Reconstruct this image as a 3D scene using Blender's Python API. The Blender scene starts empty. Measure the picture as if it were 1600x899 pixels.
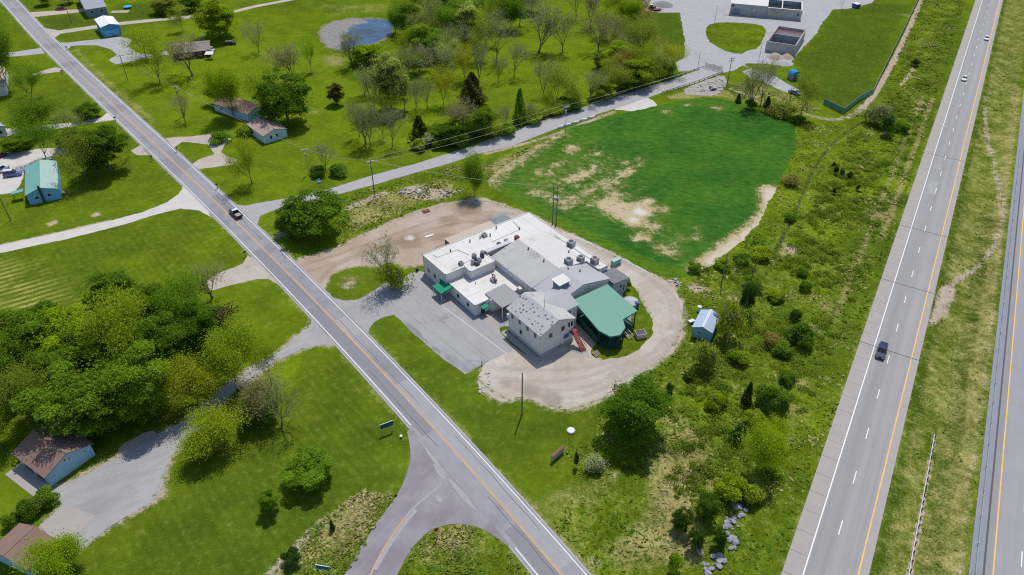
import bpy, bmesh, math, random
import numpy as np
from mathutils import Vector, Matrix, geometry, noise as mnoise

# ---------------------------------------------------------------- camera, sky, sun
S = bpy.context.scene
COL = S.collection
CAM_H = 106.0
FPX = 1130.0                      # focal length in pixels of the 1600 px wide photograph
PITCH = math.atan(855.0 / FPX)    # camera tilt below the horizon
cam_data = bpy.data.cameras.new("camera")
cam_data.sensor_width = 36.0
cam_data.lens = 36.0 * FPX / 1600.0
cam_data.clip_start = 1.0
cam_data.clip_end = 12000.0
cam = bpy.data.objects.new("camera", cam_data)
COL.objects.link(cam)
cam.location = (0, 0, CAM_H)
cam.rotation_euler = (math.pi / 2 - PITCH, 0, 0)
S.camera = cam

SUN_EL, SUN_AZ = math.radians(64), math.radians(75)     # azimuth measured from +X towards +Y
world = bpy.data.worlds.new("World")
S.world = world
world.use_nodes = True
wn = world.node_tree
wn.nodes.clear()
sky = wn.nodes.new("ShaderNodeTexSky")
sky.sky_type = 'NISHITA'
sky.sun_disc = False
sky.sun_elevation = SUN_EL
sky.sun_rotation = math.pi / 2 - SUN_AZ
sky.air_density = 1.0
sky.dust_density = 0.6
bg = wn.nodes.new("ShaderNodeBackground")
bg.inputs[1].default_value = 0.135
wo = wn.nodes.new("ShaderNodeOutputWorld")
wn.links.new(sky.outputs[0], bg.inputs[0])
wn.links.new(bg.outputs[0], wo.inputs[0])

sun_data = bpy.data.lights.new("sun", 'SUN')
sun_data.energy = 3.5
sun_data.angle = math.radians(0.53)
sun_data.color = (1.0, 0.95, 0.88)
sun = bpy.data.objects.new("sun", sun_data)
COL.objects.link(sun)
sd = Vector((math.cos(SUN_EL) * math.cos(SUN_AZ), math.cos(SUN_EL) * math.sin(SUN_AZ), math.sin(SUN_EL)))
sun.rotation_euler = sd.to_track_quat('Z', 'Y').to_euler()
sun.location = (0, 100, 200)

S.view_settings.view_transform = 'Standard'
S.view_settings.look = 'None'
S.view_settings.exposure = 0.0
S.view_settings.gamma = 1.0
S.view_settings.use_curve_mapping = False
S.cycles.use_denoising = False
S.cycles.pixel_filter_type = 'BLACKMAN_HARRIS'
S.cycles.filter_width = 1.15
S.cycles.max_bounces = 6
S.cycles.diffuse_bounces = 3
S.cycles.transmission_bounces = 3
S.cycles.transparent_max_bounces = 6

RNG = random.Random(7)
NPR = np.random.default_rng(11)

# ---------------------------------------------------------------- survey: pixel -> point on the land
SP, CP = math.sin(PITCH), math.cos(PITCH)
def G(u, v, z=0.0):
    """ground (or height z) point seen at photograph pixel u, v"""
    xn, yn = (u - 800.0) / FPX, (v - 449.5) / FPX
    t = (CAM_H - z) / (SP + yn * CP)
    return Vector((t * xn, t * (CP - yn * SP), z))
def depth_at(p):
    return p[1] * CP + (CAM_H - p[2]) * SP
def height_for(base, vtop):
    """height of a vertical thing with foot at base whose top is seen at pixel row vtop"""
    k = (449.5 - vtop) / FPX
    # (y*SP + dz*CP) = k*(y*CP - dz*SP), dz = z - CAM_H
    y = base[1]
    dz = (k * y * CP - y * SP) / (CP + k * SP)
    return dz + CAM_H - base[2]
def px2m(base, npx):
    return npx * depth_at(base) / FPX

# ---------------------------------------------------------------- object helpers
def tag(o, label=None, cat=None, group=None, kind=None):
    if label: o["label"] = label
    if cat: o["category"] = cat
    if group: o["group"] = group
    if kind: o["kind"] = kind
    return o
def empty(name, loc=(0, 0, 0), rz=0.0, parent=None):
    o = bpy.data.objects.new(name, None)
    COL.objects.link(o)
    o.empty_display_size = 0.5
    o.location = loc
    o.rotation_euler = (0, 0, rz)
    if parent: o.parent = parent
    return o
def link(name, me, parent=None, mat=None):
    o = bpy.data.objects.new(name, me)
    COL.objects.link(o)
    if parent: o.parent = parent
    if mat is not None and not me.materials: me.materials.append(mat)
    return o
class MB:
    """collects faces; build() links them as one mesh object"""
    def __init__(s): s.v, s.f, s.m = [], [], []
    def add(s, vs, fs, m=0):
        n = len(s.v)
        s.v += [tuple(p) for p in vs]
        s.f += [tuple(i + n for i in f) for f in fs]
        s.m += [m] * len(fs)
        return s
    def box(s, c, d, rz=0.0, m=0, top=1.0):
        x, y, z = d[0] / 2, d[1] / 2, d[2] / 2
        cs, sn = math.cos(rz), math.sin(rz)
        vs = []
        for dz in (-1, 1):
            k = top if dz > 0 else 1.0
            for dx, dy in ((-1, -1), (1, -1), (1, 1), (-1, 1)):
                X, Y = dx * x * k, dy * y * k
                vs.append((c[0] + X * cs - Y * sn, c[1] + X * sn + Y * cs, c[2] + dz * z))
        return s.add(vs, [(3, 2, 1, 0), (4, 5, 6, 7), (0, 1, 5, 4), (1, 2, 6, 5), (2, 3, 7, 6), (3, 0, 4, 7)], m)
    def slab(s, pts, t, m=0):
        """planar polygon pts (top, counter-clockwise) thickened downwards by t"""
        n = len(pts)
        vs = [tuple(p) for p in pts] + [(p[0], p[1], p[2] - t) for p in pts]
        fs = [tuple(range(n)), tuple(range(2 * n - 1, n - 1, -1))]
        fs += [(i, n + i, n + (i + 1) % n, (i + 1) % n) for i in range(n)]
        return s.add(vs, fs, m)
    def prism(s, poly, z0, z1, m=0):
        return s.slab([(p[0], p[1], z1) for p in poly], z1 - z0, m)
    def tube(s, p0, p1, r0, r1=None, n=6, m=0, cap=True):
        r1 = r0 if r1 is None else r1
        p0, p1 = Vector(p0), Vector(p1)
        d = (p1 - p0)
        if d.length < 1e-6: return s
        d.normalize()
        a = d.orthogonal().normalized()
        b = d.cross(a)
        vs = []
        for p, r in ((p0, r0), (p1, r1)):
            for i in range(n):
                t = 2 * math.pi * i / n
                vs.append(p + a * (r * math.cos(t)) + b * (r * math.sin(t)))
        fs = [(i, (i + 1) % n, n + (i + 1) % n, n + i) for i in range(n)]
        if cap: fs += [tuple(range(n - 1, -1, -1)), tuple(range(n, 2 * n))]
        return s.add(vs, fs, m)
    def build(s, name, mat, parent=None, smooth=False, bevel=0.0):
        me = bpy.data.meshes.new(name)
        me.from_pydata(s.v, [], s.f)
        for mm in (mat if isinstance(mat, (list, tuple)) else [mat]): me.materials.append(mm)
        if isinstance(mat, (list, tuple)): me.polygons.foreach_set("material_index", s.m)
        if bevel:
            bm = bmesh.new(); bm.from_mesh(me)
            bmesh.ops.bevel(bm, geom=bm.edges[:], offset=bevel, segments=2, affect='EDGES', clamp_overlap=True)
            bm.to_mesh(me); bm.free()
        if smooth: me.polygons.foreach_set("use_smooth", [True] * len(me.polygons))
        me.update()
        return link(name, me, parent)
def copy_tree(o, parent=None):
    c = o.copy(); COL.objects.link(c); c.parent = parent
    for ch in list(o.children): copy_tree(ch, c)
    return c
def fast_mesh(name, V, F, mat, tint=None):
    """V (n,3) floats, F (m,k) ints"""
    me = bpy.data.meshes.new(name)
    F = np.asarray(F, dtype=np.int32); V = np.asarray(V, dtype=np.float32)
    m, k = F.shape
    me.vertices.add(len(V)); me.vertices.foreach_set("co", V.ravel())
    me.loops.add(m * k); me.loops.foreach_set("vertex_index", F.ravel())
    me.polygons.add(m)
    me.polygons.foreach_set("loop_start", np.arange(0, m * k, k, dtype=np.int32))
    me.update(calc_edges=True)
    me.validate()
    if tint is not None:
        a = me.attributes.new("tint", 'FLOAT', 'FACE'); a.data.foreach_set("value", np.asarray(tint, dtype=np.float32))
    if mat: me.materials.append(mat)
    return me

# ---------------------------------------------------------------- materials
class NT:
    def __init__(s, name):
        s.mat = bpy.data.materials.new(name); s.mat.use_nodes = True
        s.t = s.mat.node_tree; s.t.nodes.clear()
        s.out = s.t.nodes.new("ShaderNodeOutputMaterial")
    def n(s, ty, **kw):
        nd = s.t.nodes.new(ty)
        for k, v in kw.items(): setattr(nd, k, v)
        return nd
    def l(s, a, b): s.t.links.new(a, b)
    def val(s, sock, x):
        if hasattr(x, "is_linked") or isinstance(x, bpy.types.NodeSocket): s.l(x, sock)
        else: sock.default_value = x
    def math(s, op, a, b=0.0, c=None, clamp=False):
        nd = s.n("ShaderNodeMath", operation=op, use_clamp=clamp)
        s.val(nd.inputs[0], a); s.val(nd.inputs[1], b)
        if c is not None: s.val(nd.inputs[2], c)
        return nd.outputs[0]
    def mix(s, f, a, b, blend='MIX'):
        nd = s.n("ShaderNodeMix", data_type='RGBA', blend_type=blend)
        s.val(nd.inputs[0], f)
        for sock, x in ((nd.inputs[6], a), (nd.inputs[7], b)):
            if isinstance(x, tuple): sock.default_value = (*x[:3], 1.0)
            else: s.l(x, sock)
        return nd.outputs[2]
    def noise(s, vec, scale, detail=3.0, rough=0.55, dist=0.0):
        nd = s.n("ShaderNodeTexNoise")
        nd.inputs['Scale'].default_value = scale; nd.inputs['Detail'].default_value = detail
        nd.inputs['Roughness'].default_value = rough; nd.inputs['Distortion'].default_value = dist
        if vec is not None: s.l(vec, nd.inputs['Vector'])
        return nd.outputs['Fac']
    def ramp(s, f, a, b, lo=0.0, hi=1.0):
        nd = s.n("ShaderNodeMapRange", interpolation_type='SMOOTHSTEP')
        s.val(nd.inputs[0], f)
        for i, x in zip((1, 2, 3, 4), (a, b, lo, hi)): nd.inputs[i].default_value = x
        return nd.outputs[0]
    def attr(s, name):
        return s.n("ShaderNodeAttribute", attribute_name=name).outputs['Fac']
    def pos(s): return s.n("ShaderNodeNewGeometry").outputs['Position']
    def obj(s): return s.n("ShaderNodeTexCoord").outputs['Object']
    def mapv(s, vec, rot=0.0, scale=(1, 1, 1)):
        nd = s.n("ShaderNodeMapping", vector_type='TEXTURE'); s.l(vec, nd.inputs[0])
        nd.inputs['Rotation'].default_value = (0, 0, rot); nd.inputs['Scale'].default_value = tuple(1.0 / q for q in scale)
        return nd.outputs[0]
    def bump(s, h, strength=0.5, dist=0.1):
        nd = s.n("ShaderNodeBump"); nd.inputs['Strength'].default_value = strength
        nd.inputs['Distance'].default_value = dist; s.l(h, nd.inputs['Height'])
        return nd.outputs[0]
    def principled(s, col, rough=0.8, metal=0.0, spec=0.3, normal=None):
        p = s.n("ShaderNodeBsdfPrincipled")
        if isinstance(col, tuple): p.inputs['Base Color'].default_value = (*col[:3], 1)
        else: s.l(col, p.inputs['Base Color'])
        s.val(p.inputs['Roughness'], rough)
        p.inputs['Metallic'].default_value = metal
        p.inputs['Specular IOR Level'].default_value = spec
        if normal is not None: s.l(normal, p.inputs['Normal'])
        s.l(p.outputs[0], s.out.inputs[0])
        return p
def surf(name, col, var=0.18, scale=0.6, fine=6.0, rough=0.85, metal=0.0, spec=0.25, tint=None, space='pos', streak=None, bump=0.0, stain=None):
    """weathered surface: colour with broad, fine and optional streak variation"""
    t = NT(name)
    v = t.pos() if space == 'pos' else t.obj()
    a = t.noise(v, scale, 4.0, 0.6)
    b = t.noise(v, fine, 3.0, 0.65)
    k = t.math('ADD', t.math('MULTIPLY', t.math('SUBTRACT', a, 0.5), 2.2 * var), t.math('MULTIPLY', t.math('SUBTRACT', b, 0.5), 1.6 * var))
    if streak:
        ang, sx, sy, amt = streak
        sv = t.mapv(v, ang, (sx, sy, 1))
        st = t.noise(sv, 1.0, 3.0, 0.6)
        k = t.math('ADD', k, t.math('MULTIPLY', t.math('SUBTRACT', st, 0.5), 2 * amt))
    k = t.math('ADD', k, 1.0)
    c = t.n("ShaderNodeCombineXYZ")
    for i in range(3): t.l(k, c.inputs[i])
    base = col
    if tint is not None:
        base = t.mix(t.ramp(t.noise(v, scale * 0.35, 3.0, 0.6), 0.35, 0.65), col, tint)
    if stain is not None:
        scol, sscale, lo, hi = stain
        base = t.mix(t.ramp(t.noise(v, sscale, 4.0, 0.65), lo, hi), base, scol)
    out = t.mix(1.0, base, c.outputs[0], 'MULTIPLY')
    nrm = t.bump(b, bump, 0.05) if bump else None
    t.principled(out, rough, metal, spec, nrm)
    return t.mat
def plain(name, col, rough=0.6, metal=0.0, spec=0.4):
    return surf(name, col, 0.07, 0.9, 7.0, rough, metal, spec, space='obj')
# ---------------------------------------------------------------- surface materials
HWY_D = Vector((0.5196, 0.8544, 0)); HWY_N = Vector((0.8544, -0.5196, 0))
HWY_ANG = math.atan2(HWY_D.y, HWY_D.x)
M = {}
M['asphalt'] = surf('road asphalt', (0.285, 0.278, 0.292), 0.12, 0.35, 4.0, 0.9, streak=(-0.88, 0.03, 1.6, 0.10), stain=((0.235, 0.23, 0.245), 0.05, 0.50, 0.60))
M['asphalt_side'] = surf('side road asphalt', (0.36, 0.345, 0.35), 0.12, 0.3, 4.0, 0.9, streak=(0.58, 0.05, 1.5, 0.08))
M['asphalt_branch'] = surf('purple grey asphalt', (0.218, 0.198, 0.212), 0.14, 0.35, 4.0, 0.9, streak=(1.0, 0.06, 1.6, 0.10), tint=(0.275, 0.255, 0.275))
M['asphalt_lot'] = surf('parking lot asphalt', (0.325, 0.315, 0.315), 0.16, 0.25, 4.0, 0.9, streak=(-0.92, 0.05, 1.1, 0.14), stain=((0.245, 0.24, 0.245), 0.12, 0.55, 0.68))
M['patch'] = surf('asphalt patch', (0.225, 0.22, 0.233), 0.12, 0.8, 5.0, 0.9)
M['patch_light'] = surf('light asphalt patch', (0.33, 0.32, 0.32), 0.14, 0.8, 5.0, 0.9)
M['lane_l'] = surf('highway lane grey', (0.285, 0.276, 0.272), 0.07, 0.2, 4.0, 0.9, streak=(HWY_ANG, 0.010, 0.75, 0.26))
M['lane_r'] = surf('highway lane pale', (0.305, 0.296, 0.288), 0.07, 0.2, 4.0, 0.9, streak=(HWY_ANG, 0.010, 0.75, 0.26))
M['lane_2'] = surf('second carriageway concrete', (0.30, 0.297, 0.305), 0.08, 0.2, 4.0, 0.9, streak=(HWY_ANG, 0.02, 0.9, 0.12))
M['shoulder2'] = surf('blue grey shoulder', (0.24, 0.25, 0.285), 0.14, 0.4, 5.0, 0.9, streak=(HWY_ANG, 0.03, 1.8, 0.14))
M['concrete'] = surf('concrete slab', (0.355, 0.325, 0.30), 0.12, 0.4, 5.0, 0.9)
M['joint'] = surf('joint filler', (0.10, 0.095, 0.09), 0.1, 0.4, 5.0, 0.9)
M['white_paint'] = surf('white road paint', (0.74, 0.74, 0.72), 0.16, 1.2, 7.0, 0.7)
M['yellow_paint'] = surf('yellow road paint', (0.62, 0.37, 0.13), 0.2, 0.8, 7.0, 0.7)
M['yellow_bright'] = surf('bright yellow road paint', (0.80, 0.45, 0.12), 0.14, 0.8, 7.0, 0.7)
M['gravel'] = surf('pale gravel', (0.45, 0.40, 0.345), 0.16, 0.35, 5.0, 0.95, bump=0.5, tint=(0.42, 0.36, 0.305), stain=((0.33, 0.30, 0.275), 0.13, 0.56, 0.70), streak=(-0.7, 0.08, 0.9, 0.10))
M['gravel_grey'] = surf('grey gravel', (0.365, 0.358, 0.365), 0.16, 0.35, 5.0, 0.95, bump=0.5, stain=((0.31, 0.31, 0.33), 0.11, 0.54, 0.70))
M['gravel_white'] = surf('white gravel', (0.53, 0.50, 0.46), 0.15, 0.35, 5.0, 0.95, bump=0.5)
M['dirt'] = surf('tan dirt', (0.345, 0.265, 0.195), 0.2, 0.22, 4.0, 0.95, bump=0.5, tint=(0.42, 0.355, 0.30), stain=((0.27, 0.19, 0.125), 0.10, 0.53, 0.66), streak=(0.55, 0.05, 0.5, 0.12))
def lot_material(name, col, col2, dark):
    t = NT(name); p = t.pos()
    n1 = t.noise(p, 0.09, 4, .6); n2 = t.noise(p, 0.7, 4, .65); n3 = t.noise(p, 4.0, 3, .7); n4 = t.noise(t.mapv(p, 0.55, (.12, .9, 1)), 1.0, 4, .6)
    c = t.mix(t.ramp(n1, .35, .65), col, col2)
    c = t.mix(t.math('MULTIPLY', t.ramp(t.math('ADD', t.math('MULTIPLY', t.attr('stain'), 1.1), t.math('SUBTRACT', t.math('MULTIPLY', n2, .9), .45)), .3, .8), .8), c, dark)
    c = t.mix(t.math('MULTIPLY', t.ramp(t.math('ADD', t.attr('track'), t.math('SUBTRACT', n2, .5)), .25, .8), .45), c, dark)
    c = t.mix(t.ramp(t.math('ADD', t.attr('pale'), t.math('MULTIPLY', t.math('SUBTRACT', n2, .5), .8)), .35, .8), c, (.56, .52, .47))
    c = t.mix(t.ramp(t.math('ADD', t.attr('weed'), t.math('ADD', t.math('MULTIPLY', t.math('SUBTRACT', n2, .5), 1.2), t.math('MULTIPLY', t.math('SUBTRACT', n3, .5), .6))), .5, .75), c, (.13, .16, .035))
    k = t.math('ADD', 1.0, t.math('ADD', t.math('MULTIPLY', t.math('SUBTRACT', n3, .5), .5), t.math('ADD', t.math('MULTIPLY', t.math('SUBTRACT', n4, .5), .35), t.math('MULTIPLY', t.math('SUBTRACT', n2, .5), .25))))
    kc = t.n("ShaderNodeCombineXYZ")
    for i in range(3): t.l(k, kc.inputs[i])
    t.principled(t.mix(1.0, c, kc.outputs[0], 'MULTIPLY'), .95, 0, .1, t.bump(n3, .5, .05))
    return t.mat
M['lot_dirt'] = lot_material('lot dirt', (.36, .275, .20), (.43, .355, .29), (.245, .175, .12))
M['lot_gravel'] = lot_material('lot gravel', (.47, .415, .36), (.42, .35, .285), (.29, .245, .20))
M['drive_gravel'] = lot_material('drive gravel', (.355, .345, .34), (.315, .305, .30), (.27, .265, .275))
M['bank'] = surf('muddy pond bank', (0.21, 0.175, 0.12), 0.25, 0.5, 4.0, 0.95, bump=0.5)

# ---------------------------------------------------------------- polygons
def xy(pts): return [G(u, v).xy for u, v in pts]
def chaikin(P, it=1, closed=True):
    P = [Vector(p) for p in P]
    for _ in range(it):
        Q = []
        n = len(P)
        for i in range(n if closed else n - 1):
            a, b = P[i], P[(i + 1) % n]
            Q += [a * 0.75 + b * 0.25, a * 0.25 + b * 0.75]
        if not closed: Q = [P[0]] + Q + [P[-1]]
        P = Q
    return P
def resample(P, step, closed=True):
    out = []
    n = len(P)
    for i in range(n if closed else n - 1):
        a, b = P[i], P[(i + 1) % n]
        k = max(1, int((b - a).length / step))
        for j in range(k): out.append(a.lerp(b, j / k))
    if not closed: out.append(P[-1])
    return out
def ragged(P, amp, freq=0.5, seed=0.0):
    if amp <= 0: return P
    Q = []
    n = len(P)
    for i, p in enumerate(P):
        t = (P[(i + 1) % n] - P[i - 1])
        if t.length < 1e-6: Q.append(p); continue
        t.normalize()
        nn = Vector((-t.y, t.x))
        k = mnoise.noise(Vector((p.x * freq * .35, p.y * freq * .35, seed + 9))) + 0.8 * mnoise.noise(Vector((p.x * freq, p.y * freq, seed))) + 0.7 * mnoise.noise(Vector((p.x * freq * 3.1, p.y * freq * 3.1, seed + 5)))
        Q.append(p + nn * amp * k)
    return Q
def inside(poly, X, Y):
    r = np.zeros(X.shape, bool)
    n = len(poly)
    for i in range(n):
        x0, y0 = poly[i]; x1, y1 = poly[(i + 1) % n]
        if y0 == y1: continue
        c = ((y0 > Y) != (y1 > Y)) & (X < (x1 - x0) * (Y - y0) / (y1 - y0) + x0)
        r ^= c
    return r
def seg_dist(poly, X, Y, closed=True):
    d = np.full(X.shape, 1e9)
    n = len(poly)
    for i in range(n if closed else n - 1):
        x0, y0 = poly[i]; x1, y1 = poly[(i + 1) % n]
        dx, dy = x1 - x0, y1 - y0
        L = dx * dx + dy * dy + 1e-9
        t = np.clip(((X - x0) * dx + (Y - y0) * dy) / L, 0, 1)
        d = np.minimum(d, np.hypot(X - x0 - t * dx, Y - y0 - t * dy))
    return d
PAINT = []
def paint_poly(attr, pts, s, feather=2.0): PAINT.append(('poly', attr, [tuple(p) for p in xy(pts)], s, feather))
def paint_line(attr, pts, hw, s, feather=1.0): PAINT.append(('line', attr, [tuple(p) for p in chaikin(xy(pts), 2, False)], s, feather, hw))
def paint_blob(attr, u, v, r, s, ry=None): PAINT.append(('blob', attr, G(u, v).xy, s, r, ry or r))
def paint_hwy(attr, lat, hw, s, feather=1.0, lon0=60, lon1=470):
    a, b = HWY_N * lat + HWY_D * lon0, HWY_N * lat + HWY_D * lon1
    PAINT.append(('line', attr, [tuple(a.xy), tuple(b.xy)], s, feather, hw))
def eval_paint(attr, X, Y):
    A = np.zeros(X.shape)
    for p in PAINT:
        if p[1] != attr: continue
        if p[0] == 'blob':
            c = p[2]
            w = p[3] * np.exp(-(((X - c.x) / p[4]) ** 2 + ((Y - c.y) / p[5]) ** 2))
            A = np.where(np.abs(w) > np.abs(A), w, A)
            continue
        P = np.array(p[2]); f = p[4]; hw = p[5] if p[0] == 'line' else 0
        m = (X > P[:, 0].min() - f - hw) & (X < P[:, 0].max() + f + hw) & (Y > P[:, 1].min() - f - hw) & (Y < P[:, 1].max() + f + hw)
        if not m.any(): continue
        x, y = X[m], Y[m]
        if p[0] == 'poly':
            d = seg_dist(p[2], x, y); d = np.where(inside(p[2], x, y), d, -d)
            w = np.clip(0.5 + 0.5 * d / f, 0, 1)
        else:
            d = seg_dist(p[2], x, y, False)
            w = np.clip(1 - (d - hw) / f, 0, 1)
        w = p[3] * w
        A[m] = np.where(np.abs(w) > np.abs(A[m]), w, A[m])
    return A


SHEETS = []          # outlines that keep the land flat and weeds away
def cdt_mesh(name, P, z, mat, inner=None):
    n = len(P)
    vs = [Vector(p) for p in P]
    if inner is not None: vs += [Vector(p) for p in inner]
    r = geometry.delaunay_2d_cdt(vs, [], [list(range(n))], 1, 1e-4)
    V = [(p.x, p.y, z) for p in r[0]]
    F = [tuple(f) for f in r[2]]
    me = bpy.data.meshes.new(name)
    me.from_pydata(V, [], F)
    me.materials.append(mat)
    me.update()
    if me.polygons and me.polygons[0].normal.z < 0: me.flip_normals()
    return me
def sheet(name, pts, z, mat, amp=0.25, smooth=1, step=0.9, label=None, parent=None, px=True, verge=True, kind="structure", attrs=None):
    P = xy(pts) if px else [Vector(p) for p in pts]
    if smooth: P = chaikin(P, smooth)
    if verge: SHEETS.append([tuple(p) for p in P])
    if attrs: PAINT.append(('line', 'dirt', [tuple(q) for q in P] + [tuple(P[0])], 0.6, 2.6, 0.2))
    P = ragged(resample(P, step), amp, 0.55, RNG.random() * 50)
    inner = None
    if attrs:
        a = np.array([tuple(p) for p in P]); ix, iy = np.meshgrid(np.arange(a[:, 0].min(), a[:, 0].max(), .8), np.arange(a[:, 1].min(), a[:, 1].max(), .8))
        ix, iy = ix.ravel(), iy.ravel(); pp = [tuple(p) for p in P]
        ok = inside(pp, ix, iy); ok[ok] &= seg_dist(pp[::2], ix[ok], iy[ok]) > .4
        inner = list(zip(ix[ok], iy[ok]))
    me = cdt_mesh(name, P, z, mat, inner)
    if attrs:
        co = np.zeros(len(me.vertices) * 3); me.vertices.foreach_get("co", co); co = co.reshape(-1, 3)
        for k in attrs:
            at = me.attributes.new(k, 'FLOAT', 'POINT'); at.data.foreach_set("value", eval_paint(k, co[:, 0], co[:, 1]).astype(np.float32))
    o = link(name, me, parent)
    if parent is None: tag(o, label, None, None, kind)
    return o
def ribbon(name, C, w, z, mat, parent=None, off=0.0, label=None):
    """strip of width w along the polyline C, shifted sideways by off"""
    C = [Vector(c) for c in C]
    V, F = [], []
    for i, c in enumerate(C):
        t = (C[min(i + 1, len(C) - 1)] - C[max(i - 1, 0)]).normalized()
        nn = Vector((-t.y, t.x))
        a, b = c + nn * (off + w / 2), c + nn * (off - w / 2)
        V += [(a.x, a.y, z), (b.x, b.y, z)]
        if i: F.append((2 * i - 2, 2 * i - 1, 2 * i + 1, 2 * i))
    me = bpy.data.meshes.new(name); me.from_pydata(V, [], F); me.materials.append(mat); me.update()
    if me.polygons[0].normal.z < 0: me.flip_normals()
    o = link(name, me, parent)
    if parent is None: tag(o, label, None, None, "structure")
    return o

# ---------------------------------------------------------------- the land sheet (built after the roads, so that it can follow them)
# ---------------------------------------------------------------- main road
L_EDGE = [(-228.6, 341.6), (-181.5, 285.2), (-121.7, 218.1), (-88.3, 178.7), (-66.1, 152.2), (-48.8, 132.7), (-36.3, 117.5), (-25.2, 103.1), (-19.9, 95.9)]
R_EDGE = [(-227.6, 353.3), (-163.2, 278.2), (-113.4, 218.5), (-88.0, 189.1), (-70.1, 168.1), (-59.7, 156.0), (-38.5, 129.9), (-21.3, 108.6), (-10.2, 94.1), (-0.1, 80.6), (11.9, 64.2)]
def fit(E, deg):
    E = np.array(E); return np.polyfit(E[:, 1], E[:, 0], deg)
fr = fit(R_EDGE, 3)
fl = fit(L_EDGE + [tuple(G(800, 855).xy), tuple(G(837, 899).xy)], 3)
ys = np.concatenate([np.linspace(640, 420, 12), np.linspace(410, 56, 120), np.linspace(50, -40, 8)])
def road_x(f, y):
    if y > 352: return np.polyval(f, 352) + (y - 352) * np.polyval(np.polyder(f), 352)
    if y < 64: return np.polyval(f, 64) + (y - 64) * np.polyval(np.polyder(f), 64)
    return np.polyval(f, y)
ROAD_C = [Vector(((road_x(fl, y) + road_x(fr, y)) / 2, y)) for y in ys]
RW = 6.3
road = ribbon('road', ROAD_C, RW + 0.9, 0.060, M['asphalt'], label='two lane grey asphalt road with yellow centre lines')
ribbon('road_shoulder', ROAD_C, RW + 1.5, 0.030, M['gravel_grey'], road)
SHEETS.append([tuple(c + Vector((3.6, 2.8))) for c in ROAD_C] + [tuple(c - Vector((3.6, 2.8))) for c in reversed(ROAD_C)])
def road_seg(v_from, v_to):
    y0, y1 = G(500, v_from).y, G(500, v_to).y
    return [c for c in ROAD_C if y1 <= c.y <= y0]
ribbon('edge_line', ROAD_C, 0.17, 0.068, M['white_paint'], road, RW / 2)
ribbon('edge_line', road_seg(-400, 668), 0.17, 0.068, M['white_paint'], road, -RW / 2)
ribbon('edge_line', road_seg(838, 1300), 0.17, 0.068, M['white_paint'], road, -RW / 2)
ribbon('centre_line', road_seg(120, 1300), 0.13, 0.068, M['yellow_paint'], road, 0.13)
ribbon('centre_line', ROAD_C, 0.13, 0.068, M['yellow_paint'], road, -0.13)
def road_patch(u0, v0, u1, v1, side, w, m):
    a, b = G(u0, v0).xy, G(u1, v1).xy
    seg = [c for c in ROAD_C if min(a.y, b.y) <= c.y <= max(a.y, b.y)]
    if len(seg) > 1: ribbon('asphalt_patch', seg, w, 0.064, m, road, side)
road_patch(400, 385, 505, 475, -1.6, 2.7, M['patch'])
road_patch(505, 475, 690, 680, -1.55, 2.6, M['patch'])
road_patch(540, 490, 580, 535, 1.55, 2.6, M['patch_light'])
road_patch(330, 300, 372, 345, 1.6, 2.7, M['patch'])
road_patch(790, 800, 905, 920, -1.5, 2.6, M['patch'])
road_patch(640, 600, 900, 900, 1.6, 2.75, surf('pale road lane', (0.315, 0.31, 0.32), 0.12, 0.3, 4.0, 0.9, streak=(-0.88, 0.03, 1.6, 0.10)))

for i, (v0, v1, o0_, amp_) in enumerate(((60, 140, .8, .4), (150, 260, -1.2, .5), (300, 380, 1.5, .4), (420, 500, -.6, .3), (500, 640, 1.0, .5), (560, 700, -2.0, .4), (690, 860, 2.2, .4), (760, 900, -.9, .6))):
    C_ = road_seg(v0, v1)
    Q_ = []
    for c in C_:
        Q_.append(c + Vector((.77, .64)) * (o0_ + amp_ * (mnoise.noise(Vector((c.y * .25, i, 0))) + .5 * mnoise.noise(Vector((c.y * .9, i, 1))))))
    if len(Q_) > 2: ribbon('sealed_crack', Q_, 0.09, 0.070, M['joint'], road)
# branch road at the bottom
branch = sheet('branch_road', [(634, 668), (642, 699), (640, 729), (625, 769), (600, 801), (570, 844), (537, 899), (500, 960), (590, 960), (620, 899), (640, 861), (670, 829), (695, 820), (722, 819), (750, 825), (770, 836), (800, 859), (790, 830), (740, 775), (690, 720), (655, 680)], 0.045, M['asphalt_branch'], 0.12, 1, label='purple grey side road joining the main road at the lower edge')
ribbon('centre_line', chaikin(xy([(576, 905), (590, 875), (610, 840), (634, 808)]), 2, False), 0.28, 0.052, surf('faded yellow paint', (.48, .33, .17), .25, .8, 6), branch)
ribbon('faded_line', chaikin(xy([(634, 808), (645, 795), (665, 778), (690, 757)]), 2, False), 0.35, 0.052, M['patch_light'], branch)
ribbon('faded_line', chaikin(xy([(586, 890), (606, 855), (632, 818), (650, 797)]), 2, False), 0.7, 0.0505, M['patch_light'], branch)
for iw, a in enumerate(([(676, 722), (692, 728), (697, 752), (684, 742)], [(676, 775), (684, 772), (692, 785), (686, 786)], [(697, 745), (716, 760), (745, 795), (742, 800), (712, 768)], [(650, 682), (668, 700), (690, 730), (687, 733), (664, 705)])):
    sheet('worn_patch', a, 0.0740 + iw * .005, M['patch_light'], 0.2, 1, 0.5, parent=branch, verge=False)

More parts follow.
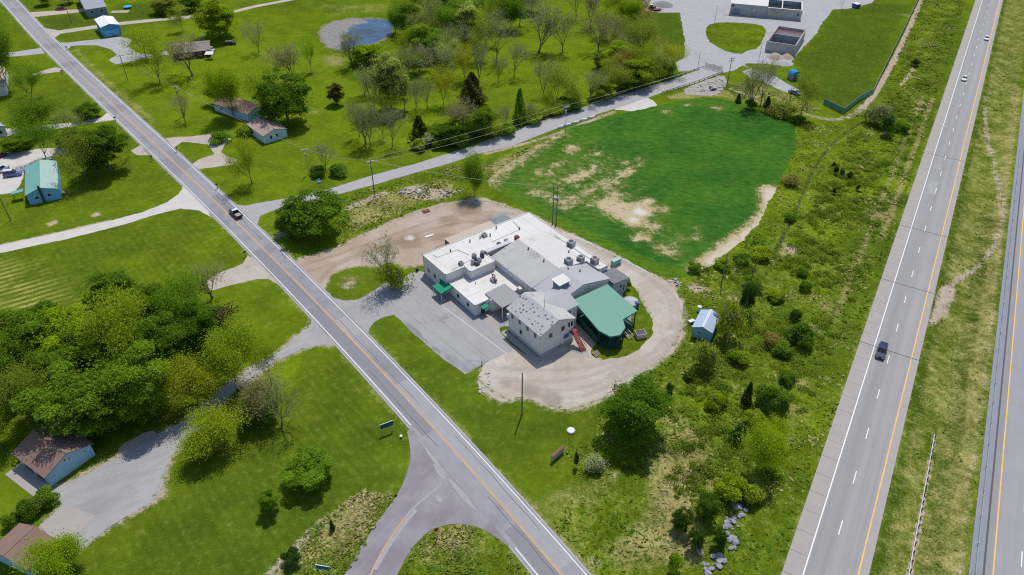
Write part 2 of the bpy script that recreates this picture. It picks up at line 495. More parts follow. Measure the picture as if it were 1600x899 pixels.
# side road to the gate
side = sheet('side_road', [(402, 352), (407, 337), (425, 330), (450, 324), (522, 306), (585, 289), (650, 270), (705, 255), (750, 240), (799, 229), (870, 201), (930, 180), (975, 166), (1035, 145), (1087, 130), (1130, 113), (1095, 108), (1050, 125), (995, 141), (920, 165), (860, 185), (800, 205), (737, 229), (650, 256), (582, 274), (510, 297), (450, 310), (400, 318), (385, 322), (365, 320), (385, 345)], 0.045, M['asphalt_side'], 0.12, 0, label='pale grey side road leading up to the gated yard')
sheet('pull_off', [(955, 172), (980, 173), (1000, 177), (1014, 176), (1025, 170), (1026, 163), (1018, 155), (1000, 152), (975, 162)], 0.040, M['gravel_white'], 0.2, 1, label='rounded pale gravel pull-off beside the side road')

# wheel tracks, stains, pale spots and weeds painted into the lots
for ln in ([(470, 415), (540, 395), (610, 368), (690, 340), (760, 330), (800, 335)], [(480, 425), (550, 402), (620, 375), (700, 350), (760, 345)], [(500, 440), (520, 415), (570, 398), (640, 375), (720, 365)]): paint_line('track', ln, .35, .75, .9)
for ln in ([(880, 370), (950, 398), (1010, 432), (1045, 462), (1052, 500), (1040, 535), (990, 572), (930, 603), (860, 615), (790, 590)], [(892, 372), (962, 402), (1022, 436), (1058, 468), (1063, 505), (1050, 542), (1000, 580), (938, 612), (870, 626), (800, 605)], [(770, 575), (850, 580), (930, 575), (1000, 545)], [(775, 590), (850, 598), (920, 590), (985, 565)]): paint_line('track', ln, .35, .7, .9)
for u, v, r, s_ in ((640, 378, 5, .8), (730, 325, 6, .75), (700, 345, 5, .6), (560, 395, 4, .5), (770, 340, 4, .6), (690, 370, 5, .55)): paint_blob('stain', u, v, r, s_)
paint_line('stain', [(690, 390), (740, 372), (790, 352)], 1.2, .8, 2.0)
for u, v, r, s_ in ((830, 612, 2.2, 1.), (862, 625, 2.6, 1.), (790, 600, 2, .7), (1035, 470, 2.5, .55), (960, 590, 3, .5), (880, 575, 4, .5)): paint_blob('stain', u, v, r, s_)
for u, v, r, s_ in ((640, 372, 2.0, .8), (600, 380, 4, .45), (520, 410, 5, .4), (1040, 520, 4, .5), (900, 620, 4, .55), (780, 560, 4, .6), (1030, 500, 3, .5), (820, 590, 3, .5)): paint_blob('pale', u, v, r, s_)
paint_line('weed', [(880, 368), (925, 384), (975, 408), (1037, 440)], .1, .55, 1.3)
paint_line('weed', [(530, 388), (600, 352), (662, 328), (750, 310), (805, 328)], .2, .6, 1.6)
paint_line('weed', [(1068, 478), (1070, 503), (1050, 551), (975, 606), (907, 638), (857, 637), (790, 628), (746, 593)], .2, .62, 1.5)
paint_line('weed', [(990, 452), (1010, 480), (1015, 520), (990, 548), (940, 560)], .6, .6, 1.6)
paint_line('weed', [(250, 678), (190, 712), (110, 752)], .2, .5, 1.0); paint_line('weed', [(105, 868), (160, 832), (240, 786), (257, 740), (285, 700), (350, 632), (415, 573), (482, 542)], .2, .6, 1.3)
for ln in ([(470, 525), (400, 578), (310, 660), (230, 710), (150, 770), (110, 810)], [(478, 535), (412, 588), (325, 672), (245, 728), (165, 785), (125, 825)]): paint_line('track', ln, .3, .6, .9)
for u, v, r, s_ in ((150, 790, 3, .9), (180, 780, 2, .6), (165, 750, 3, .4)): paint_blob('stain', u, v, r, s_)
LOT = ('track', 'stain', 'pale', 'weed')
# building lot: dirt and gravel round the building, asphalt parking
dirt = sheet('dirt_lot', [(458, 408), (490, 398), (530, 387), (560, 371), (600, 351), (625, 340), (662, 327), (700, 317), (750, 309), (780, 317), (805, 328), (840, 340), (865, 353), (890, 366), (880, 400), (760, 400), (690, 420), (657, 412), (620, 420), (575, 414), (550, 415), (522, 424), (511, 436), (509, 450), (498, 452)], 0.020, M['lot_dirt'], 0.55, 1, .6, attrs=LOT, label='bare tan dirt lot behind the white flat roofed building')
sheet('gravel_drive', [(870, 358), (895, 366), (925, 380), (975, 404), (1005, 420), (1037, 437), (1057, 455), (1068, 478), (1070, 503), (1065, 530), (1050, 551), (1012, 578), (975, 606), (940, 623), (907, 638), (882, 641), (857, 637), (837, 626), (812, 622), (790, 628), (770, 621), (752, 608), (746, 593), (756, 570), (775, 555), (800, 545), (850, 540), (900, 500), (900, 420)], 0.026, M['lot_gravel'], 0.5, 1, .6, attrs=LOT, label='pale gravel drive curving round the back of the building')
lot = sheet('parking_lot', [(497, 449), (510, 455), (520, 465), (540, 471), (560, 468), (578, 458), (600, 444), (630, 430), (655, 424), (700, 430), (740, 470), (800, 480), (815, 525), (806, 545), (770, 562), (757, 568), (727, 586), (700, 567), (650, 525), (632, 507), (617, 492), (600, 496), (585, 503), (577, 514), (575, 524), (540, 492)], 0.040, M['asphalt_lot'], 0.15, 0, label='worn grey asphalt parking lot in front of the white building')
for a, b in (((624, 480), (745, 575)), ((650, 470), (765, 562)), ((690, 478), (792, 553))):
    ribbon('stall_line', xy([a, b]), 0.10, 0.046, M['patch'] if a[0] != 690 else M['white_paint'], lot)
for q in ([(628, 497), (640, 505), (662, 527), (690, 550), (686, 554), (655, 528), (634, 510)],): sheet('crumbled_edge', q, 0.046, M['patch'], 0.5, 1, 0.5, parent=lot, verge=False)
sheet('concrete_walk', [(752, 497), (772, 490), (786, 508), (777, 513)], 0.052, M['concrete'], 0.05, 0, label='tan concrete walk between the parking lot and the covered patio', verge=False)
sheet('patio_slab', [(745, 494), (775, 470), (812, 480), (792, 505), (782, 512), (768, 506)], 0.048, surf('shade darkened patio concrete', (0.24, 0.23, 0.22), 0.12), 0.03, 0, label='concrete patio under the grey canopy, darkened for its shade', verge=False)  # canopy shade is put into the slab's darker concrete colour
sheet('concrete_apron', [(843, 563), (892, 546), (918, 548), (922, 558), (880, 560), (850, 566)], 0.040, M['concrete'], 0.05, 0, label='concrete apron below the red staircase', verge=False)
grass_mat_users = []

# driveways on the left
sheet('driveway', [(-40, 393), (0, 384), (100, 362), (175, 345), (225, 331), (262, 316), (280, 303), (287, 290), (300, 297), (325, 325), (330, 340), (310, 329), (282, 326), (250, 334), (187, 353), (100, 375), (0, 396), (-40, 405)], 0.035, M['gravel_white'], 0.25, 0, label='long white gravel driveway running to the left edge')
sheet('driveway', [(320, 440), (342, 427), (365, 419), (379, 412), (388, 400), (402, 408), (440, 446), (432, 443), (420, 436), (400, 437), (357, 447), (330, 455)], 0.036, M['gravel'], 0.25, 0, label='short gravel driveway disappearing under the grove')
d3 = sheet('driveway', [(486, 490), (484, 503), (477, 515), (450, 535), (425, 555), (380, 582), (330, 622), (290, 655), (250, 675), (215, 695), (185, 712), (150, 730), (110, 752), (75, 768), (88, 782), (100, 790), (62, 821), (80, 838), (107, 840), (105, 868), (116, 862), (160, 832), (200, 806), (240, 786), (255, 770), (257, 740), (270, 712), (285, 700), (310, 672), (350, 632), (400, 592), (415, 573), (450, 557), (482, 542), (505, 536), (522, 541), (505, 515)], 0.034, M['drive_gravel'], 0.6, 1, .6, attrs=LOT, label='wide grey gravel driveway between the grove and the garage')
sheet('concrete_pad', [(100, 790), (150, 806), (112, 842), (80, 842), (62, 821)], 0.046, M['concrete'], 0.05, 0, parent=d3, verge=False)
sheet('dirt_verge', [(250, 676), (215, 694), (190, 712), (180, 705), (200, 688), (235, 672)], 0.030, M['dirt'], 0.5, 1, label='orange dirt strip along the grey driveway', verge=False)
sheet('driveway', [(70, 44), (92, 48), (147, 40), (185, 35), (250, 29), (307, 23), (367, 16), (400, 8), (462, -3), (520, -16), (520, -12), (462, 0), (400, 12), (367, 20), (307, 28), (250, 33), (185, 40), (147, 45), (95, 53), (84, 60)], 0.035, M['gravel'], 0.15, 0, label='thin pale lane crossing the far lawns')
sheet('driveway', [(92, 67), (105, 67), (140, 63), (187, 58), (207, 62), (200, 72), (212, 82), (230, 86), (262, 80), (264, 86), (226, 92), (181, 101), (169, 94), (183, 86), (172, 77), (150, 71), (112, 72), (104, 79)], 0.036, M['gravel_grey'], 0.2, 0, label='grey asphalt driveway in front of the white roofed garage')
sheet('driveway', [(40, 20), (70, 18), (120, 15), (135, 12), (135, 18), (120, 20), (52, 27)], 0.035, surf('pink gravel', (0.48, 0.37, 0.31), 0.12), 0.1, 0, label='pinkish driveway with the maroon car')
sheet('driveway', [(-30, 84), (20, 82), (64, 75), (70, 84), (30, 88), (-30, 92)], 0.035, M['gravel_grey'], 0.1, 0, label='grey driveway at the far left across the road')
sheet('driveway', [(160, 183), (173, 172), (184, 186), (165, 190), (120, 197), (60, 206), (0, 216), (-30, 222), (-30, 200), (0, 202), (35, 199), (120, 191)], 0.035, M['gravel_white'], 0.2, 0, label='white gravel driveway below the leafy trees on the left')
sheet('driveway', [(50, 116), (85, 105), (95, 107), (98, 112), (70, 115), (54, 119)], 0.033, M['gravel'], 0.2, 1, label='short worn gravel track at the left roadside')
sheet('driveway', [(258, 216), (300, 213), (335, 209), (362, 217), (350, 228), (345, 238), (355, 245), (372, 250), (362, 258), (310, 265), (301, 257), (312, 249), (335, 241), (325, 226), (285, 222), (272, 231)], 0.034, M['gravel'], 0.3, 0, label='gravel driveway looping up to the two blue cottages')
sheet('driveway', [(-40, 262), (0, 240), (40, 236), (60, 232), (115, 232), (118, 240), (70, 246), (40, 258), (30, 300), (0, 305), (-40, 310)], 0.033, M['gravel_white'], 0.4, 1, label='pale dirt yard beside the teal roofed house')
sheet('driveway', [(205, 236), (220, 227), (232, 243), (215, 243)], 0.034, M['gravel'], 0.2, 0, label='small pale gravel entrance at the left roadside')

# yard of the water plant, upper right
yard = sheet('gravel_yard', [(985, -40), (1002, 0), (1008, 17), (1030, 20), (1062, 20), (1070, 62), (1070, 90), (1055, 98), (1060, 112), (1095, 109), (1130, 114), (1147, 110), (1160, 103), (1175, 108), (1205, 114), (1215, 122), (1247, 140), (1245, 149), (1215, 140), (1195, 128), (1172, 122), (1160, 112), (1190, 100), (1232, 104), (1240, 90), (1277, 52), (1280, 42), (1302, 15), (1325, 14), (1362, 5), (1400, -40)], 0.020, M['gravel_grey'], 0.4, 0, label='grey gravel yard of the small water plant')
sheet('rubble_bank', [(1060, 144), (1092, 130), (1131, 116), (1137, 130), (1124, 150), (1088, 150)], 0.024, surf('pale rubble', (.35, .325, .29), .3, 1.2, 4, .95, bump=.8, stain=((.25, .23, .19), .5, .5, .62)), 0.8, 1, label='pale rubble bank below the bridge')
M['gravel_ring'] = M['gravel_grey']

# ---------------------------------------------------------------- highway
def hp(lat, lon, z=0.0): 
    p = HWY_N * lat + HWY_D * lon
    return Vector((p.x, p.y, z))
def hstrip(name, l0, l1, a, b, z, mat, parent):
    V = [hp(l0, a, z), hp(l1, a, z), hp(l1, b, z), hp(l0, b, z)]
    me = bpy.data.meshes.new(name); me.from_pydata([tuple(p) for p in V], [], [(0, 1, 2, 3)]); me.materials.append(mat); me.update()
    if me.polygons[0].normal.z < 0: me.flip_normals()
    return link(name, me, parent)
LA, LB = -60, 900
SHEETS.append([tuple(hp(3.0, LA).xy), tuple(hp(15.5, LA).xy), tuple(hp(15.5, LB).xy), tuple(hp(3.0, LB).xy)])
SHEETS.append([tuple(hp(28.6, LA).xy), tuple(hp(46, LA).xy), tuple(hp(46, LB).xy), tuple(hp(28.6, LB).xy)])
hwy = tag(hstrip('highway', 3.2, 15.2, LA, LB, 0.03, M['joint'], None), 'straight divided highway carriageway with concrete shoulder', kind='structure')
hstrip('lane', 6.05, 9.9, LA, LB, 0.09, M['lane_l'], hwy)
hstrip('lane', 9.904, 13.86, LA, LB, 0.09, M['lane_r'], hwy)
hstrip('inner_shoulder', 13.864, 15.2, LA, LB, 0.09, M['concrete'], hwy)
hstrip('edge_line', 6.1, 6.32, LA, LB, 0.097, M['white_paint'], hwy)
hstrip('edge_line', 13.62, 13.84, LA, LB, 0.097, M['yellow_bright'], hwy)
slab_me = None
for i in range(86):
    b = MB().box((0, 0, 0), (2.82, 4.52, 0.07))
    if slab_me is None:
        o = b.build('concrete_slab', M['concrete'], hwy); slab_me = o.data
    else: o = link('concrete_slab', slab_me, hwy)
    o.location = hp(4.62, 62 + i * 4.57, 0.058 + RNG.uniform(-0.004, 0.004)); o.rotation_euler = (0, 0, HWY_ANG - math.pi / 2 + RNG.uniform(-.0006, .0006))
hstrip('outer_shoulder', 3.2, 6.04, 62 + 86 * 4.57, LB, 0.09, M['concrete'], hwy)
DASH0 = 103.25
dash_me = None
def dash(lat, lon, z, parent):
    global dash_me
    if dash_me is None:
        o = MB().box((0, 0, 0), (0.17, 3.2, 0.012)).build('lane_dash', M['white_paint'], parent); dash_me = o.data
    else: o = link('lane_dash', dash_me, parent)
    o.location = hp(lat, lon, z); o.rotation_euler = (0, 0, HWY_ANG - math.pi / 2)
for i in range(-3, 31): dash(9.5, DASH0 + i * 12.19, 0.1, hwy)
for lon, l0, l1, ln in ((222, 7.2, 9.6, 9), (240, 7.2, 9.2, 4), (226, 6.4, 7.2, 1.4), (275, 6.5, 7.5, 1.5), (330, 6.5, 7.4, 1.5)):
    hstrip('concrete_patch', l0, l1, lon, lon + ln, 0.095, M['patch_light'], hwy)
for lon in (142.6, 170, 199, 250):
    hstrip('expansion_joint', 3.2, 15.2, lon, lon + 0.22, 0.1, M['joint'], hwy)
hwy2 = tag(hstrip('highway', 28.7, 46, LA, LB, 0.03, M['joint'], None), 'opposite carriageway of the highway at the right edge', kind='structure')
hstrip('shoulder', 28.75, 31.0, LA, LB, 0.09, M['shoulder2'], hwy2)
hstrip('dark_seam', 30.6, 30.9, LA, LB, 0.097, M['joint'], hwy2)
hstrip('inner_shoulder', 31.004, 32.2, LA, LB, 0.09, M['lane_l'], hwy2)
hstrip('lane', 32.204, 40.2, LA, LB, 0.09, M['lane_2'], hwy2)
hstrip('outer_shoulder', 40.204, 43.5, LA, LB, 0.09, M['concrete'], hwy2)
hstrip('edge_line', 31.95, 32.17, LA, LB, 0.097, M['yellow_bright'], hwy2)
for i in range(-3, 20): dash(35.85, 100.2 + i * 12.19, 0.1, hwy2)
hstrip('edge_line', 39.9, 40.1, LA, LB, 0.097, M['white_paint'], hwy2)

# ---------------------------------------------------------------- what grows where
# rough scrub between the crop field and the highway
SCRUB = [(1250, 185), (1290, 195), (1330, 185), (1375, 150), (1440, 0), (1510, 0), (1440, 225), (1330, 560), (1215, 899), (900, 899), (860, 835), (905, 760), (880, 700), (930, 690), (935, 640), (975, 612), (1015, 582), (1055, 552), (1072, 520), (1075, 470), (1045, 437), (1110, 420), (1140, 400), (1190, 350), (1215, 300), (1240, 240)]
paint_poly('rough', SCRUB, 1.0, 4.0)
paint_poly('dry', SCRUB, 0.34, 4.0)
paint_poly('dry', [(1000, 700), (1060, 640), (1120, 680), (1130, 760), (1110, 830), (1120, 899), (960, 899), (930, 860), (1000, 790)], 0.68, 4.0)
paint_poly('dry', [(800, 780), (860, 745), (930, 720), (1000, 740), (960, 800), (930, 880), (920, 899), (880, 860)], 0.48, 4.0)
for u, v, r, s in ((1240, 640, 3, .7), (1255, 600, 2.5, .7), (1225, 690, 3, .65), (1290, 480, 3, .65), (1275, 510, 3, .6), (1300, 330, 5, .6), (1370, 335, 6, .65), (1230, 395, 3, .85), (1145, 465, 2, .7), (1360, 250, 4, .55), (1420, 25, 6, .6), (1440, 160, 3, .8), (1425, 120, 1.6, .9), (1460, 70, 5, .5), (1160, 605, 3, .5), (1050, 655, 3, .75), (1080, 700, 3, .7)):
    paint_blob('dry', u, v, r, s)
for u, v, r, s in ((1238, 390, 3.0, .75), (1225, 380, 2, .6), (1370, 335, 2.4, .6), (1150, 468, 1.4, .7), (1050, 443, 2.6, .8), (1090, 450, 3.0, .75), (1440, 170, 2.2, .75), (1428, 110, 1.2, .9), (955, 740, 2.6, .5), (1250, 610, 1.6, .5), (1045, 845, 2.6, .55), (930, 880, 3, .5), (1240, 660, 1.4, .5)):
    paint_blob('dirt', u, v, r, s)
paint_poly('tone', [(1110, 420), (1200, 380), (1250, 430), (1260, 520), (1200, 600), (1090, 620), (1060, 560), (1130, 540), (1150, 470)], -0.35, 4)
for u, v, r in ((1105, 620, 3.5), (1110, 640, 2.5), (900, 810, 2.5), (1350, 300, 4), (1240, 310, 4), (1400, 290, 5), (1290, 360, 4)):
    paint_blob('tone', u, v, r, 0.9)
paint_line('tone', [(1290, 580), (1350, 420), (1420, 240), (1500, 30)], 4, -0.3, 4)
paint_hwy('dry', 0.2, 0.5, 0.62, 1.4, 190, 300)
paint_hwy('dry', -3.2, 0.4, 0.6, 1.4, 150, 300)
paint_line('mud', [(1345, 190), (1310, 215), (1290, 235), (1270, 265), (1255, 300), (1240, 335), (1222, 372), (1212, 392), (1204, 412)], 0.2, 0.62, 1.6)
paint_line('mud', [(1204, 412), (1190, 440), (1165, 470)], 0.4, 0.5, 0.9)
paint_line('dirt', [(1350, 165), (1335, 180), (1300, 190), (1260, 178)], 1.2, 0.55, 1.5)
paint_line('dirt', [(1440, 0), (1405, 80), (1372, 140), (1350, 168)], 0.8, 0.75, 1.2)
paint_line('dirt', [(1430, 100), (1420, 118), (1408, 133)], 0.4, 0.9, 0.5)
# median between the carriageways
paint_poly('rough', [(1360, 899), (1510, 899), (1600, 330), (1600, 0), (1575, 0), (1440, 480)], 0.75, 2)
paint_hwy('dry', 22, 5.0, 0.49, 2.0)
paint_hwy('dry', 26.5, 1.2, 0.60, 1.2, 60, 330)
paint_hwy('dirt', 27.6, 0.45, 0.45, 0.9, 60, 230)
paint_hwy('tone', 16.4, 0.6, -0.6, 1.2)
paint_hwy('tone', 23.8, 0.9, -0.7, 1.2, 60, 220)
paint_hwy('dirt', 20.9, 0.4, 0.72, 0.5, 60, 122)
for off in (-0.9, 0.9):
    paint_line('dirt', [(1538 + off, 150), (1543 + off * 3, 215), (1556 + off * 3, 260), (1566 + off * 3, 310), (1567 + off * 3, 350), (1553 + off * 3, 390), (1520 + off, 420), (1490, 440 + off * 3)], 0.4, 0.54, 1.3)
paint_poly('dirt', [(1465, 445), (1500, 438), (1498, 462), (1478, 500), (1462, 512), (1448, 508)], 0.8, 1.6)
# verges and lawns
paint_poly('dry', [(425, 899), (440, 880), (475, 835), (520, 800), (560, 768), (600, 765), (622, 772), (600, 803), (570, 846), (540, 899)], 0.68, 2.5)
paint_line('dirt', [(420, 905), (450, 868), (480, 840), (505, 815)], 0.8, 0.6, 1.5)
paint_poly('rough', [(425, 899), (475, 835), (560, 768), (622, 772), (570, 846), (540, 899)], 0.9, 2)
paint_poly('rough', [(620, 899), (640, 861), (670, 829), (722, 819), (770, 836), (830, 899)], 0.9, 2)
paint_poly('dry', [(620, 899), (650, 850), (690, 826), (740, 826), (770, 836), (830, 899)], 0.42, 2)
paint_line('dry', [(800, 770), (860, 836), (920, 904)], 1.2, 0.6, 2.0)
paint_poly('stripe', [(-10, 415), (40, 425), (85, 455), (110, 490), (70, 530), (-10, 530)], 1.0, 5)
paint_poly('mow', [(-10, 400), (120, 378), (260, 340), (330, 345), (385, 400), (340, 425), (200, 440), (60, 450), (-10, 440)], 0.8, 3)
paint_poly('mow', [(150, 890), (260, 780), (330, 690), (440, 600), (520, 545), (600, 630), (635, 700), (600, 765), (470, 830), (400, 899)], 0.9, 3)
paint_poly('mow', [(0, 310), (95, 320), (280, 300), (230, 240), (60, 330), (-10, 350)], 0.6, 3)
paint_poly('tone', [(420, 560), (460, 545), (475, 600), (470, 660), (430, 640), (400, 590)], 0.45, 6)
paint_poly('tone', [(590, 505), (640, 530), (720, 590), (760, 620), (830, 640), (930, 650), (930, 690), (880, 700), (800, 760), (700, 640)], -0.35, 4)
for u, v in ((150, 336), (82, 349)): paint_blob('dirt', u, v, 1.5, 0.95); paint_blob('dry', u, v, 2.6, .6)
paint_blob('dirt', 247, 381, 1.0, .6); paint_blob('dirt', 342, 395, 1.2, .6)
paint_line('dirt', [(0, 384), (100, 362), (175, 345)], 0.3, 0.75, 1.6)
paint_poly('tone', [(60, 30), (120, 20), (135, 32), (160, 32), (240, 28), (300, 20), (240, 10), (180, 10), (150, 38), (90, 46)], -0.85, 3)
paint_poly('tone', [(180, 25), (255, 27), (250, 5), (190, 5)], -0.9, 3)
paint_poly('tone', [(100, 85), (180, 105), (260, 130), (340, 150), (330, 190), (280, 190), (200, 140), (120, 90)], 0.55, 8)
paint_poly('dry', [(250, 140), (320, 135), (345, 155), (320, 180), (270, 170)], 0.42, 10)
paint_line('dry', [(120, 78), (160, 120), (200, 155), (240, 190)], 0.8, 0.52, 2.0)
paint_poly('dry', [(490, 5), (625, 0), (625, 25), (560, 24), (500, 35)], 0.45, 8)
paint_poly('dry', [(498, 82), (545, 84), (548, 105), (498, 108)], 0.6, 5)
paint_blob('dry', 490, 175, 6, .5); paint_blob('dry', 595, 220, 6, .4); paint_blob('dry', 640, 215, 7, .4)
paint_poly('tone', [(490, 110), (540, 110), (520, 190), (480, 240), (430, 260), (400, 220), (450, 200)], 0.35, 6)
# weedy bank between the side road and the dirt lot
paint_poly('rough', [(520, 312), (590, 292), (720, 255), (745, 300), (700, 316), (660, 326), (600, 348), (535, 385), (510, 350)], 1.0, 2)
paint_poly('dry', [(535, 318), (600, 297), (700, 275), (720, 300), (660, 320), (600, 345), (545, 370)], 0.62, 2)
paint_poly('dirt', [(620, 300), (650, 285), (690, 292), (715, 308), (680, 315), (640, 312)], 0.8, 2.5)
paint_line('dirt', [(545, 325), (575, 312), (600, 302)], 0.8, 0.7, 1.5)
paint_blob('dirt', 438, 367, 2.5, .75)
paint_poly('dry', [(745, 262), (800, 235), (880, 208), (960, 182), (900, 200), (860, 235), (830, 265), (770, 290)], 0.66, 3)
paint_line('dirt', [(760, 240), (830, 222), (880, 206), (930, 186), (960, 175)], 0.6, 0.6, 2.0)
paint_poly('dry', [(1030, 150), (1100, 135), (1140, 140), (1170, 160), (1120, 152), (1050, 158)], 0.6, 2)
paint_poly('rough', [(1130, 125), (1250, 140), (1280, 170), (1240, 185), (1150, 155)], 1.0, 2)
paint_poly('dry', [(1130, 125), (1200, 130), (1290, 170), (1240, 185), (1150, 155)], 0.5, 2)
paint_line('dirt', [(1140, 138), (1160, 146), (1185, 152)], 1.0, 0.6, 1.5)
paint_poly('tone', [(150, 899), (250, 790), (330, 690), (480, 548), (520, 540), (640, 680), (600, 765), (470, 840), (420, 899)], -0.34, 6)
paint_poly('tone', [(-10, 400), (120, 378), (260, 340), (330, 345), (385, 400), (340, 425), (200, 440), (60, 450), (-10, 440)], -0.22, 5)
paint_poly('tone', [(240, 190), (330, 215), (400, 310), (520, 290), (700, 240), (1000, 130), (930, 10), (800, 30), (640, 140), (520, 110), (420, 20), (250, 20), (200, 120)], 0.30, 14)
# lots of the water plant
paint_poly('tone', [(1245, 90), (1280, 55), (1302, 18), (1362, 6), (1420, 10), (1360, 145), (1316, 175), (1270, 150), (1245, 130)], -0.75, 3)
paint_line('dirt', [(1330, 85), (1331, 95), (1332, 115), (1336, 142)], 0.4, 0.40, 1.6)
paint_poly('tone', [(1010, 20), (1060, 22), (1068, 70), (1040, 75)], -0.8, 2)
# lawn patches around the white building
paint_blob('dirt', 545, 445, 3.0, .7); paint_blob('dry', 545, 440, 5.0, .6)
paint_poly('tone', [(780, 510), (800, 505), (850, 560), (815, 550)], 0.3, 1)

xs = np.concatenate([[-6000, -3500, -2000, -1200, -800, -600, -480], np.arange(-400, 401, 1.15), [480, 600, 800, 1200, 2000, 3500, 6000]])
ysg = np.concatenate([[-2500, -1000, -400, -100, 0, 30], np.arange(46, 190, 0.85), np.arange(190, 440, 1.25), [470, 540, 650, 800, 1100, 1700, 3000, 6000, 9000]])
GX, GY = np.meshgrid(xs, ysg)
gx, gy = GX.ravel(), GY.ravel()
A = {k: eval_paint(k, gx, gy) for k in ('rough', 'dry', 'dirt', 'tone', 'stripe', 'mow', 'mud')}
clear = np.full(gx.shape, 50.0)        # distance to the nearest road, drive or lot
for P in SHEETS:
    a = np.array(P)
    m = (gx > a[:, 0].min() - 8) & (gx < a[:, 0].max() + 8) & (gy > a[:, 1].min() - 8) & (gy < a[:, 1].max() + 8)
    if not m.any(): continue
    d = seg_dist(P, gx[m], gy[m]); d = np.where(inside(P, gx[m], gy[m]), 0, d)
    clear[m] = np.minimum(clear[m], d)
lat = gx * HWY_N.x + gy * HWY_N.y
fall = np.clip(clear / 6.0, 0, 1) ** 2 * (3 - 2 * np.clip(clear / 6.0, 0, 1))
lump = np.array([mnoise.noise(Vector((x * 0.16, y * 0.16, 0))) + 0.5 * mnoise.noise(Vector((x * 0.45, y * 0.45, 3))) for x, y in zip(gx, gy)])
gz = fall * A['rough'] * 0.28 * (lump - 0.4) - fall * 0.55 * A['mud']
swale = np.clip((lat - 15.4) / 6.0, 0, 1) * np.clip((28.5 - lat) / 6.0, 0, 1)
gz -= 0.9 * swale
gz = np.minimum(gz, 0.0)
A['dry'] = np.maximum(A['dry'], 0.46 * np.clip(1 - clear / 1.6, 0, 1))
nx, ny = len(xs), len(ysg)
idx = np.arange(nx * ny).reshape(ny, nx)
F = np.stack([idx[:-1, :-1], idx[:-1, 1:], idx[1:, 1:], idx[1:, :-1]], -1).reshape(-1, 4)

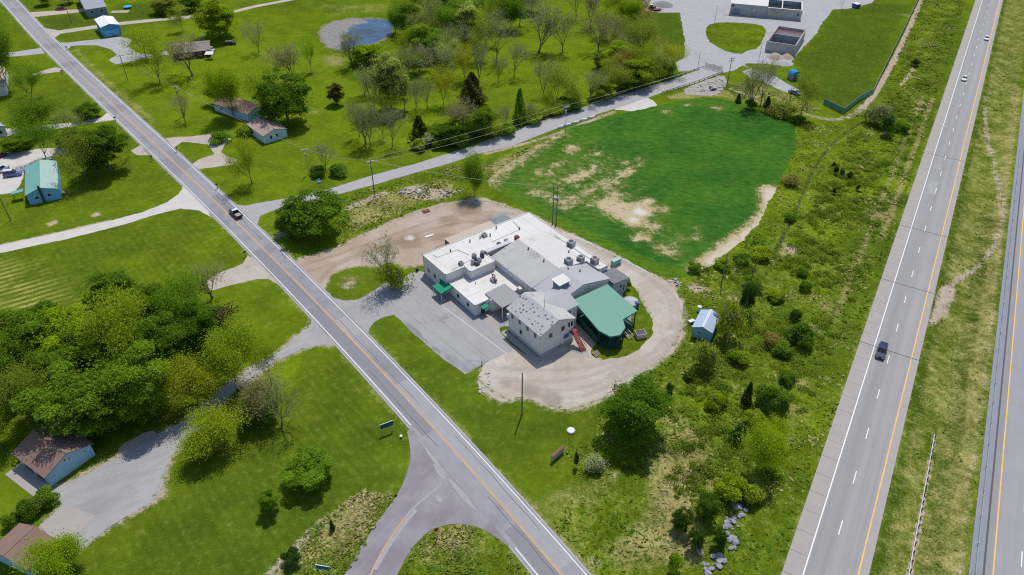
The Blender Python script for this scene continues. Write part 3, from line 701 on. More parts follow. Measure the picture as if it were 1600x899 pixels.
def grass_material():
    t = NT('grass ground')
    p = t.pos()
    at = {k: t.attr(k) for k in ('rough', 'dry', 'dirt', 'tone', 'stripe', 'mow', 'mud')}
    n_big = t.noise(p, 0.022, 3.0, 0.55)
    n_mid = t.noise(p, 0.13, 4.0, 0.6)
    n_small = t.noise(p, 0.62, 6.0, 0.72)
    n_fine = t.noise(p, 3.2, 3.0, 0.7)
    tone = t.math('ADD', t.math('ADD', at['tone'], t.math('MULTIPLY', t.math('SUBTRACT', n_big, 0.5), 1.6)), t.math('MULTIPLY', t.math('SUBTRACT', n_mid, 0.5), 1.0))
    tf = t.ramp(tone, -0.9, 0.9)
    c = t.mix(tf, (0.064, 0.104, 0.009), (0.140, 0.203, 0.007))
    c = t.mix(t.math('MULTIPLY', t.ramp(n_small, 0.50, 0.78), 0.55), c, (0.19, 0.225, 0.055))
    c = t.mix(t.math('MULTIPLY', t.ramp(t.noise(p, 0.33, 5.0, 0.7), 0.56, 0.74), 0.38), c, (0.040, 0.080, 0.006))
    # mowing lines
    w = t.n("ShaderNodeTexWave", wave_type='BANDS', bands_direction='X'); w.inputs['Scale'].default_value = 0.19; w.inputs['Distortion'].default_value = 1.2; w.inputs['Detail'].default_value = 2.0
    t.l(t.mapv(p, math.radians(40)), w.inputs['Vector'])
    mw = t.math('MULTIPLY', t.math('MULTIPLY', t.math('SUBTRACT', w.outputs['Fac'], 0.5), at['mow']), 0.12)
    w2 = t.n("ShaderNodeTexWave", wave_type='BANDS', bands_direction='X'); w2.inputs['Scale'].default_value = 0.16; w2.inputs['Distortion'].default_value = 0.8; w2.inputs['Detail'].default_value = 2.0
    t.l(t.mapv(p, math.radians(123)), w2.inputs['Vector'])
    c = t.mix(t.math('MULTIPLY', t.math('MULTIPLY', t.ramp(w2.outputs['Fac'], 0.35, 0.75), at['stripe']), t.ramp(n_mid, 0.3, 0.6)), c, (0.36, 0.31, 0.10))
    # brightness variation, stronger in rough grass
    amp = t.math('ADD', 0.8, t.math('MULTIPLY', at['rough'], 0.75))
    k = t.math('ADD', t.math('MULTIPLY', t.math('SUBTRACT', n_small, 0.5), 1.0), t.math('ADD', t.math('MULTIPLY', t.math('SUBTRACT', n_fine, 0.5), 1.3), t.math('MULTIPLY', t.math('SUBTRACT', n_mid, 0.5), 0.7)))
    k = t.math('ADD', t.math('ADD', t.math('MULTIPLY', k, amp), 1.0), mw)
    kc = t.n("ShaderNodeCombineXYZ")
    for i in range(3): t.l(k, kc.inputs[i])
    # dry straw
    dn = t.math('ADD', t.math('MULTIPLY', n_small, 0.55), t.math('MULTIPLY', n_mid, 0.45))
    dn = t.math('ADD', dn, t.math('MULTIPLY', t.math('SUBTRACT', n_fine, 0.5), 0.5))
    df = t.ramp(t.math('ADD', at['dry'], t.math('SUBTRACT', dn, 0.5)), 0.33, 0.78, 0.0, 0.85)
    c = t.mix(df, c, (0.33, 0.27, 0.115))
    c = t.mix(1.0, c, kc.outputs[0], 'MULTIPLY')
    dirtc = t.mix(t.ramp(n_small, 0.3, 0.7), (0.36, 0.27, 0.185), (0.46, 0.385, 0.30))
    di = t.ramp(t.math('ADD', at['dirt'], t.math('MULTIPLY', t.math('SUBTRACT', dn, 0.5), 1.1)), 0.42, 0.66)
    c = t.mix(di, c, dirtc)
    mu = t.ramp(t.math('ADD', at['mud'], t.math('MULTIPLY', t.math('SUBTRACT', dn, 0.5), 1.2)), 0.4, 0.7)
    c = t.mix(mu, c, (0.055, 0.050, 0.040))
    h = t.math('ADD', t.math('MULTIPLY', n_small, 1.0), t.math('MULTIPLY', n_fine, 0.5))
    b = t.n("ShaderNodeBump"); b.inputs['Distance'].default_value = 0.5
    t.l(t.math('ADD', 0.12, t.math('MULTIPLY', at['rough'], 0.35)), b.inputs['Strength']); t.l(h, b.inputs['Height'])
    t.principled(c, 1.0, 0, 0.0, b.outputs[0])
    return t.mat
M['grass'] = grass_material()
gme = fast_mesh('ground', np.stack([gx, gy, gz], -1), F, M['grass'])
for k, a in A.items():
    at = gme.attributes.new(k, 'FLOAT', 'POINT'); at.data.foreach_set("value", a.astype(np.float32))
gme.polygons.foreach_set("use_smooth", [True] * len(gme.polygons))
ground = tag(link('ground', gme), 'green spring grass land with worn and dry patches', kind='structure')
def ground_z(x, y):
    i = int(np.clip(np.searchsorted(xs, x), 1, nx - 1)); j = int(np.clip(np.searchsorted(ysg, y), 1, ny - 1))
    Z = gz.reshape(ny, nx)
    return float(min(Z[j, i], Z[j - 1, i], Z[j, i - 1], Z[j - 1, i - 1]))

# grass islands lying on top of gravel or dirt
def island(pts, label, z=0.055, amp=0.4):
    P = ragged(resample(chaikin(xy(pts), 1), 0.7), amp, 0.6, RNG.random() * 40)
    me = cdt_mesh('grass_island', P, z, M['grass'])
    n = len(me.vertices)
    for k, v in (('rough', 0.6), ('dry', 0.12), ('dirt', 0), ('tone', -0.1), ('stripe', 0), ('mow', 0), ('mud', 0)):
        at = me.attributes.new(k, 'FLOAT', 'POINT'); at.data.foreach_set("value", [v] * n)
    return tag(link('grass_island', me), label, kind='structure')
island([(1102, 47), (1110, 36), (1150, 35), (1190, 39), (1197, 48), (1193, 60), (1185, 76), (1170, 79), (1155, 86), (1125, 77), (1105, 62)], 'rounded green grass island in the gravel yard')
island([(1160, 100), (1190, 99), (1232, 106), (1245, 118), (1235, 128), (1205, 118), (1175, 108)], 'narrow grass strip between two yard tracks')
island([(777, 514), (790, 509), (800, 513), (846, 558), (840, 564), (815, 552), (795, 535)], 'green grass strip along the front of the two storey wing', 0.058, 0.15)
island([(918, 552), (935, 562), (970, 560), (1000, 545), (1020, 520), (1022, 500), (1000, 470), (990, 445), (978, 440), (970, 470), (990, 500), (975, 530), (930, 535)], 'weedy green patch round the green pavilion', 0.055, 0.5)

# ---------------------------------------------------------------- crop field
FIELD = [(758, 288), (775, 268), (800, 252), (835, 232), (870, 208), (920, 191), (1000, 171), (1060, 159), (1110, 152), (1150, 160), (1190, 172), (1230, 187), (1246, 205), (1241, 235), (1226, 270), (1212, 300), (1196, 325), (1188, 345), (1165, 372), (1135, 397), (1108, 420), (1070, 434), (1040, 434), (1005, 419), (975, 403), (925, 378), (885, 360), (840, 335), (800, 314)]
FP = ragged(resample(chaikin(xy(FIELD), 1), 0.9), 0.6, 0.5, 3)
fp = [tuple(p) for p in FP]
a = np.array(fp)
ix, iy = np.meshgrid(np.arange(a[:, 0].min(), a[:, 0].max(), 1.5), np.arange(a[:, 1].min(), a[:, 1].max(), 1.5))
ix, iy = ix.ravel() + NPR.uniform(-.3, .3, ix.size), iy.ravel() + NPR.uniform(-.3, .3, ix.size)
ok = inside(fp, ix, iy) & (seg_dist(fp, ix, iy) > 0.5)
PAINT_KEEP = list(PAINT); PAINT.clear()
paint_poly('bare', [(928, 318), (945, 308), (965, 312), (985, 318), (1005, 312), (1020, 318), (1024, 330), (1010, 345), (985, 358), (965, 345), (940, 335)], 0.75, 1.6)
paint_poly('bare', [(905, 268), (930, 258), (940, 262), (922, 278), (890, 290), (872, 284)], 0.7, 1.5)
for u, v, r, s in ((1000, 332, 4.5, 1.0), (990, 345, 4, .95), (962, 308, 4, .65), (945, 290, 5, .62), (975, 272, 3, .75), (985, 268, 2.4, .7), (978, 255, 2.0, .7), (930, 320, 3, .62), (880, 320, 4, .6), (865, 310, 4, .6), (840, 302, 4, .6), (895, 232, 3.0, .8), (890, 238, 2, .7), (868, 258, 2.5, .65), (1015, 315, 2.0, .9), (1035, 328, 3, .6), (1020, 355, 4, .6), (1005, 370, 3, .7), (992, 374, 1.6, .9), (1045, 392, 4, .58), (1030, 385, 3, .55), (850, 270, 4, .55), (885, 325, 2, .7), (900, 318, 3, .6), (915, 300, 3, .58), (960, 285, 3.5, .6), (1000, 250, 3, .45), (930, 240, 3, .55), (1085, 372, 3, .45), (1090, 360, 2, .45), (1060, 375, 3, .4), (1180, 400, 4, .5), (1040, 175, 2.5, .55), (1075, 165, 2, .6), (1120, 170, 2.5, .6)):
    paint_blob('bare', u, v, r, s)
paint_line('bare', [(1205, 300), (1212, 330), (1195, 350), (1165, 375), (1130, 400), (1100, 425)], 2.0, 0.85, 4.0)
paint_line('bare', [(760, 288), (800, 252), (870, 208)], 1.5, 0.55, 6)
paint_poly('bare', [(800, 285), (850, 245), (930, 225), (985, 250), (1010, 300), (960, 345), (880, 330)], 0.30, 8)
paint_line('bare', [(870, 318), (920, 300), (965, 280), (1000, 258)], 0.5, 0.5, 2.2)
paint_line('yel', [(758, 288), (840, 335), (925, 378), (1005, 419), (1070, 434), (1135, 397)], 2.0, 0.9, 4.0)
paint_poly('yel', [(758, 288), (870, 208), (960, 185), (940, 250), (900, 300), (860, 335)], 0.6, 9)
PAINT_F = list(PAINT); 
fme = cdt_mesh('field', FP, 0.03, None, inner=[(x, y) for x, y in zip(ix[ok], iy[ok])])
fv = np.zeros(len(fme.vertices) * 3); fme.vertices.foreach_get("co", fv); fv = fv.reshape(-1, 3)
for k in ('bare', 'yel'):
    at = fme.attributes.new(k, 'FLOAT', 'POINT'); at.data.foreach_set("value", eval_paint(k, fv[:, 0], fv[:, 1]).astype(np.float32))
PAINT[:] = PAINT_KEEP
fd = seg_dist(fp, fv[:, 0], fv[:, 1])
wave = np.array([mnoise.noise(Vector((x * 0.25 + y * 0.12, y * 0.9 - x * .3, 1.0))) for x, y in fv[:, :2]])
fv[:, 2] = 0.03 + np.clip(fd / 3, 0, 1) * (0.16 + 0.13 * wave)
fme.vertices.foreach_set("co", fv.ravel()); fme.polygons.foreach_set("use_smooth", [True] * len(fme.polygons)); fme.update()
def field_material():
    t = NT('crop field'); p = t.pos()
    bare, yel = t.attr('bare'), t.attr('yel')
    n1 = t.noise(p, 0.05, 3); n2 = t.noise(t.mapv(p, math.radians(-8), (0.55, 1.2, 1)), 0.62, 5, 0.72); n3 = t.noise(p, 0.45, 5, 0.7); n4 = t.noise(p, 3.0, 3, 0.7)
    c = t.mix(t.ramp(n1, 0.3, 0.7), (0.028, 0.108, 0.014), (0.060, 0.148, 0.018))
    c = t.mix(t.math('MULTIPLY', t.ramp(t.math('ADD', yel, t.math('MULTIPLY', t.math('SUBTRACT', n3, .5), .8)), 0.3, 0.9), 0.85), c, (0.085, 0.165, 0.012))
    k = t.math('ADD', 1.0, t.math('ADD', t.math('MULTIPLY', t.math('SUBTRACT', n2, 0.5), 2.0), t.math('MULTIPLY', t.math('SUBTRACT', n4, 0.5), 0.6)))
    kc = t.n("ShaderNodeCombineXYZ")
    for i in range(3): t.l(k, kc.inputs[i])
    c = t.mix(1.0, c, kc.outputs[0], 'MULTIPLY')
    f = t.math('ADD', bare, t.math('ADD', t.math('MULTIPLY', t.math('SUBTRACT', n3, 0.5), 1.5), t.math('MULTIPLY', t.math('SUBTRACT', n4, 0.5), 1.1)))
    c = t.mix(t.math('MULTIPLY', t.ramp(f, 0.10, 0.5), 0.7), c, (0.14, 0.165, 0.035))
    soil = t.mix(t.ramp(bare, 0.7, 1.0), (0.46, 0.37, 0.22), (0.60, 0.56, 0.50))
    c = t.mix(t.ramp(f, 0.34, 0.72), c, soil)
    t.principled(c, 1.0, 0, 0.0, t.bump(n2, 0.6, 0.5))
    return t.mat
fme.materials.clear(); fme.materials.append(field_material())
tag(link('field', fme), 'dark green crop field with bare pale soil patches', kind='structure')
SHEETS.append(fp[::6])

# ---------------------------------------------------------------- pond
POND = [(495, 50), (505, 40), (520, 33), (540, 29), (570, 28), (600, 29), (620, 35), (617, 47), (605, 60), (590, 69), (560, 75), (535, 82), (510, 76), (500, 63)]
sheet('pond_bank', POND, 0.022, M['bank'], 1.6, 1, label='muddy bank round the pond')
def water_material():
    t = NT('pond water'); p = t.pos()
    n = t.noise(p, 0.06, 4, 0.6); n2 = t.noise(p, 0.5, 4, 0.6)
    sx = t.n("ShaderNodeSeparateXYZ"); t.l(p, sx.inputs[0])
    edge = t.attr('scum')
    f = t.ramp(t.math('ADD', edge, t.math('MULTIPLY', t.math('SUBTRACT', n, 0.5), 1.6)), 0.42, 0.58)
    scum = t.mix(t.ramp(n2, 0.3, 0.7), (0.16, 0.15, 0.13), (0.24, 0.22, 0.20))
    c = t.mix(f, t.mix(t.ramp(t.noise(p, 0.08, 3), .45, .6), (0.022, 0.065, 0.14), (0.010, 0.016, 0.014)), scum)  # reflected blue sky and dark reflections are mixed into the water's base colour
    pr = t.principled(c, t.math('ADD', 0.04, t.math('MULTIPLY', f, 0.7)), 0, 0.5, t.bump(t.noise(p, 1.5, 2), 0.05, 0.05))
    return t.mat
wp = chaikin(xy(POND), 2); cc = sum((Vector(p) for p in wp), Vector((0, 0))) / len(wp)
wp = [cc + (p - cc) * 0.93 for p in wp]
wme = cdt_mesh('pond', ragged(resample(wp, 1.0), 1.3, .3, 9), 0.032, water_material(), inner=[tuple(cc + Vector((math.cos(k) * r, math.sin(k) * r))) for r in (3, 7, 11) for k in np.arange(0, 6.28, .5)])
wv = np.zeros(len(wme.vertices) * 3); wme.vertices.foreach_get("co", wv); wv = wv.reshape(-1, 3)
oc = G(582, 55)
at = wme.attributes.new('scum', 'FLOAT', 'POINT'); at.data.foreach_set("value", np.clip(np.hypot((wv[:, 0] - oc.x) / 13, (wv[:, 1] - oc.y) / 32) - 0.42, 0, 1).astype(np.float32))
tag(link('pond', wme), 'small farm pond with blue water and grey scum', kind='structure')
# ---------------------------------------------------------------- building materials
M['white_wall'] = surf('white painted wall', (0.66, 0.65, 0.63), 0.08, 0.5, 4.0, 0.7, stain=((0.50, 0.48, 0.45), 0.25, 0.58, 0.72))
M['white_roof'] = surf('white membrane roof', (0.66, 0.64, 0.605), 0.06, 0.25, 3.0, 0.7, tint=(0.60, 0.575, 0.53), stain=((0.49, 0.465, 0.42), 0.16, 0.57, 0.74))
M['old_roof'] = surf('aged pale roof', (0.44, 0.43, 0.405), 0.11, 0.3, 3.0, 0.8, stain=((0.30, 0.285, 0.26), 0.35, 0.56, 0.72), streak=(0.65, 0.08, 0.5, 0.07))
M['metal_roof'] = surf('grey metal roof', (0.37, 0.375, 0.385), 0.07, 0.3, 3.0, 0.55, 0.0, 0.4, streak=(0.65, 0.05, 2.2, 0.06))
M['dark_roof'] = surf('dark grey roof', (0.17, 0.175, 0.18), 0.12, 0.4, 4.0, 0.8)
M['fascia'] = surf('pale fascia', (0.60, 0.60, 0.58), 0.06)
M['green_roof'] = surf('green metal roof', (0.078, 0.258, 0.182), 0.05, 0.3, 3.0, 0.5, 0.0, 0.4, streak=(-0.92, 0.05, 2.0, 0.05))
M['green_dark'] = surf('dark green timber', (0.012, 0.060, 0.045), 0.15, 0.8, 5.0, 0.7)
M['green_awning'] = surf('bright green awning', (0.01, 0.24, 0.14), 0.08, 0.8, 5.0, 0.7)
M['glass'] = plain('dark window glass', (0.02, 0.025, 0.035), 0.12, 0.0, 0.6)
M['trim'] = plain('white trim', (0.66, 0.66, 0.65), 0.6)
M['dark'] = plain('dark metal', (0.05, 0.05, 0.055), 0.6)
M['steel'] = plain('galvanised steel', (0.42, 0.43, 0.44), 0.45, 0.35)
M['ac_grey'] = plain('grey unit casing', (0.36, 0.36, 0.35), 0.6)
M['rust'] = surf('rusty metal', (0.25, 0.075, 0.04), 0.25, 1.5, 7.0, 0.85)
M['red_paint'] = surf('red painted steel', (0.30, 0.05, 0.05), 0.15, 1.0, 6.0, 0.6)
M['brown_roof'] = surf('brown shingle roof', (0.235, 0.150, 0.122), 0.14, 0.5, 5.0, 0.9, bump=0.4)
M['blue_wall'] = surf('pale blue siding', (0.30, 0.50, 0.62), 0.08, 0.5, 4.0, 0.75)
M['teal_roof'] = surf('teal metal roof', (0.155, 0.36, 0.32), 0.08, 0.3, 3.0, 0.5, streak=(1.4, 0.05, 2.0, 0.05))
M['pale_teal_roof'] = surf('pale teal roof', (0.33, 0.46, 0.41), 0.07, 0.3, 3.0, 0.5)  # paler teal, used on one slope of the teal house roof
M['bright_blue_wall'] = surf('bright blue siding', (0.16, 0.44, 0.68), 0.08, 0.5, 4.0, 0.7)
M['slate_roof'] = surf('slate grey roof', (0.30, 0.32, 0.35), 0.1, 0.4, 4.0, 0.8)
M['slate_wall'] = surf('slate blue siding', (0.20, 0.26, 0.33), 0.08, 0.5, 4.0, 0.8)
M['blue_metal'] = surf('pale blue metal roof', (0.42, 0.50, 0.63), 0.07, 0.4, 4.0, 0.4, 0.2, 0.5)
M['tan_roof'] = surf('tan roof', (0.43, 0.33, 0.26), 0.1, 0.4, 4.0, 0.8)
M['conc_wall'] = surf('weathered concrete wall', (0.40, 0.41, 0.41), 0.14, 0.6, 5.0, 0.85, stain=((0.24, 0.26, 0.28), 0.35, 0.54, 0.70))
M['wood'] = surf('weathered timber', (0.30, 0.22, 0.15), 0.2, 1.2, 7.0, 0.85)
M['tan_trailer'] = surf('tan trailer roof', (0.48, 0.40, 0.31), 0.12, 0.5, 4.0, 0.8)
M['blue_paint'] = plain('blue paint', (0.03, 0.07, 0.30), 0.5)
def spotted_roof():
    t = NT('patched shingle roof'); o = t.obj()
    n = t.noise(o, 0.5, 4); n2 = t.noise(o, 5, 3)
    v = t.n("ShaderNodeTexVoronoi"); v.inputs['Scale'].default_value = 1.05; v.inputs['Randomness'].default_value = 0.75
    t.l(o, v.inputs['Vector'])
    spot = t.ramp(v.outputs['Distance'], 0.20, 0.32, 1, 0)
    c = t.mix(t.ramp(n, .3, .7), (0.40, 0.40, 0.40), (0.46, 0.455, 0.45))
    c = t.mix(t.math('MULTIPLY', spot, t.ramp(n2, 0.2, 0.5)), c, (0.11, 0.085, 0.095))
    t.principled(c, 0.85, 0, 0.2)
    return t.mat
M['spotted'] = spotted_roof()

# ---------------------------------------------------------------- generic small houses
def window(parent, x, y, z, w, h, ang, deep=0.09, shade=None):
    """dark pane with a white frame, centred at x,y,z; outward direction is ang"""
    o = MB().box((0, 0, 0), (w, deep, h)).build('window', shade or M['glass'], parent)
    o.location = (x, y, z); o.rotation_euler = (0, 0, ang + math.pi / 2)
    f = MB()
    for c, d in (((0, 0, h / 2 + .05), (w + .2, deep + .05, .1)), ((0, 0, -h / 2 - .05), (w + .2, deep + .09, .1)), ((-w / 2 - .05, 0, 0), (.1, deep + .05, h)), ((w / 2 + .05, 0, 0), (.1, deep + .05, h))):
        f.box(c, d)
    f.build('window_frame', M['trim'], o)
    return o
def gable_house(name, label, cat, E1, E2, E3, h, rise, wall, roof, over=0.35, wins=(), doors=(), group=None, along=True, roof2=None, z0=0.0, thick=0.16):
    """E1, E2: the two eave corners of the near end (pixels at height h); E3: the far eave corner on E1's side.
    along=True: the ridge runs from the near end to the far end."""
    a, b, c = G(*E1, h), G(*E2, h), G(*E3, h)
    X = (b - a); X.z = 0; Wd = X.length; X.normalize()
    Y = (c - a); Y.z = 0
    L = Y.dot(Vector((-X.y, X.x, 0))); Yn = Vector((-X.y, X.x, 0))
    if L < 0: L, Yn = -L, -Yn
    root = empty(name, (a + X * (Wd / 2)).xy.to_3d() + Vector((0, 0, z0)), math.atan2(X.y, X.x))
    tag(root, label, cat, group)
    W, LL = Wd - 2 * over, L - 2 * over
    y0, y1 = over, over + LL
    hw = W / 2
    def rz_(x, y):       # underside of the roof
        return (h + rise * (1 - abs(x) / (Wd / 2))) if along else (h + rise * (1 - abs(y - L / 2) / (L / 2)))
    m = MB()
    if along:
        q = 0.02 + rise * over / (Wd / 2)
        prof = [(-hw, 0), (hw, 0), (hw, h + q - .05), (0, h + rise - .05), (-hw, h + q - .05)]
        vs = [(x, y0, z) for x, z in prof] + [(x, y1, z) for x, z in prof]
    else:
        q = rise * over / (L / 2)
        prof = [(y0, 0), (y1, 0), (y1, h + q - .05), (L / 2, h + rise - .05), (y0, h + q - .05)]
        vs = [(-hw, y, z) for y, z in prof] + [(hw, y, z) for y, z in prof]
    fs = [(0, 1, 2, 3, 4), (9, 8, 7, 6, 5)] + [(i, i + 5, (i + 1) % 5 + 5, (i + 1) % 5) for i in range(5)]
    m.add(vs, fs).build('wall', wall, root)
    for s in (-1, 1):
        r = MB()
        if along:
            p = [(0, 0, h + rise), (s * Wd / 2, 0, h), (s * Wd / 2, L, h), (0, L, h + rise)]
        else:
            e = 0 if s < 0 else L
            p = [(-Wd / 2, L / 2, h + rise), (-Wd / 2, e, h), (Wd / 2, e, h), (Wd / 2, L / 2, h + rise)]
        p = [(x, y, z + thick) for x, y, z in p]
        nrm = (Vector(p[1]) - Vector(p[0])).cross(Vector(p[2]) - Vector(p[1]))
        if nrm.z < 0: p.reverse()
        r.slab(p, thick * 0.9).build('roof', roof if s < 0 or roof2 is None else roof2, root)
    r = MB()
    if along: r.tube((0, 0, h + rise + thick + .01), (0, L, h + rise + thick + .01), 0.09, n=6)
    else: r.tube((-Wd / 2, L / 2, h + rise + thick + .01), (Wd / 2, L / 2, h + rise + thick + .01), 0.09, n=6)
    r.build('ridge_cap', roof, root)
    for side, t, zc, w, hh in wins:
        if side == 'near': window(root, -hw + t * W, y0 - .02, zc, w, hh, -math.pi / 2)
        elif side == 'left': window(root, -hw - .02, y0 + t * LL, zc, w, hh, math.pi)
        elif side == 'right': window(root, hw + .02, y0 + t * LL, zc, w, hh, 0)
    for side, t, w, hh, mt in doors:
        d = MB().box((0, 0, hh / 2), (w, .1, hh)).build('door', mt, root)
        k = MB().box((w / 2 - .15, -.07, hh * .48), (.07, .08, .14)).build('handle', M['dark'], d)
        if side == 'near': d.location = (-hw + t * W, y0 - .02, .02)
        elif side == 'left': d.location = (-hw - .02, y0 + t * LL, .02); d.rotation_euler = (0, 0, -math.pi / 2)
        elif side == 'right': d.location = (hw + .02, y0 + t * LL, .02); d.rotation_euler = (0, 0, math.pi / 2)
    root['W'], root['L'] = W, LL
    return root

# ---------------------------------------------------------------- the white commercial building
AX = Vector((0.60486, -0.79633, 0)); BX = Vector((0.79633, 0.60486, 0))
O0 = G(660.6, 399, 5.5); O0.z = 0
ANG = math.atan2(AX.y, AX.x)
def LP(a, b, z=0): return (a, b, z)          # the root Empty carries the building frame: x = a, y = b
bld = empty('commercial_building', O0, ANG)
tag(bld, 'large white rambling commercial building with flat and gabled roofs by the parking lot', 'building')
def flat_wing(name, poly, z, wall, roof, par=0.25, t=0.22):
    MB().prism(poly, 0, z - .02).build('wall', wall, bld)
    n = len(poly)
    P = [Vector(p) for p in poly]
    MB().prism(poly, z - .018, z + .06).build('roof', roof, bld)
    e = MB()
    for i in range(n):
        a, b = P[i], P[(i + 1) % n]
        d = (b - a); Ln = d.length; c = (a + b) / 2
        e.box((c.x, c.y, z + .1), (Ln + t, t, par + .12), math.atan2(d.y, d.x))
    return e.build('roof_edge', roof, bld)
A_POLY = [(0, 0), (10.3, 0), (10.3, 5.4), (12.8, 5.4), (12.8, 12.6), (8.3, 12.6), (8.3, 19.6), (10.2, 19.6), (10.2, 30.2), (30.6, 30.2), (30.6, 33.1), (0, 33.1)]
A_POLY = [(p[0], p[1]) for p in reversed(A_POLY)]
def ccw(P):
    s = sum(P[i][0] * P[(i + 1) % len(P)][1] - P[(i + 1) % len(P)][0] * P[i][1] for i in range(len(P)))
    return P if s > 0 else list(reversed(P))
flat_wing('tall_wing', ccw(A_POLY), 5.5, M['white_wall'], M['white_roof'], 0.08)
flat_wing('low_wing', ccw([(10.32, 0.5), (21.5, 0.5), (21.5, 4.4), (22.6, 4.6), (22.6, 13.4), (12.82, 13.4), (12.82, 12.62), (12.82, 5.38), (10.32, 5.38)]), 3.1, M['white_wall'], M['white_roof'], 0.06)
MB().prism(ccw([(8.32, 12.62), (10.38, 12.62), (10.38, 19.58), (8.32, 19.58)]), 0, 2.9).build('roof', M['dark_roof'], bld)  # low roof in the recess, coloured dark for the shade of the gap
def gable_wing(a0, a1, b0, b1, h0, h1, ridge_b, zr, wall, roofL, roofR, over=0.3, axis='a'):
    """ridge along a at b = ridge_b; eave heights h0 at b0 and h1 at b1"""
    T = (lambda a, b, z: (a, b, z)) if axis == 'a' else (lambda a, b, z: (b, a, z))
    pr = [(b0, 0), (b1, 0), (b1, h1), (ridge_b, zr), (b0, h0)]
    m = MB()
    vs = [T(a0, b, z) for b, z in pr] + [T(a1, b, z) for b, z in pr]
    fs = [(0, 1, 2, 3, 4), (9, 8, 7, 6, 5)] + [(i, i + 5, (i + 1) % 5 + 5, (i + 1) % 5) for i in range(5)]
    m.add(vs, fs).build('wall', wall, bld)
    for (be, he, rf) in ((b0, h0, roofL), (b1, h1, roofR)):
        s = -1 if be < ridge_b else 1
        sl = (zr - he) / abs(ridge_b - be)
        p = [T(a0 - over, ridge_b, zr + .16), T(a1 + over, ridge_b, zr + .16), T(a1 + over, be + s * over, he - sl * over + .16), T(a0 - over, be + s * over, he - sl * over + .16)]
        nrm = (Vector(p[1]) - Vector(p[0])).cross(Vector(p[2]) - Vector(p[1]))
        if nrm.z < 0: p.reverse()
        MB().slab(p, 0.14).build('roof', rf, bld)
# middle gable: old pale roof, then grey metal on the lower end
gable_wing(10.4, 26.2, 13.45, 30.15, 5.2, 5.55, 21.5, 7.0, M['white_wall'], M['old_roof'], surf('beige membrane roof', (.56, .535, .50), .08, .3, 3, .8, stain=((.46, .43, .39), .3, .55, .7)), 0.12)
gable_wing(26.5, 34.2, 13.7, 30.1, 5.1, 5.0, 21.8, 7.15, M['white_wall'], M['metal_roof'], M['metal_roof'], 0.25)
# dark lean-to at the back corner
MB().prism(ccw([(30.65, 30.2), (35.6, 30.2), (35.6, 35.0), (30.65, 35.0)]), 0, 3.9).build('wall', surf('blue grey siding', (0.36, 0.40, 0.45), 0.07), bld)
MB().slab([(30.62, 30.15, 4.5), (35.9, 30.15, 4.5), (35.9, 35.3, 4.0), (30.62, 35.3, 4.0)], 0.15).build('roof', M['dark_roof'], bld)
# two storey wing
MB().box((36.0, 2.5, .06), (12.6, 1.6, .12)).build('walkway', M['concrete'], bld)
gable_wing(30.2, 41.5, 3.6, 12.7, 6.5, 6.5, 8.15, 8.4, M['white_wall'], M['spotted'], M['old_roof'], 0.35)
MB().box((35.85, 8.15, 0.45), (11.5, 9.3, 0.9)).build('foundation', M['conc_wall'], bld)
# connecting wing
gable_wing(9.6, 16.6, 30.6, 38.2, 6.2, 6.2, 34.4, 7.7, M['white_wall'], M['metal_roof'], M['metal_roof'], 0.25, axis='b')
# grey entrance canopy on the patio
cn = MB().slab([(19.5, 4.7, 3.5), (26.2, 4.7, 3.45), (26.2, 10.4, 3.75), (19.5, 10.4, 3.8)], 0.18).build('canopy', surf('canopy metal', (.30,.30,.30), .07, streak=(.92, .05, 2.2, .06)), bld)
for a, b in ((26.0, 4.9), (26.0, 10.2)): MB().box((a, b, 1.65), (.14, .14, 3.3)).build('post', M['trim'], bld)
MB().box((29.9, 5.0, 3.6), (1.6, 2.4, .9)).build('porch_hood', M['white_roof'], bld)
# front windows, doors, awnings
for a in (2.4, 5.2, 7.9): window(bld, a, -.02, 2.3, 1.0, 1.1, -math.pi / 2)
window(bld, -.02, 6, 2.4, 1.0, 1.1, math.pi); window(bld, -.02, 14, 2.4, 1.0, 1.1, math.pi)
for a in (14.6, 18.6): window(bld, a, .48, 1.7, 1.0, 1.1, -math.pi / 2)
for a, z in ((31.6, 5.0), (34.2, 5.2), (34.6, 2.6), (37.0, 5.2), (39.6, 5.0)): window(bld, a, 3.58, z, 0.8, 1.2, -math.pi / 2)
for b, z, w in ((6.2, 5.0, 1.0), (9.6, 5.2, 1.0), (11.3, 5.4, .5), (12.1, 5.3, .6)): window(bld, 41.52, b, z, w, 1.2, 0)
window(bld, 38.22, 14.2, 5.0, .9, 1.0, 0)
window(bld, 35.62, 32.8, 2.4, .8, .9, 0); window(bld, 35.62, 33.9, 1.6, .5, 1.9, 0)
dr = MB().box((8.9, -.03, 1.1), (1.1, .1, 2.1)).build('door', M['green_dark'], bld); MB().box((9.25, -.1, 1.1), (.06, .06, .18)).build('handle', M['steel'], dr)
dr = MB().box((21.52, 2.6, 1.1), (.1, 1.0, 2.1)).build('door', M['green_dark'], bld); MB().box((21.6, 2.95, 1.1), (.06, .06, .18)).build('handle', M['steel'], dr)
aw = MB().slab([(8.6, -2.9, 2.55), (12.4, -2.9, 2.55), (12.4, .4, 3.0), (8.6, .4, 3.0)], 0.3).build('awning', M['green_awning'], bld)
for a in (8.75, 12.25): MB().box((a, -2.75, 1.15), (.1, .1, 2.3)).build('awning_post', M['trim'], aw)
aw = MB().slab([(21.55, 1.7, 2.7), (22.9, 1.7, 2.35), (22.9, 3.5, 2.35), (21.55, 3.5, 2.7)], 0.12).build('awning', M['green_awning'], bld)
# step with planter by the door
MB().box((12.0, -2.2, .2), (1.2, 1.0, .4)).build('step', M['concrete'], bld)
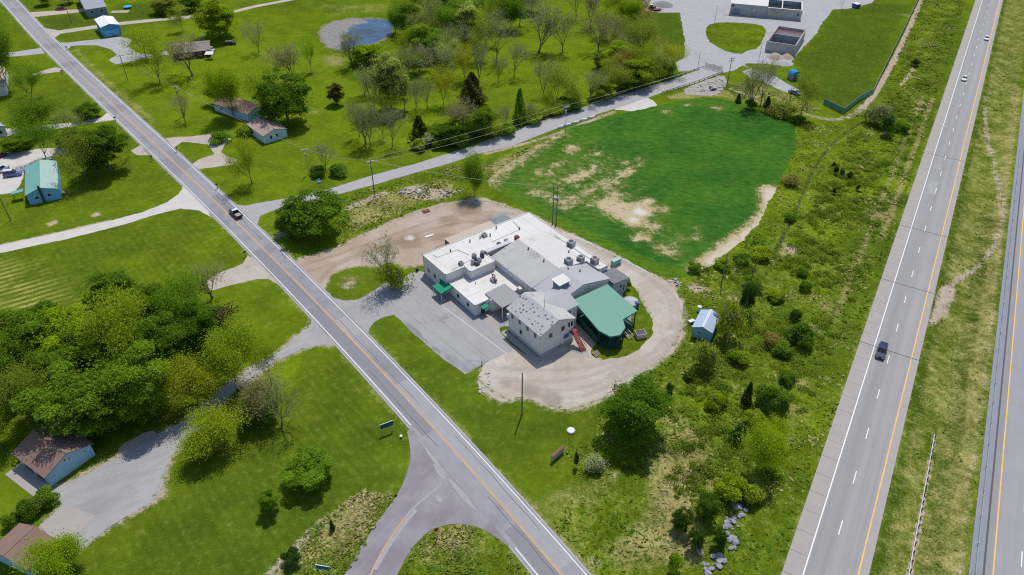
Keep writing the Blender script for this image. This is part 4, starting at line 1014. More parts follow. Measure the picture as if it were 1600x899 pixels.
# roof cupola
MB().box((30.7, 18.2, 7.0), (2.2, 2.9, 1.8)).build('cupola_wall', M['slate_wall'], bld)
MB().slab([(29.2, 16.4, 8.1), (32.2, 16.4, 7.9), (32.2, 20.0, 7.9), (29.2, 20.0, 8.1)], .16).build('cupola_roof', M['white_roof'], bld)
# chimneys, vents, roof units
def ac(a, b, z, s=1.1, hh=1.0, mt='ac_grey', rz=0.0):
    u = MB().box((0, 0, hh / 2), (s, s, hh)).build('air_conditioner', M[mt], bld, bevel=.04)
    u.location = (a, b, z); u.rotation_euler = (0, 0, rz)
    g = MB().tube((0, 0, hh), (0, 0, hh + .05), s * .38, n=14).build('fan_guard', M['dark'], u)
    l = MB()
    for i in range(4): l.box((0, -s / 2 - .005, .2 + i * hh * .2), (s * .86, .03, hh * .1))
    l.build('louvre', M['dark'], u)
    return u
def vent(a, b, z, r=.16, hh=.7):
    v = MB().tube((a, b, z), (a, b, z + hh), r, n=8).build('roof_vent', M['dark'], bld)
    MB().tube((a, b, z + hh), (a, b, z + hh + .14), r * 1.7, r * .6, n=8).build('vent_cap', M['steel'], v)
ac(18.8, 31.6, 5.6, 1.7, 1.3, 'ac_grey', .3); ac(25.4, 28.9, 5.8, 1.5, 1.3, 'ac_grey', .2); ac(27.8, 31.3, 5.6, 1.6, 1.4, 'ac_grey', .1)
ac(25.2, 25.2, 6.35, 1.6, 1.5)
for a, b, z in ((21.1, 28.9, 5.75), (27.4, 23.2, 6.7), (29.2, 25.3, 6.2), (15.2, 20.9, 6.85), (21.4, 20.7, 6.85), (2.8, 6.3, 5.5), (2.2, 12.5, 5.5), (2.4, 15.5, 5.5), (5.1, 26.0, 5.5), (-0.0 + 1.1, 21.5, 5.5), (3.0, 18.2, 5.5)): vent(a, b, z)
ac(2.3, 16.9, 5.56, 1.2, .8); ac(9.0, 5.2, 5.56, 1.0, .8); ac(8.4, 22.6, 5.56, 1.0, 1.0, 'rust')
# cluster of kitchen fans and ducts
duct = MB()
duct.box((8.9, 16.4, 5.95), (1.3, 7.6, .7))
duct.build('duct', M['steel'], bld)
for a, b, s, hh, mt in ((8.2, 9.6, .9, 1.1, 'ac_grey'), (9.4, 9.0, 1.0, .9, 'dark'), (10.6, 9.4, .9, 1.2, 'ac_grey'), (11.4, 8.2, 1.0, .8, 'dark'), (10.6, 7.6, .8, 1.3, 'ac_grey'), (9.6, 11.0, .8, 1.3, 'dark'), (8.3, 12.2, 1.0, .9, 'ac_grey'), (7.6, 17.6, .9, .7, 'dark'), (7.4, 20.0, .9, .7, 'ac_grey')):
    e = MB().box((0, 0, hh * .35), (s, s, hh * .7)).tube((0, 0, hh * .7), (0, 0, hh), s * .55, s * .3, 10).build('exhaust_fan', M[mt], bld); e.location = (a, b, 5.56)
# red topped kitchen fan on the low roof
kf = MB().box((0, 0, .4), (1.3, 1.1, .8)).build('exhaust_fan', M['ac_grey'], bld); kf.location = (16.4, 9.4, 3.16)
rg = MB()
for i in range(12):
    t0, t1 = i * math.pi / 6, (i + 1) * math.pi / 6
    rg.tube((.55 * math.cos(t0), .1, 1.35 + .55 * math.sin(t0)), (.55 * math.cos(t1), .1, 1.35 + .55 * math.sin(t1)), .13, n=5)
rg.box((.9, .1, .6), (.5, .5, .4))
rg.build('fan_hood', M['rust'], kf)
for a, b in ((11.9, 4.8), (14.7, 5.4)): vent(a, b, 3.1, .1, .3)
MB().box((23.3, 12.0, 3.6), (1.2, .8, .9)).build('roof_hatch', M['white_roof'], bld)
# gas pipes, membrane seams and gutters
pp_ = MB()
for q in ([(1.5, 2.0), (3.0, 2.2), (3.2, 8.0), (7.0, 9.0)], [(5.6, 17.0), (5.2, 26.0), (1.2, 27.0)], [(13.0, 31.2), (29.5, 31.4)], [(9.6, 2.0), (8.8, 8.6)]):
    for a_, b_ in zip(q, q[1:]): pp_.tube((*a_, 5.68), (*b_, 5.68), .06, n=5)
pp_.build('roof_pipe', M['steel'], bld)
sm_ = MB()
for i in range(10): sm_.box((5.1, 1.6 + i * 3.15, 5.566), (9.8, .06, .012))
for i in range(3): sm_.box((12.6 + i * 2.6, 6.9, 3.166), (.06, 11.6, .012))
sm_.build('membrane_seam', M['old_roof'], bld)
gt_ = MB()
gt_.tube((10.3, 13.25, 5.2), (26.2, 13.25, 5.2), .09, n=5).tube((29.9, 3.2, 6.4), (41.8, 3.2, 6.4), .09, n=5)
gt_.build('gutter', M['trim'], bld)
for a_, b_, z_ in ((.2, -.08, 5.4), (10.1, -.08, 5.4), (41.3, 3.45, 6.3), (30.4, 3.45, 6.3), (21.3, .42, 3.0)): MB().tube((a_, b_, 0), (a_, b_, z_), .06, n=5).build('downpipe', M['trim'], bld)
# roof ridge pipes and the mast
MB().tube((36.6, 8.4, 8.3), (36.6, 8.4, 10.6), .05, n=5).build('mast', M['dark'], bld)
# red steel stair at the gable end of the two storey wing
st = empty('staircase', (0, 0, 0), 0, bld); tag(st, 'red painted steel outside staircase')
NS = 14
for i in range(NS):
    t = i / (NS - 1)
    MB().box((42.3 + 3.2 * t, 12.4, 3.3 * (1 - t) + .12), (.34, 1.15, .06)).build('tread', M['red_paint'], st)
s_ = MB()
for sd_ in (-.6, .6):
    s_.tube((42.0, 12.4 + sd_, 3.3), (45.7, 12.4 + sd_, .05), .09, n=5)
s_.build('stringer', M['red_paint'], st)
h_ = MB()
for sd_ in (-.6, .6):
    h_.tube((41.9, 12.4 + sd_, 4.4), (45.7, 12.4 + sd_, 1.0), .05, n=5)
    for i in range(6):
        t = i / 5; h_.tube((42.1 + 3.5 * t, 12.4 + sd_, 3.3 * (1 - t)), (42.1 + 3.5 * t, 12.4 + sd_, 3.3 * (1 - t) + 1.05), .035, n=5)
h_.build('handrail', M['red_paint'], st)
MB().box((41.95, 12.3, 3.28), (.8, 1.9, .1)).build('landing', M['red_paint'], st)
fl = MB().box((41.75, 10.6, 2.6), (.05, 1.3, .9)).build('blue_banner', M['blue_paint'], bld)

# ---------------------------------------------------------------- green pavilion
pav = empty('pavilion', O0, ANG); tag(pav, 'open timber pavilion with a flat green metal roof and dark deck', 'pavilion')
def inv(u, v, z):
    p = G(u, v, z) - Vector((O0.x, O0.y, 0)); return (p.dot(AX), p.dot(BX), z)
top = [inv(895, 469, 5.4), inv(936, 517, 4.4), inv(954, 526, 4.2), inv(969, 523, 4.2), inv(977, 512, 4.25), inv(973, 499, 4.45), inv(996, 486, 4.45), inv(949, 444, 5.4)]
# fit one plane so that the sheet is flat
T = np.array(top); c_ = np.linalg.lstsq(np.c_[T[:, :2], np.ones(len(T))], T[:, 2], rcond=None)[0]
top = [(x, y, c_[0] * x + c_[1] * y + c_[2]) for x, y, _ in top]
if sum(top[i][0] * top[(i + 1) % 8][1] - top[(i + 1) % 8][0] * top[i][1] for i in range(8)) < 0: top.reverse()
MB().slab(top, .12).build('roof', M['green_roof'], pav)
cen = Vector((sum(p[0] for p in top) / 8, sum(p[1] for p in top) / 8, 0))
fa = MB()
for i in range(8):
    a, b = Vector(top[i]), Vector(top[(i + 1) % 8])
    n_ = Vector(((b - a).y, -(b - a).x, 0)).normalized() * .05
    fa.add([a + n_, b + n_, b + n_ - Vector((0, 0, .38)), a + n_ - Vector((0, 0, .38)), a - n_, b - n_, b - n_ - Vector((0, 0, .38)), a - n_ - Vector((0, 0, .38))], [(0, 1, 2, 3), (7, 6, 5, 4), (0, 4, 5, 1), (3, 2, 6, 7)])
fa.build('fascia', surf('green fascia', (0.05, 0.22, 0.15), .06), pav)
ins = [(cen + (Vector((p[0], p[1], 0)) - cen) * .93, p[2]) for p in top]
for q, z in ins:
    MB().box((q.x, q.y, z / 2 - .1), (.2, .2, z - .2)).build('post', M['green_dark'], pav)
dk = [((cen + (Vector((p[0], p[1], 0)) - cen) * .97).x, (cen + (Vector((p[0], p[1], 0)) - cen) * .97).y) for p in top]
MB().prism(dk, .05, .55).build('deck', M['green_dark'], pav)
rl = MB()
for i in range(8):
    a, b = Vector((*dk[i], 0)), Vector((*dk[(i + 1) % 8], 0))
    for z in (1.0, 1.5): rl.tube(a + Vector((0, 0, z)), b + Vector((0, 0, z)), .05, n=4)
    k = max(2, int((b - a).length / .45))
    for j in range(k): p = a.lerp(b, j / k); rl.tube(p + Vector((0, 0, .55)), p + Vector((0, 0, 1.5)), .025, n=4)
rl.build('railing', M['green_dark'], pav)
wl = MB()
wl.box((41, 16.9, 1.5), (10, .12, 2.0), -.2); wl.build('side_screen', M['green_dark'], pav)
stp = MB()
for i in range(4): stp.box((47.6 + .28 * i, 13.9, .5 - .13 * i), (.3, 1.6, .12))
stp.build('steps', M['wood'], pav)

# ---------------------------------------------------------------- other buildings
gr = gable_house('garage', 'brown roofed pale blue garage beside the grey gravel driveway', 'garage', (70, 749), (147, 694), (12, 714), 2.8, 1.9, M['blue_wall'], M['brown_roof'], 0.45, wins=(('near', .43, 3.4, .35, .45), ('near', .52, 3.0, .35, .35), ('near', .14, 1.9, .3, .3), ('near', .84, 2.3, .3, .3)), doors=(('left', .3, 2.6, 2.3, M['dark']), ('left', .7, 2.6, 2.3, M['dark'])))  # left doors: dark panels standing in for the shaded open bays
v_ = MB().tube((1.2, gr['L'] * .7, 4.0), (1.2, gr['L'] * .7, 5.0), .14, n=8).build('roof_vent', M['trim'], gr)
MB().prism([(-gr['W'] / 2 - 3.0, 0.2), (-gr['W'] / 2 - .02, .2), (-gr['W'] / 2 - .02, gr['L'] + 0.6), (-gr['W'] / 2 - 3.0, gr['L'] + .6)], 0, .07).build('concrete_apron', M['concrete'], gr)
gable_house('house', 'brown roofed house cut off at the lower left corner', 'house', (92, 846), (31, 818), (40, 892), 2.7, 1.5, M['blue_wall'], M['brown_roof'], 0.4)
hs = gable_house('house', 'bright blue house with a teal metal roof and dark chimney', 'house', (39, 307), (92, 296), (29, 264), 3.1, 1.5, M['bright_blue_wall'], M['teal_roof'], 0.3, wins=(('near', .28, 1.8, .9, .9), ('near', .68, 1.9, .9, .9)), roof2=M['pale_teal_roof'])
MB().box((-.35, .1, 2.6), (.55, .5, 5.4)).build('chimney', M['dark'], hs)
MB().slab([(-8.1, 4.6, 2.3), (-5.0, 4.6, 2.6), (-5.0, 6.6, 2.6), (-8.1, 6.6, 2.3)], .12).build('porch_roof', M['teal_roof'], hs)
for x, y in ((-7.9, 4.75), (-7.9, 6.45)): MB().box((x, y, 1.1), (.12, .12, 2.2)).build('porch_post', M['dark'], hs)
pr = MB().box((hs['W'] / 2 + .75, 3.2, .3), (1.4, 1.8, .5)).box((hs['W'] / 2 + 1.4, 3.2, .9), (.08, 1.8, .7)).build('porch', M['wood'], hs)
gable_house('cottage', 'pale blue cottage with a faded brown roof, nearer of the two', 'cottage', (411, 214), (449, 202), (393, 193), 2.8, 1.3, surf('pale blue white siding', (.46, .60, .68), .06), surf('faded brown roof', (0.37, 0.27, 0.235), .12, .5, 5), 0.3, wins=(('near', .3, 1.7, .7, 1.2), ('near', .56, 1.7, .7, 1.2)))
gable_house('cottage', 'long pale blue cottage half hidden behind leafy trees', 'cottage', (387, 180), (416, 167), (337, 160), 2.8, 1.3, M['blue_wall'], M['brown_roof'], 0.3, wins=(('near', .4, 1.6, .8, .9), ('left', .8, 1.6, .9, .9)), doors=(('near', .75, .9, 2.0, M['dark']),))
gg = gable_house('garage', 'bright blue garage with a white metal roof by the grey driveway', 'garage', (157, 44), (187, 39), (146, 31), 4.4, 1.0, surf('garage blue', (.07, .30, .52), .07), surf('white metal roof', (.78, .76, .76), .05, .3, 3, .5), 0.2, doors=(('near', .3, 2.8, 2.7, M['bright_blue_wall']), ('near', .72, 2.8, 2.7, M['bright_blue_wall'])))
gable_house('house', 'slate grey house with a pale roof beyond the blue garage', 'house', (133, 16), (167, 11), (120, -10), 4.0, 2.0, M['slate_wall'], M['slate_roof'], 0.4, wins=(('near', .25, 2.6, 1.2, 1.1), ('near', .75, 2.6, 1.2, 1.1)), along=False)
gable_house('house', 'low brown house behind the bare brown tree', 'house', (271, 85), (329, 79), (262, 70), 2.7, 1.3, surf('red brown brick', (.13, .05, .045), .12), surf('grey brown roof', (.24, .20, .17), .12), 0.4, wins=(('near', .3, 1.5, 1.4, 1.0), ('near', .7, 1.5, 1.2, 1.0)), along=False)
gable_house('house', 'pale blue roofed house cut by the left edge', 'house', (-24, 208), (9, 198), (-34, 165), 3.0, 1.2, M['white_wall'], M['blue_metal'], 0.3, wins=(('near', .7, 1.6, .9, 1.0),))
gable_house('house', 'tan roofed house at the left edge behind dark trunks', 'house', (-22, 142), (9, 137), (-30, 112), 3.0, 1.2, M['white_wall'], M['tan_roof'], 0.3)
sh = gable_house('shed', 'small pale blue metal shed standing alone in the scrub', 'shed', (1081, 512), (1113, 522), (1092, 484), 2.7, 0.9, surf('teal siding', (.19, .38, .43), .08), M['blue_metal'], 0.15, wins=(('near', .38, 1.9, .7, .5),))
MB().box((0, sh['L'] / 2 + .15, 3.80), (.5, sh['L'] + .3, .06)).build('ridge_flashing', M['trim'], sh)
MB().box((sh['W'] * .28, sh['L'] - .5, 3.44), (1.5, .9, .10)).build('skylight', M['blue_paint'], sh)
# little grey shed behind the building
s2 = empty('shed', (O0 + AX * -6.0 + BX * 27.8), ANG); tag(s2, 'low grey hip roofed shed behind the flat white roof', 'shed')
MB().box((0, 0, 1.3), (3.2, 4.6, 2.6)).build('wall', M['slate_wall'], s2)
MB().add([(-2, -2.7, 2.6), (2, -2.7, 2.6), (2, 2.7, 2.6), (-2, 2.7, 2.6), (0, -1.2, 3.4), (0, 1.2, 3.4)], [(0, 1, 4), (1, 2, 5, 4), (2, 3, 5), (3, 0, 4, 5), (3, 2, 1, 0)]).build('roof', surf('shed shingles', (.24, .26, .27), .1), s2)
MB().box((-.2, -2.33, 1.0), (1.2, .1, 2.0)).build('door', M['dark'], s2)
# parked box trailer
tr = empty('box_trailer', O0 + AX * -3.9 + BX * 9.6, ANG); tag(tr, 'long tan roofed box trailer parked behind the white building', 'trailer')
MB().box((0, 7.2, 2.35), (2.5, 14.4, 2.7)).build('body', M['white_wall'], tr, bevel=.05)
MB().box((0, 7.2, 3.74), (2.56, 14.46, .1)).build('roof', M['tan_trailer'], tr)
MB().box((0, -.03, 2.4), (2.3, .08, 2.4)).build('door', M['blue_paint'], tr)
for y in (11.5, 12.7):
    for x in (-1.0, 1.0): MB().tube((x - .15, y, .5), (x + .15, y, .5), .5, n=14).build('wheel', M['dark'], tr)
MB().box((0, 2.5, .55), (.3, .3, 1.1)).build('landing_leg', M['steel'], tr)

# ---------------------------------------------------------------- water plant
def frame_from(E1, E2, E3, h):
    a, b, c = G(*E1, h), G(*E2, h), G(*E3, h)
    X = (b - a); X.z = 0; W = X.length; X.normalize(); Yn = Vector((-X.y, X.x, 0)); L = (c - a).dot(Yn)
    return a.xy.to_3d(), math.atan2(X.y, X.x), W, abs(L)
p0, an, W, L = frame_from((1198, 65), (1244, 72), (1224, 42), 4.2)
tk = empty('concrete_tank', p0, an); tag(tk, 'open topped square concrete tank with two basins', 'tank')
wm = M['conc_wall']
for c, d in (((W / 2, .2, 2.1), (W, .4, 4.2)), ((W / 2, L - .2, 2.1), (W, .4, 4.2)), ((.2, L / 2, 2.1), (.4, L - .8, 4.2)), ((W - .2, L / 2, 2.1), (.4, L - .8, 4.2)), ((W / 2, L * .55, 2.0), (W - .8, .3, 4.0))):
    MB().box(c, d).build('wall', wm, tk)
rim = MB()
for c, d in (((W / 2, .2, 4.25), (W + .2, .55, .1)), ((W / 2, L - .2, 4.25), (W + .2, .55, .1)), ((.2, L / 2, 4.25), (.55, L - .6, .1)), ((W - .2, L / 2, 4.25), (.55, L - .6, .1))): rim.box(c, d)
rim.build('rim', M['concrete'], tk)
MB().box((W / 2, L * .27, .8), (W - .9, L * .45, .1)).build('water', plain('dark tank water', (.015, .02, .02), .1), tk)
MB().box((W / 2, L * .77, 3.2), (W - .9, L * .4, .1)).build('water', surf('brown tank water', (.16, .10, .09), .3, .8, 4, .2), tk)
MB().box((W * .55, L * .12, 1.2), (1.6, .8, .8)).build('pump', M['steel'], tk)
p0, an, W, L = frame_from((1150, 8), (1254, 17), (1164, -4), 4.6)
pb = empty('plant_building', p0, an); tag(pb, 'long weathered concrete plant building with open basins at the yard', 'building')
MB().box((W * .2, L * .6, 2.6), (W * .55, L * 1.2, 5.2)).build('wall', wm, pb)
MB().box((W * .2, L * .6, 5.25), (W * .57, L * 1.24, .14)).build('roof', M['white_roof'], pb)
x0 = W * .48
for c, d in ((((x0 + W) / 2, .2, 2.3), (W - x0, .4, 4.6)), (((x0 + W) / 2, L - .2, 2.3), (W - x0, .4, 4.6)), ((W - .2, L / 2, 2.3), (.4, L - .8, 4.6)), ((x0 + (W - x0) * .42, L / 2, 2.3), (.35, L - .8, 4.6))): MB().box(c, d).build('wall', wm, pb)
rim = MB()
for c, d in ((((x0 + W) / 2, .25, 4.66), (W - x0, .8, .12)), (((x0 + W) / 2, L - .2, 4.66), (W - x0, .6, .12)), ((W - .2, L / 2, 4.66), (.6, L - 1, .12)), ((x0 + (W - x0) * .42, L / 2, 4.66), (.5, L - 1, .12))): rim.box(c, d)
rim.build('rim', M['white_roof'], pb)
MB().box(((x0 + W) / 2, L / 2, 2.6), (W - x0 - .9, L - 1, .1)).build('water', plain('basin water', (.03, .035, .04), .15), pb)
for x in (x0 + 1.6, x0 + 5.6): MB().box((x, -.04, 2.0), (1.9, .08, 1.4)).build('boarded_window', surf('plywood', (.52, .42, .28), .1), pb)
MB().box((W - 1.6, -.04, 2.6), (1.0, .1, .9)).build('window', M['glass'], pb)
MB().box((W * .02, -.04, 1.5), (3.4, .1, 3.0)).build('roller_door', M['slate_wall'], pb)
MB().box((W * .28, -.04, 2.7), (.8, .1, .9)).build('window', M['trim'], pb)
MB().box((-W * .04, -.04, 4.2), (.9, .1, .9)).build('window', M['glass'], pb)
MB().box((W * .4, -1.2, .08), (W * 1.15, 2.2, .14)).build('kerb_slab', M['concrete'], pb)
p = G(1242, 126)
k = empty('pump_house', p, .35); tag(k, 'tiny pump house with a rounded bright blue roof', 'shed')
MB().box((0, 1.4, 1.3), (3.0, 2.8, 2.6)).build('wall', M['slate_wall'], k)
rr = MB()
prof = [(-1.75, 2.5), (-1.3, 3.2), (-.5, 3.6), (.5, 3.6), (1.3, 3.2), (1.75, 2.5)]
rr.add([(x, -.2, z) for x, z in prof] + [(x, 3.0, z) for x, z in prof], [(0, 1, 2, 3, 4, 5), (11, 10, 9, 8, 7, 6)] + [(i + 6, i + 7, i + 1, i) for i in range(5)] + [(5, 11, 6, 0)])
rr.build('roof', surf('bright blue roof', (.03, .25, .42), .1), k)
MB().box((0, -.03, 1.1), (1.6, .08, 2.1)).build('door', M['dark'], k)
# ---------------------------------------------------------------- plants
def leaf_material(name, trans=0.52):
    t = NT(name)
    oi = t.n("ShaderNodeObjectInfo")
    tint = t.attr('tint')
    k = t.math('ADD', 0.55, t.math('MULTIPLY', tint, 0.9))
    kc = t.n("ShaderNodeCombineXYZ")
    for i in range(3): t.l(k, kc.inputs[i])
    c = t.mix(1.0, oi.outputs['Color'], kc.outputs[0], 'MULTIPLY')
    c = t.mix(t.math('MULTIPLY', t.ramp(tint, 0.7, 1.0), 0.35), c, (0.20, 0.21, 0.02))
    d = t.n("ShaderNodeBsdfDiffuse"); t.l(c, d.inputs[0])
    tr = t.n("ShaderNodeBsdfTranslucent"); t.l(c, tr.inputs[0])
    m = t.n("ShaderNodeMixShader"); m.inputs[0].default_value = trans
    t.l(d.outputs[0], m.inputs[1]); t.l(tr.outputs[0], m.inputs[2]); t.l(m.outputs[0], t.out.inputs[0])
    return t.mat
M['leaf'] = leaf_material('tree leaves')
M['bark'] = surf('grey brown bark', (0.15, 0.125, 0.10), 0.2, 1.0, 6.0, 0.9, space='obj')
M['twig'] = surf('bare twigs', (0.34, 0.31, 0.25), 0.2, 1.0, 6.0, 0.9, space='obj')

def leaves(P, N, size, rng, tint):
    """diamond shaped leaf tufts at P facing N"""
    n = len(P)
    N = N / (np.linalg.norm(N, axis=1, keepdims=True) + 1e-9)
    R = rng.normal(size=(n, 3)); A_ = np.cross(N, R); A_ /= np.linalg.norm(A_, axis=1, keepdims=True) + 1e-9
    B_ = np.cross(N, A_)
    s = size[:, None] * 0.5
    V = np.stack([P - A_ * s * 1.25, P - B_ * s * 0.75 + N * s * .2, P + A_ * s * 1.25, P + B_ * s * 0.75 - N * s * .15], 1).reshape(-1, 3)
    F_ = np.arange(n * 4).reshape(-1, 4)
    return V, F_, tint
def crown_mesh(name, P, N, size, rng, tint):
    V, F_, t = leaves(P, N, size, rng, tint)
    return fast_mesh(name, V, F_, M['leaf'], np.clip(t, 0, 1))
def tubes_mesh(name, segs, mat, sides=(6, 5, 4, 3, 3, 3)):
    """segs: (p0, p1, r0, r1, level)"""
    V, F_ = [], []
    by = {}
    for s in segs: by.setdefault(sides[min(s[4], len(sides) - 1)], []).append(s)
    vs, fs, base = [], [], 0
    for n, L in by.items():
        p0 = np.array([s[0] for s in L]); p1 = np.array([s[1] for s in L]); r0 = np.array([s[2] for s in L]); r1 = np.array([s[3] for s in L])
        d = p1 - p0; d /= np.linalg.norm(d, axis=1, keepdims=True) + 1e-9
        ref = np.where(np.abs(d[:, 2:3]) > .9, np.array([[1., 0, 0]]), np.array([[0, 0, 1.]]))
        a = np.cross(d, ref); a /= np.linalg.norm(a, axis=1, keepdims=True) + 1e-9; b = np.cross(d, a)
        th = np.arange(n) * 2 * math.pi / n
        ring = a[:, None] * np.cos(th)[None, :, None] + b[:, None] * np.sin(th)[None, :, None]
        v = np.concatenate([p0[:, None] + ring * r0[:, None, None], p1[:, None] + ring * r1[:, None, None]], 1)
        vs.append(v.reshape(-1, 3))
        i = np.arange(n); q = np.stack([i, (i + 1) % n, n + (i + 1) % n, n + i], -1)
        fs.append((q[None] + (np.arange(len(L)) * 2 * n)[:, None, None] + base).reshape(-1, 4))
        base += len(L) * 2 * n
    return fast_mesh(name, np.concatenate(vs), np.concatenate(fs), mat)
def grow(rng, h=10.0, spread=0.62, trunk=0.25, levels=5, kids=(5, 4, 4, 4, 3), r0=0.19, up=0.35):
    segs, tips = [], []
    def rec(p, d, ln, r, lv):
        n = 3 if lv < 2 else 2
        q = p
        for i in range(n):
            d = d + rng.normal(size=3) * 0.10 + np.array([0, 0, up * 0.06]); d /= np.linalg.norm(d)
            e = q + d * ln / n
            ra, rb = r * (1 - .4 * i / n), r * (1 - .4 * (i + 1) / n)
            segs.append((q.copy(), e.copy(), ra, rb, lv))
            if lv >= 2: tips.append((e.copy(), d.copy(), lv))
            if 0 < lv < levels - 1 and (i < n - 1 or lv == 1):           # side shoots
                rec_child(e, d, ln * .62, rb * .5, lv + 1)
            q = e
        if lv < levels - 1:
            for j in range(kids[lv]): rec_child(q, d, (h * rng.uniform(.30, .44) if lv == 0 else ln * rng.uniform(.5, .78)), rb * rng.uniform(.55, .75), lv + 1, j, kids[lv])
    def rec_child(p, d, ln, r, lv, j=None, k=1):
        ang = rng.uniform(.24, .60) * (spread / .62) * (1.0 if lv == 1 else 1.05)
        az = rng.uniform(0, 2 * math.pi) if j is None else (j + rng.uniform(-.3, .3)) * 2 * math.pi / k
        ref = np.array([1., 0, 0]) if abs(d[2]) > .8 else np.array([0, 0, 1.])
        a = np.cross(d, ref); a /= np.linalg.norm(a); b = np.cross(d, a)
        nd = d * math.cos(ang) + (a * math.cos(az) + b * math.sin(az)) * math.sin(ang) + np.array([0, 0, up * .25])
        nd /= np.linalg.norm(nd)
        rec(p, nd, ln, max(r, .012), lv)
    rec(np.zeros(3), np.array([0, 0, 1.]), h * trunk, r0, 0)
    # rescale to a height of h
    zmax = max(s[1][2] for s in segs)
    k = h / zmax
    segs = [(a * k, b * k, r1, r2, l) for a, b, r1, r2, l in segs]
    tips = [(p * k, d, l) for p, d, l in tips]
    return segs, tips
PROTO = {}
def add_proto(kind, trunk_me, crown_me):
    co = np.zeros(len(crown_me.vertices) * 3); crown_me.vertices.foreach_get("co", co); co = co.reshape(-1, 3)
    rr = np.percentile(np.hypot(co[:, 0], co[:, 1]), 97)
    PROTO.setdefault(kind, []).append((trunk_me, crown_me, float(co[:, 2].max()), float(rr)))

def make_dense(seed, h=10.0, rx=3.9, low=0.03, lobes=58, per=460, size=(.13, .27), kind='dense', narrow=0.0):
    rng = np.random.default_rng(seed)
    segs, tips = grow(rng, h * .8, .62, .28, 3, (5, 3, 3), .24)
    P, N, Sz, T_ = [], [], [], []
    zc, rz_ = h * (low + 1) / 2, h * (1 - low) / 2
    for i in range(lobes):
        u = rng.normal(size=3); u /= np.linalg.norm(u)
        k = rng.uniform(.35, .97) ** .9
        taper = 1.0 - narrow * max(0, u[2])
        c = np.array([u[0] * rx * k * taper, u[1] * rx * k * taper, zc + u[2] * rz_ * k])
        r = rng.uniform(.11, .36) * rx * (1.2 if k < .6 else .9)
        m = int(per * (r / (.235 * rx)) ** 1.7 * rng.uniform(.7, 1.1))
        d = rng.normal(size=(m, 3)); d /= np.linalg.norm(d, axis=1, keepdims=True)
        d[:, 2] = np.where(d[:, 2] < -.3, -d[:, 2] * .6, d[:, 2])
        p = c + d * r * (0.55 + .55 * rng.random((m, 1))) * np.array([1.15, 1.15, .8])
        P.append(p); N.append(d * .8 + rng.normal(size=(m, 3)) * .5 + np.array([0, 0, .75]))
        Sz.append(size[0] + (size[1] * 1.25 - size[0]) * rng.random(m) ** 1.8); lt = rng.uniform(.1, .8)
        T_.append(np.clip(lt + rng.normal(size=m) * .2, 0, 1))
    # loose sprays that roughen the outline
    m = 1100
    u = rng.normal(size=(m, 3)); u /= np.linalg.norm(u, axis=1, keepdims=True)
    P.append(np.stack([u[:, 0] * rx, u[:, 1] * rx, zc + u[:, 2] * rz_], -1) * rng.uniform(.80, 1.12, (m, 1)) * np.array([1, 1, 1])); N.append(u + rng.normal(size=(m, 3)) * .8 + np.array([0, 0, .7])); Sz.append(rng.uniform(size[0], size[1], m)); T_.append(rng.random(m))
    P, N, Sz, T_ = np.concatenate(P), np.concatenate(N), np.concatenate(Sz), np.concatenate(T_)
    ok = P[:, 2] > .25
    add_proto(kind, tubes_mesh('trunk', segs, M['bark']), crown_mesh('crown', P[ok], N[ok], Sz[ok], rng, T_[ok]))
def make_semi(seed, h=10.0, spread=.62, n_leaf=6, size=(.13, .27), kind='semi', jitter=.5, trunk=.13, up=.35, lv=3):
    rng = np.random.default_rng(seed)
    segs, tips = grow(rng, h, spread, trunk, 5, (4, 4, 3, 3, 2), .2, up)
    tp = np.array([t[0] for t in tips if t[2] >= lv])
    k = np.repeat(np.arange(len(tp)), n_leaf)
    k = k[rng.random(len(k)) < .85]
    if len(k) > 20000: k = rng.choice(k, 20000, replace=False)
    P = tp[k] + rng.normal(size=(len(k), 3)) * jitter
    cl = rng.random(len(tp))[k] * .5
    T_ = np.clip(cl + rng.random(len(k)) * .55, 0, 1)
    N = rng.normal(size=P.shape) + np.array([0, 0, 1.0])
    thick = [s for s in segs if s[4] <= 3]
    if len(thick) > 1500: thick = [s for s in thick if s[4] <= 2] + [s for s in thick if s[4] == 3][:900]
    add_proto(kind, tubes_mesh('trunk', thick, M['bark']), crown_mesh('crown', P, N, rng.uniform(size[0], size[1], len(P)), rng, T_))
